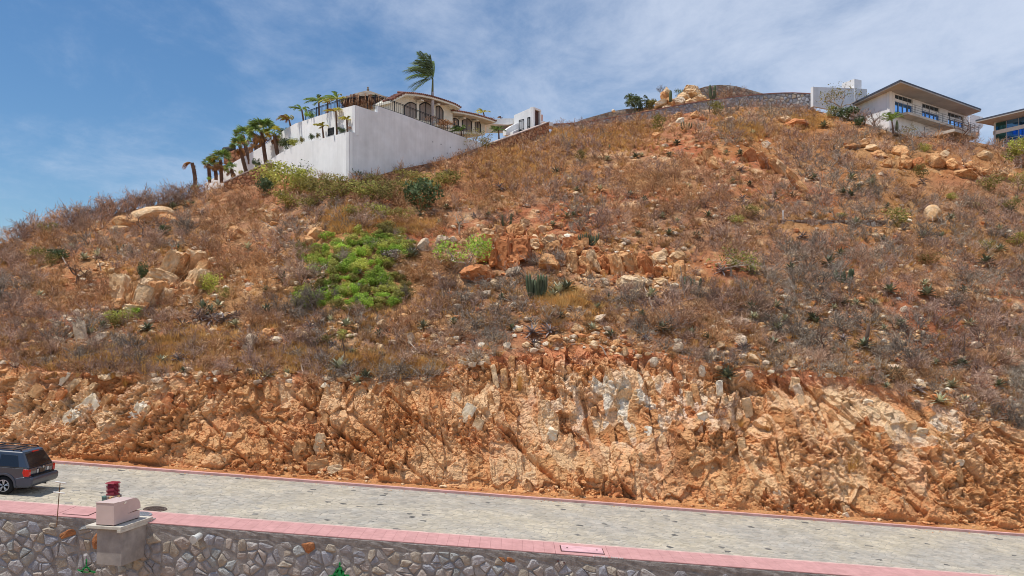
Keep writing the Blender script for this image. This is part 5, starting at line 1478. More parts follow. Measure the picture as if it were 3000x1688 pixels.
for k in range(70):
    px = rr.uniform(20, 2960); yc, zc = cut_top([px]); pt = HZ - zc[0] / yc[0] * FPX; pb = HZ - FPX * (road_z((px - CX) / FPX * Y_TOE) + .1) / Y_TOE
    py = rr.uniform(pt + 25, pb - 25); s = rr.uniform(18, 42)
    ro = float(np.interp(px, [0, 700, 1300, 2200, 3000], [35, 20, -4, -20, -24])) + rr.uniform(-14, 14)
    rock(px, py, s * rr.uniform(.5, 1), s * rr.uniform(.8, 1.6), rr.choice('ttop'), 'slab', ro, sink=.55, cut=True, depth=s * .8, group=CUTG)
# ridge boulders
def rock_at(px, py, w, h, Y, tone, shape, label, roll=0):
    k = Y / FPX; c = P(px, py, Y)
    o = link('boulder', rr.choice(ROCKS[shape]), None, c, label=label, cat='boulder', group='pale boulders on the ridge')
    o.rotation_euler = (R(rr.uniform(-12, 12)), R(roll), R(rr.uniform(-30, 30))); o.scale = (w * k, w * k * .9, h * k); set_mat(o, rockm[tone])
for a in ((2030, 272, 60, 44, 103.8, 'p', 'boulder', 'tallest pale boulder on the ridge, touching the brown rubble wall'),
          (2050, 290, 46, 34, 103.0, 'p', 'boulder', 'pale boulder right of the tallest ridge boulder'),
          (2003, 284, 40, 30, 103.0, 'p', 'boulder', 'pale boulder left of the tallest ridge boulder'),
          (1990, 299, 46, 34, 102.2, 'g', 'boulder', 'broad greyish boulder in the middle of the ridge boulders'),
          (2022, 301, 44, 28, 102.0, 'p', 'boulder', 'low pale boulder in front of the tallest ridge boulder'),
          (2066, 304, 30, 20, 102.2, 't', 'boulder', 'small tan boulder left of the twin cactus'),
          (1972, 303, 26, 22, 102.2, 't', 'boulder', 'small tan boulder right of the single ridge cactus'),
          (1953, 272, 24, 38, 103.4, 'p', 'boulder', 'upright tan boulder beside the single ridge cactus'),
          (1944, 286, 20, 36, 103.0, 't', 'boulder', 'small tan boulder at the left end of the ridge boulders'),
          (1960, 294, 24, 24, 102.8, 't', 'boulder', 'small boulder at the foot of the upright ridge boulder'),
          (1934, 304, 40, 16, 102.4, 'w', 'slab', 'flat whitish slab lying left below the ridge boulders'),
          (1955, 314, 30, 7, 100.9, 'w', 'slab', 'thin white slab lying just above the ridge wall coping'),
          (1797, 325, 12, 8, 104.6, 'w', 'boulder', 'tiny white stone on top of the brown rubble wall')):
    rock_at(*a, -18 if 'flat' in a[7] else 0)
# the filled ground behind the grey ridge wall
fp_ = [(1640, 374, 96.6, 372, 99), (1755, 358, 99, 350, 103), (1830, 345, 99.6, 338, 104), (1911, 331, 100.6, 318, 104.8), (1960, 322, 101, 300, 105.4), (2000, 312, 101.2, 294, 105.8), (2066, 300, 101.6, 290, 106.2), (2159, 290, 102.2, 288, 106.6), (2246, 284, 102.6, 282, 107), (2384, 282, 102, 280, 106)]
V = []; F = []
for a, b_, y_, c_, y2 in fp_: V += [P(a, b_, y_), P(a, (b_ + c_) / 2 - 1, (y_ + y2) / 2), P(a, c_, y2), P(a, c_ + 40, y2 + 12)]
for i in range(len(fp_) - 1):
    for k in range(3): F.append((4 * i + k, 4 * i + 4 + k, 4 * i + 5 + k, 4 * i + 1 + k))
MB().add(V, F).obj('hilltop_ground', mat('ochre_soil', srgb(196, 142, 90), .95, .25, 1.5, 1, 6, .08, col2=srgb(172, 132, 96)), kind='structure')

# ================================================================ vegetation prototypes (numpy triangles)
def ribbon(V, F, a, b, wa, wb, rs):
    d = b - a; l = np.linalg.norm(d) + 1e-9
    r_ = rs.randn(3); u = np.cross(d / l, r_); u /= np.linalg.norm(u) + 1e-9
    i = len(V)
    if wb <= 0:
        V += [a - u * wa, a + u * wa, b]; F.append((i, i + 1, i + 2))
    else:
        V += [a - u * wa, a + u * wa, b + u * wb, b - u * wb]; F += [(i, i + 1, i + 2), (i, i + 2, i + 3)]
def bare_shrub(seed, stems=15, tw=7, thick=.011, up=.35, sub=3):
    """unit plant: about 1 wide, .75 high"""
    rs = np.random.RandomState(seed); V = []; F = []
    for s in range(stems):
        az = rs.rand() * 2 * np.pi; el = up + (1.45 - up) * rs.rand()
        d = np.array([np.cos(az) * np.cos(el), np.sin(az) * np.cos(el), np.sin(el)])
        L = .42 + .34 * rs.rand()
        p = np.array([rs.randn() * .06, rs.randn() * .06, -.03]); pts = [p]
        for k in range(3):
            d = d + rs.randn(3) * .22 + np.array([0, 0, .05]); d /= np.linalg.norm(d)
            p = p + d * L / 3; pts.append(p)
        ws = [thick, thick * .75, thick * .5, thick * .25]
        for k in range(3): ribbon(V, F, pts[k], pts[k + 1], ws[k], ws[k + 1], rs)
        for t in range(tw):
            k = 1 + int(rs.rand() * 2); a = pts[k] + (pts[k + 1] - pts[k]) * rs.rand()
            dd = d + rs.randn(3) * .65; dd[2] = abs(dd[2]) * .8 + .1; dd /= np.linalg.norm(dd)
            l = .12 + .2 * rs.rand(); b = a + dd * l
            ribbon(V, F, a, b, thick * .5, thick * .25, rs)
            for q in range(sub):
                a2 = a + (b - a) * (.3 + .7 * rs.rand()); d2 = dd + rs.randn(3) * .7; d2 /= np.linalg.norm(d2)
                ribbon(V, F, a2, a2 + d2 * (.06 + .11 * rs.rand()), thick * .42, 0, rs)
    return np.array(V), np.array(F)
def leafy(seed, n=520, leaf=.034, clumps=9, h=.72, fill=.45):
    rs = np.random.RandomState(seed); V = []; F = []
    cs = []
    for k in range(clumps):
        az = rs.rand() * 2 * np.pi; rr_ = .30 * np.sqrt(rs.rand())
        cs.append((np.array([np.cos(az) * rr_, np.sin(az) * rr_, h * (.25 + .5 * rs.rand())]), .13 + .12 * rs.rand()))
    for k in range(n):
        c, r_ = cs[rs.randint(clumps)]
        d = rs.randn(3); d /= np.linalg.norm(d); d[2] = d[2] * .9 + .1
        p = c + d * r_ * (1 - fill * rs.rand() ** 2)
        if p[2] < .01: p[2] = rs.rand() * .1
        u = rs.randn(3); u /= np.linalg.norm(u); v = np.cross(u, d + rs.randn(3) * .6); v /= np.linalg.norm(v) + 1e-9
        s = leaf * (.6 + .8 * rs.rand()); i = len(V)
        V += [p - u * s, p + v * s * .5, p + u * s, p - v * s * .5]; F += [(i, i + 1, i + 2), (i, i + 2, i + 3)]
    for k in range(10):
        c, r_ = cs[rs.randint(clumps)]; ribbon(V, F, np.array([rs.randn() * .03, rs.randn() * .03, -.04]), c + rs.randn(3) * .04, .010, .004, rs)
    return np.array(V), np.array(F)
def tuft(seed, n=26, h=.9, spread=.5, w=.028):
    rs = np.random.RandomState(seed); V = []; F = []
    for k in range(n):
        az = rs.rand() * 2 * np.pi; t = spread * rs.rand() ** .7
        b = np.array([np.cos(az) * .12 * rs.rand(), np.sin(az) * .12 * rs.rand(), -.05])
        tip = b + np.array([np.cos(az) * t, np.sin(az) * t, h * (.5 + .5 * rs.rand()) * (1 - .35 * t)])
        u = np.array([-np.sin(az), np.cos(az), 0]) * .7 + rs.randn(3) * .3; u /= np.linalg.norm(u); i = len(V)
        V += [b - u * w, b + u * w, tip]; F.append((i, i + 1, i + 2))
    return np.array(V), np.array(F)
def agave(seed, n=30, dead=False):
    rs = np.random.RandomState(seed); V = []; F = []
    for k in range(n):
        t = k / n; az = k * 2.399 + rs.rand() * .3
        el = -.15 + 1.35 * t ** 1.1 + rs.randn() * .07
        if dead: el = -.3 + .9 * t + rs.randn() * .25
        L = .66 * (1 - .25 * t) * (.85 + .3 * rs.rand())
        d = np.array([np.cos(az) * np.cos(el), np.sin(az) * np.cos(el), np.sin(el)]); s = np.array([-np.sin(az), np.cos(az), 0])
        up = np.cross(s, d) * -1
        if up[2] < 0: up = -up
        w = .078 if not dead else .045
        b = np.array([0, 0, .16 + .05 * t]); i = len(V)
        m = b + d * L * .55; tip = b + d * L + up * (-.05 + .06 * rs.rand())
        V += [b - s * w * .6, b + s * w * .6, m - s * w + up * .02, m + s * w + up * .02, m - up * .012, tip, b - up * .01]
        F += [(i, i + 6, i + 4), (i, i + 4, i + 2), (i + 6, i + 1, i + 3), (i + 6, i + 3, i + 4), (i + 2, i + 4, i + 5), (i + 4, i + 3, i + 5)]
    return np.array(V), np.array(F)
m_bare = mat('bare_twigs', srgb(186, 156, 132), .9, .2, .35, obj_random=.28, island=.55, col2=srgb(160, 134, 120), patch=.25, spec=.1)
m_bare2 = mat('rusty_twigs', srgb(198, 156, 112), .9, .2, .35, obj_random=.25, island=.55, col2=srgb(174, 136, 106), patch=.25, spec=.1)
m_bare3 = mat('grey_twigs', srgb(168, 154, 136), .9, .2, .35, obj_random=.28, island=.55, col2=srgb(138, 126, 114), patch=.25, spec=.1)
m_grass = mat('dry_grass', (1, 1, 1), .9, .15, 1.2, attr=True, island=.2, transl=.25, spec=.1)
m_olive = mat('olive_leaves', srgb(152, 144, 78), .8, .2, .6, obj_random=.2, island=.45, col2=srgb(132, 122, 74), transl=.4, spec=.2)
m_green = mat('bright_green_leaves', srgb(172, 198, 84), .7, .25, .6, obj_random=.28, island=.5, col2=srgb(150, 174, 76), transl=.45, spec=.25)
m_dgreen = mat('dark_green_leaves', srgb(98, 112, 72), .7, .2, .6, obj_random=.15, island=.45, col2=srgb(82, 96, 64), transl=.2, spec=.25)
m_agave = mat('agave_leaf', srgb(190, 186, 152), .6, .15, 2, obj_random=.25, island=.55, col2=srgb(166, 164, 134), spec=.35)
m_agave2 = mat('dark_agave_leaf', srgb(132, 134, 104), .6, .15, 2, obj_random=.2, island=.5, col2=srgb(112, 116, 92), spec=.35)
m_agdead = mat('withered_agave_leaf', srgb(158, 146, 142), .8, .2, 2, obj_random=.15, island=.45, col2=srgb(128, 118, 118))
m_cact = mat('cactus_skin', srgb(92, 104, 74), .7, .2, 3, obj_random=.12, col2=srgb(78, 84, 62))
m_bark = mat('pale_bark', srgb(196, 178, 158), .85, .2, 3, obj_random=.1, col2=srgb(160, 142, 126))
m_bark2 = mat('dark_bark', srgb(116, 94, 80), .9, .2, 3, obj_random=.1)
BARE = [bare_shrub(1000 + k, rr.randint(20, 26), 8, .0125) for k in range(8)]
BARE_UP = [bare_shrub(1050 + k, 15, 6, .013, .75, 3) for k in range(4)]
LEAF = [leafy(1100 + k, 900, .040, 11) for k in range(5)]
SPARSE = [leafy(1150 + k, 620, .032, 13, .75, .7) for k in range(4)]
TUFT = [tuft(1200 + k) for k in range(5)]
AGA = [agave(1300 + k, rr.randint(20, 26)) for k in range(5)]
AGD = [agave(1350 + k, 26, True) for k in range(3)]
ME = {'bare': [np_mesh('bare_shrub', *p, [m_bare]) for p in BARE], 'bareup': [np_mesh('bare_shrub', *p, [m_bare]) for p in BARE_UP],
      'leaf': [np_mesh('leafy_bush', *p, [m_green]) for p in LEAF], 'sparse': [np_mesh('sparse_bush', *p, [m_olive]) for p in SPARSE],
      'tuft': [np_mesh('grass_tuft', *tuft(1400 + k, 90, .8, .62, .012), [m_grass], np.tile(np.array(srgb(206, 160, 92)), (270, 1))) for k in range(3)],
      'agave': [np_mesh('agave', *p, [m_agave]) for p in AGA], 'agdead': [np_mesh('agave', *p, [m_agdead]) for p in AGD]}
NOUN = {'bare': 'bare_shrub', 'bareup': 'bare_shrub', 'leaf': 'leafy_bush', 'sparse': 'sparse_bush', 'tuft': 'grass_tuft', 'agave': 'agave', 'agdead': 'withered_agave'}
def plant(kind, px, py, w, h=None, m_=None, look='', at=None, noun=None, group=None, label=None, cat=None, sink=.0):
    g = at if at is not None else ground(px, py)
    k = g.y / FPX
    W_ = w * k; H_ = (h if h else w * .75) * k / (.75 if kind not in ('tuft', 'agave', 'agdead') else .6)
    if kind in ('agave', 'agdead'):
        W_ *= float(np.interp(py, [420, 620, 800], [.85, 1.0, 1.3])); H_ = W_
        if kind == 'agave' and rr.random() < .4: m_ = m_agave2
    o = link(NOUN[kind], rr.choice(ME[kind]), None, g + Vector((0, 0, -sink)), group=group)
    o.rotation_euler = (0, 0, rr.uniform(0, 6.28)); o.scale = (W_, W_, H_)
    if m_ is not None: set_mat(o, m_)
    if at is None and kind not in ('bare', 'bareup'): EXC.append((px, py - (h or w * .6) * .5, w * .5, (h or w * .6) * .55))
    if label: o['label'] = label; o['category'] = cat or 'bush'
    else: REG.append((o, look, noun or NOUN[kind].replace('_', ' '), px, py))
    return o
# agaves the photo shows one by one
GA_ = 'agaves on the slope'
for a in ((1605, 785, 40), (1637, 872, 56), (1660, 858, 48), (1618, 880, 40), (1013, 963, 40), (993, 1092, 58), (1070, 1115, 44), (1047, 1125, 34), (1035, 1042, 30), (1095, 1044, 28), (1020, 1082, 28), (782, 1108, 32), (840, 1102, 28), (1240, 966, 36), (2265, 1020, 40), (2130, 1115, 52), (2493, 582, 44), (2470, 570, 34), (285, 757, 38), (210, 733, 30), (247, 765, 34), (268, 985, 34), (2790, 1140, 38), (2754, 1186, 42), (2926, 1136, 36), (2818, 1080, 46), (2622, 1112, 50), (2530, 1026, 46), (2954, 1060, 40), (2709, 840, 30), (2716, 875, 50), (2889, 780, 46), (2462, 752, 34), (2429, 780, 44), (2558, 525, 28), (2515, 556, 30), (2494, 530, 40), (2271, 579, 28), (2325, 579, 30), (1207, 742, 30), (1184, 728, 30), (1233, 642, 28), (1053, 808, 26), (829, 826, 36), (779, 856, 26), (507, 614, 36), (547, 608, 36), (565, 606, 28), (116, 878, 34), (597, 915, 46), (617, 925, 40), (640, 905, 36), (538, 1092, 22), (728, 1098, 24), (2016, 550, 26), (2205, 398, 34), (2199, 416, 28), (1861, 464, 32), (1880, 460, 24), (1960, 690, 30), (1940, 640, 30), (1985, 655, 26), (2040, 700, 34), (1330, 955, 34), (1660, 640, 34), (1680, 635, 26), (1620, 665, 30), (1345, 668, 30), (1290, 660, 30), (1500, 640, 24), (2640, 960, 36), (2560, 900, 34), (2840, 960, 36), (2380, 940, 34), (2160, 900, 30), (1880, 930, 30), (2030, 985, 32), (1790, 990, 30), (1470, 880, 28), (2930, 680, 34), (2600, 610, 28), (2220, 690, 30), (2760, 700, 30), (340, 930, 30), (300, 960, 30), (690, 960, 34), (940, 860, 26)):
    plant('agave', *a, look=rr.choice(['grey green', 'green']), group=GA_)
for a in ((582, 935, 52), (655, 950, 50), (538, 962, 42), (620, 945, 46), (1560, 985, 50), (1610, 980, 48), (1565, 1012, 36), (910, 970, 40), (868, 1045, 36), (2180, 1030, 44), (1640, 880, 40), (1215, 745, 34), (880, 806, 34), (2470, 1000, 34), (2690, 1150, 36), (1390, 1010, 30), (2350, 700, 34), (690, 935, 40)):
    plant('agdead', *a, look='withered grey', group=GA_)
na = 0
while na < 95:
    px = rr.uniform(150, 2990); yt_, yb_ = float(np.interp(px, _sp, _sy)), HZ - cut_top1(px)[1] / cut_top1(px)[0] * FPX
    py = rr.uniform(yt_ + 25, yb_ + 12)
    if px < 1300 and rr.random() < .6: continue
    if any(abs(px - a) < b_ + 12 and abs(py - c) < q_ + 10 for a, c, b_, q_ in EXC): continue
    plant('agave', px, py, rr.uniform(24, 42), look=rr.choice(['grey green', 'green']), group=GA_) if rr.random() < .75 else plant('agdead', px, py, rr.uniform(26, 44), look='withered grey', group=GA_)
    na += 1
# bushes
G_GR = 'bushes of the bright green thicket'
poly = [(880, 720), (1000, 690), (1130, 660), (1215, 690), (1215, 735), (1130, 780), (1205, 830), (1200, 890), (1060, 905), (850, 895), (860, 860), (960, 820), (890, 770)]
def inside(px, py, pg):
    c = False
    for i in range(len(pg)):
        (x1, y1), (x2, y2) = pg[i], pg[i - 1]
        if (y1 > py) != (y2 > py) and px < (x2 - x1) * (py - y1) / (y2 - y1) + x1: c = not c
    return c
m_green2 = mat('yellow_green_leaves', srgb(192, 194, 96), .75, .25, .6, obj_random=.25, island=.5, col2=srgb(158, 154, 86), transl=.4)
y = 655
while y < 910:
    x = 850 + rr.uniform(0, 20)
    while x < 1230:
        if inside(x, y, poly):
            q = rr.random() + (.25 if not (inside(x - 28, y, poly) and inside(x + 28, y, poly) and inside(x, y - 20, poly) and inside(x, y + 20, poly)) else -.1)
            plant('leaf' if rr.random() < .75 else 'sparse', x + rr.uniform(-16, 16), y + 12 + rr.uniform(-8, 8), rr.uniform(36, 66), rr.uniform(18, 44), m_green if q < .5 else m_green2 if q < .82 else m_olive, look='bright green' if q < .5 else 'yellow green' if q < .82 else 'olive brown', group=G_GR)
        x += 27
    y += 15
for a in ((930, 800), (1010, 770), (1090, 730), (1150, 700), (1190, 720), (1120, 850), (980, 880), (900, 880), (1060, 900), (1180, 880), (870, 730), (1200, 760)):
    plant('bare', a[0], a[1], rr.uniform(40, 60), rr.uniform(30, 46), m_bare3, look='grey', group='leafless shrubs on the slope', noun='leafless shrub')
plant('leaf', 1145, 768, 80, 46, m_bare3, label='grey leafless looking bush at the right rim of the bright green thicket')
G_OL = 'bushes below the villa walls'
for a in ((800, 545, 110, 60, 'g2'), (845, 560, 120, 75, 'g2'), (885, 575, 90, 60, 'o'), (930, 580, 110, 60, 'o'), (975, 600, 100, 60, 'o'), (1010, 570, 100, 50, 'o'), (1060, 590, 110, 60, 'g2'), (1110, 600, 100, 60, 'o'), (1150, 575, 90, 50, 'o'), (1240, 620, 110, 84, 'd'), (1205, 590, 90, 60, 'o'), (1270, 560, 100, 50, 'o'), (1200, 540, 90, 40, 'o'), (1100, 550, 80, 40, 'o'), (900, 540, 70, 40, 'g2'), (840, 610, 90, 50, 'o'), (900, 620, 80, 44, 'o'), (1030, 640, 80, 40, 'o'), (1110, 640, 80, 40, 'g2'), (1180, 650, 80, 36, 'o'), (960, 560, 60, 50, 'o'), (1320, 545, 80, 40, 'o'), (780, 575, 60, 50, 'd'),
          (1320, 780, 110, 40, 'o'), (615, 860, 80, 60, 'g2'), (655, 880, 60, 40, 'o'), (360, 945, 110, 46, 'g2'), (400, 925, 60, 30, 'g'), (335, 965, 70, 50, 'o'), (420, 830, 40, 60, 'd'), (1010, 1000, 70, 36, 'g2'), (960, 1010, 60, 30, 'o'), (2630, 665, 96, 60, 'o'), (2720, 775, 90, 40, 'o'), (2200, 640, 80, 40, 'o'), (2160, 660, 70, 36, 'g2'), (2710, 445, 50, 26, 'g2'), (2470, 640, 50, 20, 'g2'), (2790, 585, 50, 20, 'g2'), (2860, 610, 50, 20, 'g2'), (2960, 620, 80, 40, 'o'), (2900, 560, 90, 50, 'o'), (2990, 560, 80, 60, 'o'), (1930, 385, 60, 50, 'o'), (2100, 340, 60, 46, 'o'), (1700, 470, 50, 30, 'o'), (1420, 430, 50, 40, 'o'), (2480, 355, 100, 44, 'd'), (2440, 345, 60, 36, 'g2'), (2520, 372, 44, 30, 'd'), (2700, 520, 60, 40, 'o'), (2890, 735, 60, 36, 'o'), (480, 690, 50, 30, 'd'), (140, 690, 80, 40, 'o'), (110, 760, 80, 40, 'o'), (2980, 720, 80, 40, 'o'), (170, 765, 70, 40, 'd'), (150, 780, 60, 40, 'o')):
    mm, lk = {'g': (m_green, 'bright green'), 'g2': (m_green2, 'yellow green'), 'o': (m_olive, 'olive brown'), 'd': (m_dgreen, 'dark green')}[a[4]]
    plant('leaf' if a[4] in 'gd' else 'sparse', a[0], a[1], a[2] * (1.3 if a[1] < 660 and a[0] < 1350 else 1.05), a[3] * (1.25 if a[1] < 660 and a[0] < 1350 else 1.1), mm, look=lk, group=G_OL)
# scrub: about a thousand leafless bushes; the largest 290 are objects, the rest one mass
def crest_py(px): return float(np.interp(px, _sp, _sy))
def top_py(px):
    yc, zc = cut_top1(px); return HZ - zc / yc * FPX
for q_ in ((1346, 640, 40, 50), (1358, 760, 100, 50), (2140, 775, 90, 40), (228, 800, 38, 50), (1572, 840, 30, 40), (2472, 806, 28, 24), (2030, 835, 24, 30), (2440, 653, 160, 14), (2404, 525, 24, 30), (2532, 980, 16, 36), (1010, 652, 50, 24), (2560, 425, 60, 30), (1150, 1065, 110, 14)): EXC.append(q_)
block = [(1400, 660, 1960, 830), (470, 735, 610, 880), (330, 600, 520, 660), (340, 800, 500, 900)]
cand = []
tries = 0
while len(cand) < 1950 and tries < 90000:
    tries += 1
    px = rr.uniform(-60, 3060); c0_, t0_ = crest_py(px), top_py(px)
    py = c0_ + 4 + (t0_ + 10 - c0_) * rr.random() ** 1.4
    if any(x0 < px < x1 and y0 < py < y1 for x0, y0, x1, y1 in block) and rr.random() < .85: continue
    if inside(px, py, poly): continue
    f_ = (py - 350) / 700
    w = rr.uniform(34, 62) + 52 * max(f_, 0) * rr.random()
    h_ = w * .6
    if any(abs(px - a) < (w * .42 + b_) * .85 and -q_ * .8 < py - c < q_ + h_ * .8 for a, c, b_, q_ in EXC) and rr.random() < .93: continue
    if any((px - a) ** 2 + ((py - b_) * 1.8) ** 2 < (.46 * (w + c) / 2) ** 2 for a, b_, c in cand): continue
    dens = .62 + 1.1 * float(fbm(np.array([px / 170]), np.array([py / 90]), 301, 2)[0])
    for x0, y0, wx_, wy_ in ((2180, 450, 120, 50), (200, 980, 260, 50), (1750, 1000, 330, 25), (2700, 470, 140, 60), (2040, 380, 120, 40), (1350, 1060, 160, 40)):
        if ((px - x0) / wx_) ** 2 + ((py - y0) / wy_) ** 2 < 1: dens *= .45
    if px > 2000 and py > 560: dens += .18
    if rr.random() > dens: continue
    cand.append((px, py, w))
for px in list(range(40, 560, 14)):    # fringe along the left skyline
    cand.append((px + rr.uniform(-6, 6), crest_py(px) + rr.uniform(-2, 8), rr.uniform(60, 100)))
cand.sort(key=lambda c: -c[2])
rest_sp = []
for i, (px, py, w) in enumerate(cand):
    zone = float(fbm(np.array([px / 240]), np.array([py / 140]), 305, 2)[0]) + (.25 if px > 1250 and py > 600 else 0) - (.25 if px < 700 else 0)
    q = rr.random() * .8 - .4 + zone
    mk = 1 if q < -.18 else 0 if q < .3 else 2
    mm, lk = [(m_bare, 'purplish brown'), (m_bare2, 'rusty brown'), (m_bare3, 'grey')][mk]
    h = w * rr.uniform(.5, .85)
    ridge = px < 560 and abs(py - crest_py(px)) < 12
    if i < 292: plant('bareup' if (ridge or rr.random() < .2) else 'bare', px, py, w * 1.1, h, mm, look=lk, group='leafless shrubs on the slope', noun='leafless shrub')
    else: rest_sp.append((px, py, w * 1.1, h, mk))
def joined(name, items, protos, mats, cols=None, **kw):
    """items: (pos, sx, sz, rz, variant, material index, colour) -> ONE mesh"""
    Vs, Fs, Ms, Cs = [], [], [], []; off = 0
    for pos, sx, sz, rz, v, mk, col in items:
        V, F = protos[v % len(protos)]
        c, s = math.cos(rz), math.sin(rz)
        Q = np.empty_like(V); Q[:, 0] = (V[:, 0] * c - V[:, 1] * s) * sx + pos[0]; Q[:, 1] = (V[:, 0] * s + V[:, 1] * c) * sx + pos[1]; Q[:, 2] = V[:, 2] * sz + pos[2]
        Vs.append(Q); Fs.append(F + off); off += len(V); Ms.append(np.full(len(F), mk))
        if col is not None: Cs.append(np.broadcast_to(col, V.shape))
    return link(name, np_mesh(name, np.concatenate(Vs), np.concatenate(Fs), mats, np.concatenate(Cs) if Cs else None, np.concatenate(Ms)), kind='stuff', **kw)
LITE = [bare_shrub(1080 + k, 13, 7, .016, .35, 2) for k in range(6)]
it = []
for px, py, w, h, mk in rest_sp:
    g = ground(px, py); k = g.y / FPX
    it.append((g, w * k, h * k / .75, rr.uniform(0, 6.28), rr.randrange(6), mk, None))
if it: joined('undergrowth', it, LITE, [m_bare, m_bare2, m_bare3])
# dry grass everywhere on the slope, thicker in golden patches
it = []
gc = [np.array(srgb(*c)) for c in ((224, 180, 112), (198, 156, 102), (182, 144, 100), (230, 192, 128), (160, 132, 102))]
gold = [(1010, 640, 60, 26), (1020, 665, 50, 20), (1080, 1062, 110, 14), (560, 1010, 120, 30), (1750, 400, 120, 40), (1850, 390, 90, 40), (2150, 370, 60, 30), (2200, 385, 60, 24), (1640, 400, 60, 24), (1640, 880, 70, 24), (1180, 670, 80, 16), (1520, 500, 140, 40), (1500, 455, 110, 30), (2360, 350, 60, 30), (880, 1060, 120, 30), (1170, 1080, 110, 20), (330, 1060, 180, 30)]
n = 0
while n < 10500:
    if rr.random() < .28:
        x0, y0, a, b_ = rr.choice(gold); px, py = rr.gauss(x0, a * .6), rr.gauss(y0, b_ * .6); gg = True
    else:
        px = rr.uniform(-80, 3080); c0_, t0_ = crest_py(px), top_py(px); py = c0_ + (t0_ + 14 - c0_) * rr.random(); gg = False
    if py < crest_py(px) + 1 or py > top_py(px) + 30: continue
    if not gg and float(fbm(np.array([px / 120]), np.array([py / 70]), 311, 2)[0]) < -.28 + .3 * rr.random(): n += .2; continue
    if inside(px, py, poly) and rr.random() < .8: continue
    if not gg and any(abs(px - a) < b_ * .9 and -q_ * .4 < py - c < q_ + 8 for a, c, b_, q_ in EXC): continue
    g = ground(px, py)
    s = rr.uniform(.38, .85) * (1.15 if gg else 1)
    col = gc[rr.choice((0, 3, 0, 1))] if gg else gc[rr.choice((1, 2, 2, 4, 0))]
    it.append((g, s * 1.1, s * .9, rr.uniform(0, 6.28), rr.randrange(5), 0, col * rr.uniform(.8, 1.15))); n += 1
joined('dry_grass', it, TUFT, [m_grass])
for a in ((1010, 650, 76, 40), (1035, 670, 60, 30), (985, 668, 50, 30), (1640, 905, 76, 30), (1522, 1140, 50, 70), (366, 1130, 34, 34), (330, 1108, 30, 22), (318, 1212, 28, 26), (2490, 1380, 90, 50), (160, 1205, 26, 22), (2210, 385, 54, 30), (2180, 392, 40, 26), (2170, 1250, 40, 24), (470, 742, 36, 26), (140, 1115, 40, 26), (2560, 1300, 40, 30), (2760, 1310, 80, 50), (700, 1090, 44, 30), (2250, 1260, 50, 30)):
    plant('tuft', a[0], a[1], a[2] * .8, a[3], look='golden', group='golden grass tufts', noun='dry grass tuft')
for a in ((1822, 1135, 34, 24), (1690, 1060, 40, 22), (1540, 1035, 40, 20), (2110, 1230, 60, 40), (2140, 1200, 50, 34), (2560, 1128, 60, 30), (2590, 1060, 50, 30), (2280, 1095, 60, 28), (2410, 1055, 90, 50), (2690, 1200, 60, 30), (900, 1102, 50, 24), (2740, 1215, 50, 30), (1470, 1120, 40, 24), (2920, 1230, 40, 22), (1640, 1020, 40, 24), (2640, 1320, 60, 30)):
    plant('bare', *a, m_bare, look='purplish brown', group='leafless shrubs on the slope', noun='leafless shrub')
# loose stones: 290 as objects, the small change as one mass
it = []
ST1 = [rock_np(1, 400 + k, 8, .5, .8, .05) for k in range(8)]
for k in range(190):
    px = rr.uniform(0, 3000); c0_, t0_ = crest_py(px), top_py(px); py = c0_ + 8 + (t0_ + 20 - c0_) * rr.random() ** .75
    if float(fbm(np.array([px / 150]), np.array([py / 80]), 321, 2)[0]) < -.15: continue
    rock(px, py, rr.uniform(13, 26), rr.uniform(9, 17), rr.choice('pptgtpo'), 'stone', sink=.3, group='loose stones on the slope')
scol = [rockm['p'], rockm['t'], rockm['o'], rockm['g'], rockm['w']]
for k in range(11500):
    px = rr.uniform(-60, 3060); c0_, t0_ = crest_py(px), top_py(px)
    py = c0_ + 2 + (t0_ + 26 - c0_) * rr.random() ** .8
    d = float(fbm(np.array([px / 100]), np.array([py / 60]), 321, 3)[0])
    if d < -.3 + .45 * rr.random(): continue
    g = ground(px, py); s = (.10 + .44 * rr.random() ** 3)
    it.append((g + Vector((0, 0, s * .15)), s, s * .7, rr.uniform(0, 6.28), rr.randrange(8), rr.choice((0, 0, 0, 1, 1, 2, 3, 3, 4)), None))
for k in range(900):      # scree at the toe of the cut
    x = rr.uniform(-32, 34); y_ = Y_TOE - .25 + .7 * abs(rr.gauss(0, .5)); s = .05 + .22 * rr.random() ** 3
    it.append((Vector((x, y_, road_z(x) + .16 + max(0, (y_ - Y_TOE)) * 1.2 + s * .1)), s, s * .7, rr.uniform(0, 6.28), rr.randrange(8), rr.choice((1, 1, 2, 2, 0)), None))
for k in range(380):      # grit washed onto the road along the far kerb
    x = rr.uniform(-32, 34); y_ = Y_FAR - .03 - abs(rr.gauss(0, .25)); s = .02 + .06 * rr.random() ** 2
    it.append((Vector((x, y_, road_z(x) + .012)), s, s * .6, rr.uniform(0, 6.28), rr.randrange(8), rr.choice((0, 1, 1, 2)), None))
joined('loose_rubble', it, ST1, scol)

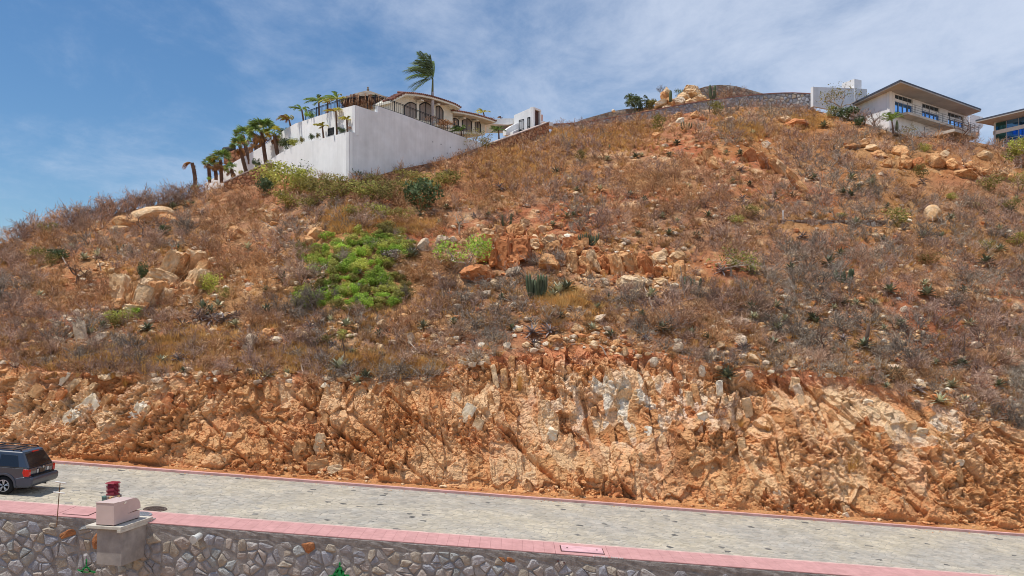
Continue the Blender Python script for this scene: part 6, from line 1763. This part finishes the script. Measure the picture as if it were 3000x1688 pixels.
# ================================================================ cacti
def cactus_arm(p, q, bend, r_):
    p, q = Vector(p), Vector(q); m_ = p.lerp(q, .35) + Vector(bend)
    pts = [(p * (1 - t) ** 2 + m_ * 2 * t * (1 - t) + q * t * t) for t in (0, .2, .4, .6, .8, .94, 1)]
    return MB().tube(pts, [r_ * .8, r_, r_, r_, r_ * .95, r_ * .7, r_ * .2], 9)
def cactus(px, py, arms, label, hpx, wpx=0, at=None, rad=.1, m_=None, lean=.0):
    g = at if at is not None else ground(px, py); k = g.y / FPX
    r_ = root_at('cactus', g, label=label, cat='cactus', group='column cacti')
    for i in range(arms):
        u = 0 if arms == 1 else (i / (arms - 1) - .5)
        h_ = hpx * k * rr.uniform(.7, 1.0); dx = u * wpx * k
        p = g + Vector((dx * .25, rr.uniform(-.15, .15), -.15)); q = g + Vector((dx + lean * h_, rr.uniform(-.3, .3), h_))
        cactus_arm(p, q, (dx * .55, 0, -h_ * .12), rad).obj('arm', m_ or m_cact, r_, smooth=True)
cactus(1572, 878, 8, 'clump of tall organ pipe cactus arms below the middle outcrop, beside a big agave', 78, 56, rad=.10)
cactus(1484, 668, 2, 'two armed cactus standing on top of the middle outcrop', 40, 26, rad=.09)
cactus(1725, 715, 12, 'low dark spiky cactus clump on the column blocks of the middle outcrop', 36, 58, rad=.06)
cactus(2030, 862, 4, 'thin cactus with four upright arms right of the middle outcrop', 56, 42, rad=.09)
cactus(2472, 826, 9, 'dark bushy cactus clump on the right slope near a pale stone', 42, 50, rad=.09)
cactus(353, 742, 3, 'short dark cactus trio on the left slope above the outcrop', 28, 16, rad=.09)
cactus(518, 735, 3, 'small dark cactus fingers just above the left outcrop slabs', 22, 18, rad=.07)
cactus(2011, 380, 5, 'clump of thin cactus arms below the ridge wall', 28, 30, rad=.09)
cactus(1787, 440, 1, 'single dark cactus post on the slope below the ridge wall', 20, 0, rad=.1)
cactus(1782, 876, 1, 'single thin cactus post right of the organ pipe clump', 26, 0, rad=.07)
cactus(2532, 1010, 1, 'lone dark cactus trunk on the lower right slope', 64, 0, rad=.12, m_=m_bark2, lean=.12)
cactus(1964, 296, 1, 'single tall cactus column beside the upright ridge boulder', 42, 0, at=P(1964, 296, 101.9), rad=.19)
cactus(2087, 292, 2, 'tall twin cactus columns in front of the brown rubble wall on the ridge', 50, 14, at=P(2087, 292, 102.4), rad=.2)
cactus(2624, 360, 2, 'dark twin cactus against the white wall of the modern house', 26, 6, at=P(2628, 378, 85.5), rad=.1)

# ================================================================ trees
def branch_tree(base, crown, seed, leaf=0, leafsize=.07, thick=.10, m_trunk=None, m_leaf=None, label='', name='small_tree', levels=4, flat=1.0, cat='tree', group=None, lean=(0, 0), first=.35):
    """base point, crown (width, height) in metres; crown reads as a spray of limbs with leaf clumps"""
    rs = random.Random(seed); g = Vector(base)
    r_ = root_at(name, g, label=label, cat=cat, group=group)
    W_, H_ = crown; tips = []
    mb_ = MB(); tw = MB()
    def grow(p, d, L, rad, lv):
        pts = [p]; q = Vector(p); dd = Vector(d)
        for k in range(3):
            dd = (dd + Vector((rs.gauss(0, .25), rs.gauss(0, .25), rs.gauss(0, .2)))).normalized(); q = q + dd * L / 3; pts.append(q.copy())
        if lv <= 1: tw.tube(pts, [rad, rad * .8, rad * .6, rad * .4], 3, cap=False)
        else: mb_.tube(pts, [rad, rad * .9, rad * .8, rad * .7], 5)
        if lv == 0: tips.append(q); return
        for k in range(rs.choice((2, 3, 3))):
            sp = Vector((rs.gauss(0, .6) * W_ / max(H_, .1) * .8, rs.gauss(0, .6), rs.gauss(.15, .35) * flat))
            nd = (dd * .7 + sp).normalized(); nd.z = max(nd.z, -.15)
            grow(pts[rs.choice((2, 3))] if k else q, nd, L * rs.uniform(.62, .85), rad * .6, lv - 1)
    n0 = rs.choice((2, 3))
    t0 = g + Vector((lean[0], lean[1], H_ * first))
    mb_.tube([g + Vector((0, 0, -.3)), g.lerp(t0, .5) + Vector((rs.gauss(0, .05), 0, 0)), t0], [thick * 1.2, thick, thick * .85], 7)
    for k in range(n0 + 1):
        a = 2 * math.pi * (k + rs.random() * .5) / (n0 + 1)
        d = Vector((math.cos(a) * W_ * .5, math.sin(a) * W_ * .4, H_ * .42)).normalized()
        grow(t0, d, math.hypot(W_ * .5, H_ * .5) * .36, thick * .6, levels - 1)
    mb_.obj('trunk', m_trunk or m_bark, r_)
    if tw.f: tw.obj('twigs', m_trunk or m_bark, r_, recalc=False)
    if leaf:
        V = []; F = []; rn = np.random.RandomState(seed)
        for k in range(leaf):
            c = np.array(tips[rn.randint(len(tips))]) - np.array(g)
            p = c + rn.randn(3) * .16 * (W_ * .18 + .4); u = rn.randn(3); u /= np.linalg.norm(u); v = np.cross(u, rn.randn(3)); v /= np.linalg.norm(v)
            s = leafsize * (.6 + .8 * rn.rand()); i = len(V)
            V += [p - u * s, p + v * s * .55, p + u * s, p - v * s * .55]; F += [(i, i + 1, i + 2), (i, i + 2, i + 3)]
        link('crown', np_mesh('crown', V, F, [m_leaf or m_green]), r_)
    return r_
def tree_px(px, py, wpx, hpx, seed, Y=None, **kw):
    g = ground(px, py) if Y is None else P(px, py, Y)
    k = g.y / FPX
    return branch_tree(g, (wpx * k, hpx * k), seed, **kw)
tree_px(1358, 812, 200, 108, 3, leaf=900, leafsize=.085, thick=.11, flat=.5, label='small green leaved tree with pale branches left of the middle outcrop', levels=4, lean=(.2, 0))
tree_px(1346, 690, 84, 92, 5, thick=.07, label='silvery leafless tree rising above the grey boulders', name='bare_tree', levels=4)
tree_px(2140, 808, 190, 70, 7, leaf=520, leafsize=.08, m_leaf=m_green2, thick=.08, flat=.5, label='low yellow green tree with pale twigs right of the middle outcrop')
tree_px(2463, 350, 135, 100, 9, leaf=420, leafsize=.10, m_leaf=m_olive, thick=.13, label='large pale branched tree with few leaves in front of the white chimney tower', levels=5, flat=.8)
tree_px(2561, 380, 76, 62, 12, thick=.06, m_trunk=m_bark2, label='small leafless dark tree in front of the white side wall of the modern house', name='bare_tree')
tree_px(2680, 440, 80, 84, 14, thick=.09, leaf=160, m_leaf=m_olive, label='crooked white trunked tree below the balcony of the modern house', lean=(-.3, 0))
tree_px(2820, 425, 170, 76, 15, thick=.08, m_trunk=m_bark2, label='wide leafless purplish tree in front of the viewing deck', name='bare_tree', levels=5, flat=.5)
tree_px(2990, 492, 130, 90, 18, leaf=1500, leafsize=.12, m_leaf=m_green2, thick=.12, label='round yellow green tree at the right edge below the glass house', levels=4)
tree_px(228, 846, 76, 100, 21, thick=.11, m_trunk=m_bark2, label='dark crooked leafless tree on the left slope', name='bare_tree', levels=4)
tree_px(419, 694, 120, 66, 23, thick=.07, m_trunk=m_bark2, label='spreading dark leafless tree below the long pale boulder', name='bare_tree', levels=4)
tree_px(2404, 556, 50, 66, 25, thick=.05, label='thin whitish leafless sapling on the upper right slope', name='bare_tree', levels=3)
tree_px(2432, 492, 70, 60, 27, thick=.05, label='leaning whitish leafless shrub tree above the thin sapling', name='bare_tree', levels=3, lean=(.7, 0))
tree_px(2415, 1052, 130, 110, 29, thick=.08, m_trunk=m_bark2, label='spreading dark leafless tree at the top of the road cut, right', name='bare_tree', levels=4)
tree_px(158, 870, 50, 60, 31, thick=.06, m_trunk=m_bark2, label='small leafless tree at the far left of the slope', name='bare_tree', levels=3)
tree_px(2080, 330, 110, 60, 33, thick=.06, m_trunk=m_bark2, leaf=60, m_leaf=m_olive, label='sprawling leafless tree in front of the red coping of the ridge wall', name='bare_tree', levels=4)
tree_px(1395, 452, 90, 80, 35, thick=.05, leaf=260, leafsize=.07, m_leaf=m_olive, label='thin leaved shrub tree at the right end of the big shaded white wall')
tree_px(1425, 446, 60, 60, 36, thick=.05, leaf=120, leafsize=.07, m_leaf=m_olive, label='thin grey twiggy tree beside the palms at the end of the shaded wall')
tree_px(875, 528, 100, 58, 38, thick=.05, leaf=200, leafsize=.07, m_leaf=m_dgreen, m_trunk=m_bark2, label='thin dark leaved shrub tree against the lower white wall')
tree_px(1060, 540, 60, 40, 39, thick=.04, leaf=110, leafsize=.07, m_leaf=m_dgreen, m_trunk=m_bark2, label='wispy shrub tree against the foot of the shaded white wall')
def bush_at(px, py, Y, w, h, m_, label, kind='leaf'): return plant(kind, px, py, w, h, m_, at=P(px, py, Y), label=label, cat='bush')
bush_at(1862, 322, 104.3, 92, 54, m_dgreen, 'dark olive bush on the skyline at the left end of the ridge boulders')
bush_at(1905, 322, 104.0, 56, 36, m_olive, 'olive bush just left of the ridge boulders')
bush_at(1993, 292, 105.0, 42, 36, m_dgreen, 'dark bush between the ridge boulders on the skyline', 'sparse')
bush_at(1937, 276, 104.6, 30, 34, m_bare3, 'small leafless grey shrub on the skyline above the tan ridge boulder', 'bareup')
bush_at(2130, 300, 102.6, 60, 46, m_bare2, 'reddish leafless shrub in front of the brown rubble wall', 'bare')
bush_at(2170, 296, 103, 60, 40, m_bare, 'purplish leafless shrub in front of the curved end of the brown rubble wall', 'bare')
for a in ((836, 434, 62, 36, m_dgreen, 'dark green bush in the planting bed at the left bend of the white walls'), (862, 428, 40, 24, m_green2, 'yellow green bush in the planting bed left of the flowering shrubs'), (884, 420, 22, 24, m_olive, 'small olive shrub in the white wall planting bed, first of three'), (913, 410, 26, 22, m_dgreen, 'small shrub with tiny flowers in the planting bed between two olive shrubs'), (932, 405, 18, 18, m_olive, 'small olive shrub in the planting bed left of the vent'), (998, 390, 34, 18, m_dgreen, 'grey green bush in the planting bed right of the vent'), (1024, 382, 16, 14, m_bare, 'tiny bare shrub at the corner of the planting bed')):
    g = on_plane(a[0], a[1], A1, C1); bush_at(a[0], a[1], g.y + .7, *a[2:5], a[5])
g = on_plane(908, 350, A2, C2); bush_at(908, 350, g.y + .5, 40, 26, m_green, 'bright green bush at the left end of the upper railing')
bush_at(828, 394, on_plane(828, 390, A2, C2).y + .6, 40, 20, m_dgreen, 'dark bush on the shoulder of the upper white wall')
bush_at(752, 496, 80.6, 34, 34, m_dgreen, 'green bush behind the orange stone wall')
bush_at(706, 512, 81, 18, 14, m_green2, 'small green bush at the foot of the low white wall')
bush_at(612, 528, 84, 18, 12, m_green, 'small bright green bush at the foot of the leftmost fan palms')
bush_at(1300, 372, on_plane(1300, 380, A0, B0).y + .6, 90, 22, m_bare2, 'brown clipped shrub along the iron railing', 'sparse')
bush_at(1262, 356, on_plane(1262, 365, A0, B0).y + .7, 50, 18, m_bare, 'brown low shrub under the big royal palm', 'sparse')
bush_at(1090, 318, 77.3, 30, 14, m_green2, 'small yellow plants in front of the thatched palapa')

# ================================================================ palms
m_frond = mat('palm_frond', srgb(126, 148, 72), .55, .2, 1.5, obj_random=.25, island=.4, col2=srgb(98, 120, 60), transl=.35, spec=.4)
m_frondy = mat('yellow_palm_frond', srgb(196, 186, 82), .55, .2, 1.5, obj_random=.2, island=.25, col2=srgb(140, 132, 56), transl=.3, spec=.3)
m_frondb = mat('dry_palm_frond', srgb(172, 128, 78), .8, .2, 1.5, obj_random=.2, island=.25, col2=srgb(140, 98, 62), transl=.15)
m_ptrunk = mat('palm_trunk', srgb(126, 98, 80), .9, .25, 5, 1, 14, .04, col2=srgb(100, 76, 64))
m_royal = mat('royal_palm_trunk', srgb(190, 180, 176), .8, .1, 3, .3, 14, .02)
m_shaft = mat('green_crownshaft', srgb(120, 118, 74), .6, .1, 3)
def feather(p0, p1, p2, n, ll, wind, seed, w=.03):
    """one pinnate frond along a bezier with drooping, wind blown leaflets"""
    rs = np.random.RandomState(seed); V = []; F = []
    p0, p1, p2 = (np.array(p) for p in (p0, p1, p2)); prev = p0
    for k in range(1, n + 1):
        t = k / n; c = p0 * (1 - t) ** 2 + p1 * 2 * t * (1 - t) + p2 * t * t
        d = c - prev; dl = d / (np.linalg.norm(d) + 1e-9)
        s = np.cross(dl, [0, 0, 1.0]); s /= np.linalg.norm(s) + 1e-9
        up = np.cross(s, dl)
        ribbon(V, F, prev, c, .022 * (1.1 - t), .022 * (1.05 - t), rs)
        l = ll * (math.sin(math.pi * min(1, .12 + .88 * t)) ** .6) * (.8 + .3 * rs.rand())
        if t > .12:
            for sd in (-1, 1):
                tip = c + (s * sd * .62 + dl * .75 - np.array([0, 0, .42]) + np.array(wind) + rs.randn(3) * .1) * l
                b0 = c - dl * w; b1 = c + dl * w; i = len(V); mid = (c + tip) / 2 + up * .05 * l
                V += [b0, b1, mid + dl * w, mid - dl * w, tip]; F += [(i, i + 1, i + 2), (i, i + 2, i + 3), (i + 3, i + 2, i + 4)]
        prev = c
    return np.array(V), np.array(F)
def trunk_obj(a, b, r0, r1, m_, root, shaggy=0, seed=0, bulge=None, bend=(0, 0, 0)):
    a, b = Vector(a), Vector(b); mm = a.lerp(b, .5) + Vector(bend)
    pts = [a * (1 - t) ** 2 + mm * 2 * t * (1 - t) + b * t * t for t in [k / 8 for k in range(9)]]
    rad = [r0 + (r1 - r0) * k / 8 for k in range(9)]
    if bulge: rad = bulge
    g = MB().tube([a + Vector((0, 0, -.4))] + pts, [rad[0]] + rad, 9)
    rs = random.Random(seed)
    for k in range(shaggy):
        t = rs.random(); i = min(int(t * 8), 7); c = pts[i].lerp(pts[i + 1], t * 8 - i); an = rs.random() * 6.28
        d = Vector((math.cos(an), math.sin(an), .0)); r_ = rad[i]; tg = Vector((-d.y, d.x, 0)) * .05
        g.add([c + d * r_ * .8 - tg, c + d * r_ * .8 + tg, c + d * (r_ + .10 + .08 * rs.random()) + Vector((0, 0, rs.uniform(.02, .16)))], [(0, 1, 2)])
    return g.obj('trunk', m_, root, recalc=False)
def feather_palm(base, crown, n, L, label, seed, m_=None, wind=(-.35, 0, 0), r0=.09, r1=.07, upb=.55, name='palm_tree', group='feather palms on the villa terrace', ll=.5):
    rs = random.Random(seed); b, c = Vector(base), Vector(crown)
    rt_ = root_at(name, b, label=label, cat='palm', group=group)
    trunk_obj(b, c, r0, r1, m_ptrunk, rt_)
    for k in range(n):
        az = 2 * math.pi * (k + rs.random() * .5) / n; el = upb + rs.uniform(-.25, .65)
        d = Vector((math.cos(az) * math.cos(el), math.sin(az) * math.cos(el), math.sin(el))) + Vector(wind) * .8
        l = L * 1.35 * rs.uniform(.85, 1.1)
        p1 = d.normalized() * l * .55; p2 = p1 + (Vector((d.x, d.y, 0)).normalized() * .55 + Vector(wind) * .7 + Vector((0, 0, -.25 - .35 * rs.random()))) * l * .62
        V, F = feather((0, 0, 0), p1, p2, 14, ll * L * .7, Vector(wind) * .9, seed * 31 + k, .05)
        mm = m_ or m_frond
        if isinstance(mm, (list, tuple)): mm = rs.choice(mm)
        link('frond', np_mesh('frond', V, F, [mm]), rt_, c - b)
    return rt_
def fan_leaf(seed, n=13):
    rs = np.random.RandomState(seed); V = []; F = []
    ribbon(V, F, np.zeros(3), np.array([.55, 0, .0]), .02, .015, rs)
    for k in range(n):
        a = (k / (n - 1) - .5) * 3.3; d = np.array([math.cos(a), math.sin(a), 0]); o = np.array([.5, 0, 0]); s = np.array([-math.sin(a), math.cos(a), 0]) * .055
        L = .52 * (1 - .25 * abs(k / (n - 1) - .5)); i = len(V); z = -.10 - .12 * rs.rand()
        m_ = o + d * L * .55 + np.array([0, 0, .03 * (-1) ** k])
        V += [o, m_ - s, m_ + s, o + d * L + np.array([0, 0, z])]; F += [(i, i + 1, i + 2), (i + 1, i + 3, i + 2)]
    return np.array(V), np.array(F)
FAN = [fan_leaf(k) for k in range(3)]
FANM = {id(m): [np_mesh('frond', *f, [m]) for f in FAN] for m in (m_frond, m_frondy, m_frondb)}
def fan_palm(base, crown, wpx, n, label, seed, dry=3, wind=-.5, dark=False, r0=.2, group='fan palms stepping down the ridge', yel=.2):
    rs = random.Random(seed); b, c = Vector(base), Vector(crown)
    k_ = c.y / FPX; S = wpx * k_ * .55
    rt_ = root_at('fan_palm', b, label=label, cat='palm', group=group)
    trunk_obj(b, c, r0, r0 * .85, m_ptrunk, rt_, shaggy=60, seed=seed, bend=((c.x - b.x) * .1, 0, 0))
    for k in range(n + dry):
        az = k * 2.4 + rs.random(); el = rs.uniform(-.1, 1.2) if k < n else rs.uniform(-1.2, -.6)
        d = Vector((math.cos(az) * math.cos(el) + (wind if k < n else wind * .3), math.sin(az) * math.cos(el), math.sin(el))).normalized()
        mm = m_frondb if k >= n else (m_frondy if rs.random() < yel else m_frond)
        me = rs.choice(FANM[id(mm)])
        o = link('frond', me, rt_, c - b)
        q = d.to_track_quat('X', 'Z'); o.rotation_mode = 'QUATERNION'
        o.rotation_quaternion = q @ Euler((rs.uniform(-.6, .6), 0, 0)).to_quaternion()
        o.scale = (S, S, S)
    return rt_
def onY(px, py, Y): return P(px, py, Y)
yA = lambda px: on_plane(px, 450, A1, C1).y
FP = [((722, 505), (703, 428), 62, 16, 81.5, 'fan palm with a leaning trunk and yellow green crown before the low white wall'),
      ((779, 476), (767, 386), 92, 22, 80.6, 'biggest fan palm with a thick shaggy trunk and broad windblown crown'),
      ((813, 453), (804, 393), 64, 16, 79.4, 'fan palm with a tuft of green leaves at the left bend of the white walls'),
      ((649, 524), (646, 470), 74, 18, 85, 'spreading fan palm at the lower end of the white walls'),
      ((684, 520), (678, 497), 48, 12, 82.5, 'short fan palm between two taller ones at the foot of the low white wall'),
      ((614, 524), (611, 480), 42, 10, 88, 'small slim fan palm nearest the lower end of the white walls'),
      ((633, 516), (630, 486), 40, 9, 88.5, 'half hidden fan palm behind the spreading one'),
      ((731, 470), (712, 398), 64, 15, 86, 'dark windblown fan palm behind the leaning one'),
      ((752, 462), (748, 412), 54, 12, 88, 'fan palm half hidden behind the biggest one')]
for i, (a, c, w, n_, Y, lb) in enumerate(FP):
    fan_palm(onY(*a, Y), onY(*c, Y), w, n_, lb, 50 + i, yel=.45 if i in (0, 2) else .15)
b = onY(571, 560, 77); c = onY(563, 478, 77)
rt_ = root_at('dead_palm', b, label='dead brown palm with a drooping head at the left end of the villa', cat='palm')
trunk_obj(b, c, .19, .17, m_ptrunk, rt_, shaggy=90, seed=3, bend=(.25, 0, 0))
for k in range(9):
    d = Vector((-.9 - .3 * rr.random(), rr.uniform(-.5, .5), .15)).normalized() * .9
    V, F = feather((0, 0, 0), d * .6 + Vector((0, 0, .25)), d * 1.0 + Vector((0, 0, -.45 - .3 * rr.random())), 9, .35, (-.3, 0, -.3), k)
    link('frond', np_mesh('frond', V, F, [m_frondb]), rt_, c - b)
for k in range(8):
    o = link('frond', rr.choice(FANM[id(m_frondb if k % 3 else m_frond)]), rt_, onY(573, 540, 77) - b)
    o.rotation_euler = (rr.uniform(-1, 1), rr.uniform(.2, 1.2), rr.uniform(0, 6.28)); o.scale = (.8, .8, .8)
yU = lambda px: on_plane(px, 330, A2, C2).y
for i, (a, c, L, n_, Y, mm, lb) in enumerate([
        ((851, 369), (847, 352), 1.0, 13, yU(851) + .6, [m_frondb, m_frondy, m_frondb], 'squat brownish yellow palm on the shoulder of the upper white wall'),
        ((889, 352), (884, 322), .95, 9, yU(889) + .8, [m_frond], 'dark green palm at the left end of the upper railing'),
        ((935, 340), (934, 297), 1.05, 11, yU(935) + 1.4, [m_frond], 'slim dark palm behind the upper railing, left of the other two'),
        ((960, 334), (960, 297), .8, 9, yU(960) + 1.8, [m_frondb, m_frond], 'brownish slim palm behind the upper railing, middle of three'),
        ((990, 322), (987, 292), 1.15, 12, yU(990) + 1.6, [m_frond, m_frondy], 'bushy green palm behind the upper railing, nearest the palapa'),
        ((987, 390), (984, 326), .85, 11, yA(987) + .8, [m_frondy, m_frondb, m_frondy], 'yellow palm with drooping brown leaves against the upper white wall'),
        ((1018, 384), (1016, 351), .62, 9, yA(1018) + .9, [m_frondy], 'small yellow palm at the corner of the upper white wall'),
        ((948, 405), (944, 370), .62, 9, yA(948) + .8, [m_frondy], 'small yellow palm just left of the louvred vent'),
        ((1099, 305), (1098, 284), .45, 8, 77, [m_frond], 'tiny dark spiky palm beside the palapa roof'),
        ((1352, 398), (1351, 385), 1.0, 14, on_plane(1352, 400, A0, B0).y + .9, [m_frond], 'stemless green palm at the lower end of the iron railing'),
        ((1462, 408), (1461, 382), .85, 11, 86, [m_frond], 'green palm left of the white stair wall'),
        ((1420, 345), (1416, 330), .9, 7, 92, [m_frondy], 'yellow palm fronds showing over the villa roof'),
        ((1443, 362), (1443, 348), .35, 7, 95, [m_frondb], 'small dry palm top behind the white canopy, left one'),
        ((1467, 362), (1467, 346), .35, 7, 95, [m_frondb], 'small dry palm top behind the white canopy, right one')]):
    feather_palm(onY(*a, Y), onY(*c, Y), n_, L, lb, 80 + i, mm, upb=.8 if 'squat' in lb or 'stemless' in lb or 'spiky' in lb else .5)
feather_palm(onY(2616, 378, 84.6), onY(2613, 356, 84.6), 10, 1.5, 'green feather palm in front of the corner of the modern house', 120, [m_frond], wind=(-.1, 0, .2), upb=.8, group=None)
# the tall royal palm, blown hard to the left
Yp = on_plane(1267, 355, VA, VB).y - 1.1
b = onY(1267.5, 358, Yp); s_top = onY(1267, 270, Yp); c = onY(1268, 232, Yp)
rt_ = root_at('royal_palm', b, label='tall royal palm with a smooth grey trunk and crown blown to the left', cat='palm')
trunk_obj(b, s_top, .17, .12, m_royal, rt_, bulge=[.17, .165, .165, .17, .175, .175, .165, .15, .125])
MB().tube([s_top, s_top.lerp(c, .5), c], [.115, .095, .07], 9).obj('crownshaft', m_shaft, rt_)
k_ = Yp / FPX
for i, (mx, my, ex, ey, dy) in enumerate([(-4, -45, -45, -84, .1), (4, -60, -22, -86, .5), (-2, -52, -34, -76, -.5), (-22, -48, -74, -38, .2), (-30, -40, -86, -20, -.3), (-34, -30, -80, -10, .5), (-30, -24, -72, 4, -.6), (-26, -10, -72, 24, .1), (-20, -14, -64, 30, .6), (-14, 2, -50, 34, -.3), (-26, -52, -58, -62, .7), (2, -40, -6, -70, -.2), (8, -30, 3, -58, .3), (-16, -34, -60, -24, -.7), (-10, -46, -44, -52, -.4)]):
    p1 = Vector((mx * k_, dy * .8, -my * k_)); p2 = Vector((ex * k_, dy * 1.5, -ey * k_))
    V, F = feather((0, 0, 0), p1, p2, 22, .8, (-.75, 0, -.12), 900 + i, .042)
    link('frond', np_mesh('frond', V, F, [m_dgreen if i % 3 else m_frond]), rt_, c - b)

# fallen dead flower stalks and sticks
for i, (x0, y0, x1, y1, lb) in enumerate([(866, 1025, 888, 1098, 'pale dead agave stalk leaning down to the top of the road cut'), (1886, 850, 1912, 912, 'bent whitish dead branch right of the middle outcrop'), (167, 742, 195, 780, 'pale dead stick lying on the left slope'), (292, 772, 297, 800, 'short pale stick under an agave on the left slope'), (1178, 1004, 1232, 1046, 'long pale stick lying on the slope above the road cut'), (1755, 1023, 1775, 1048, 'short grey stick at the top of the road cut'), (1600, 560, 1625, 535, 'thin white stick lying on the upper slope below the villa'), (765, 655, 835, 705, 'long grey dead branch beside the tan boulder'), (1990, 790, 2006, 880, 'thin upright pale stalk right of the middle outcrop'), (1005, 1000, 1012, 1064, 'thin dark upright stalk above the biggest agave'), (2820, 985, 2822, 1050, 'thin dark upright stalk on the lower right slope')]):
    a, b_ = ground(x0, y0), ground(x1, y1)
    if abs(x1 - x0) < 20: b_ = ground(x1, max(y0, y1)); k_ = b_.y / FPX; a = b_ + Vector(((x0 - x1) * k_, -.2, abs(y1 - y0) * k_))
    m_ = a.lerp(b_, .5) + Vector((0, 0, .12))
    MB().tube([a + Vector((0, -.05, .22)), m_ + Vector((0, -.05, .2)), b_ + Vector((0, -.05, .15))], [.025, .035, .045], 5).obj('dead_stick', m_bark if 'dark' not in lb else m_bark2, None, label=lb, cat='stick')

# ================================================================ labels for everything scattered
LM = [('the long pale boulder', 440, 625), ('the left outcrop', 500, 800), ('the bright green thicket', 1040, 790), ('the middle outcrop', 1600, 740), ('the villa corner', 1022, 525), ('the grey ridge wall', 1900, 350), ('the modern house', 2640, 390), ('the low stone wall', 2440, 655), ('the white branched green tree', 1340, 770), ('the whitest rock of the cut', 1850, 1160), ('the parked car', 70, 1380), ('the pale leaning block', 2312, 836), ('the upright pinkish slab', 237, 972), ('the red bare gully', 2200, 450), ('the organ pipe cactus', 1572, 850), ('the yellow green tree', 2140, 775), ('the smooth rounded boulder', 2734, 622), ('the dark cactus clump', 2472, 815), ('the biggest agave', 993, 1085), ('the dark tree atop the cut', 2415, 1020), ('the white slabs of the cut', 330, 1180), ('the dead palm', 565, 540), ('the pale dike', 2420, 1330), ('the pink hatch', 1670, 1600), ('the right edge', 3000, 950), ('the orange stone wall', 720, 540), ('the entrance stone wall', 1530, 410), ('the leaning dead stalk', 877, 1060), ('the crooked dark tree', 228, 800), ('the glass house', 2950, 420), ('the lone cactus trunk', 2532, 980), ('the dark green bush', 1240, 600), ('the drain pipe', 583, 1571), ('the thin sapling', 2404, 520), ('the single cactus post', 1787, 435), ('the twin cactus fingers', 518, 725)]
ORD = ['nearest', 'second nearest', 'third nearest', 'fourth nearest', 'fifth nearest', 'sixth nearest', 'seventh nearest', 'eighth nearest', 'ninth nearest', 'tenth nearest', 'eleventh nearest', 'twelfth nearest'] + [f'{k}th nearest' for k in range(13, 60)]
bins = {}
for o, look, noun, px, py in REG:
    best = None
    for nm, lx, ly in LM:
        d = math.hypot(px - lx, (py - ly) * 1.5)
        if best is None or d < best[0]: best = (d, nm, lx, ly)
    d, nm, lx, ly = best
    dx, dy = px - lx, (py - ly) * 1.5
    rel = 'right of' if dx > abs(dy) else 'left of' if -dx > abs(dy) else 'below' if dy > 0 else 'above'
    bins.setdefault((look, noun, nm, rel), []).append((d, o))
for (look, noun, nm, rel), L_ in bins.items():
    L_.sort(key=lambda t: t[0])
    for i, (d, o) in enumerate(L_):
        o['label'] = f'{look} {noun} {rel} {nm}' + (f', {ORD[i]} there' if len(L_) > 1 else ', the only one')
        o['category'] = {'leafless shrub': 'shrub', 'leafy bush': 'bush', 'sparse bush': 'bush', 'rock slab': 'rock', 'dry grass tuft': 'grass tuft', 'withered agave': 'agave'}.get(noun, noun)
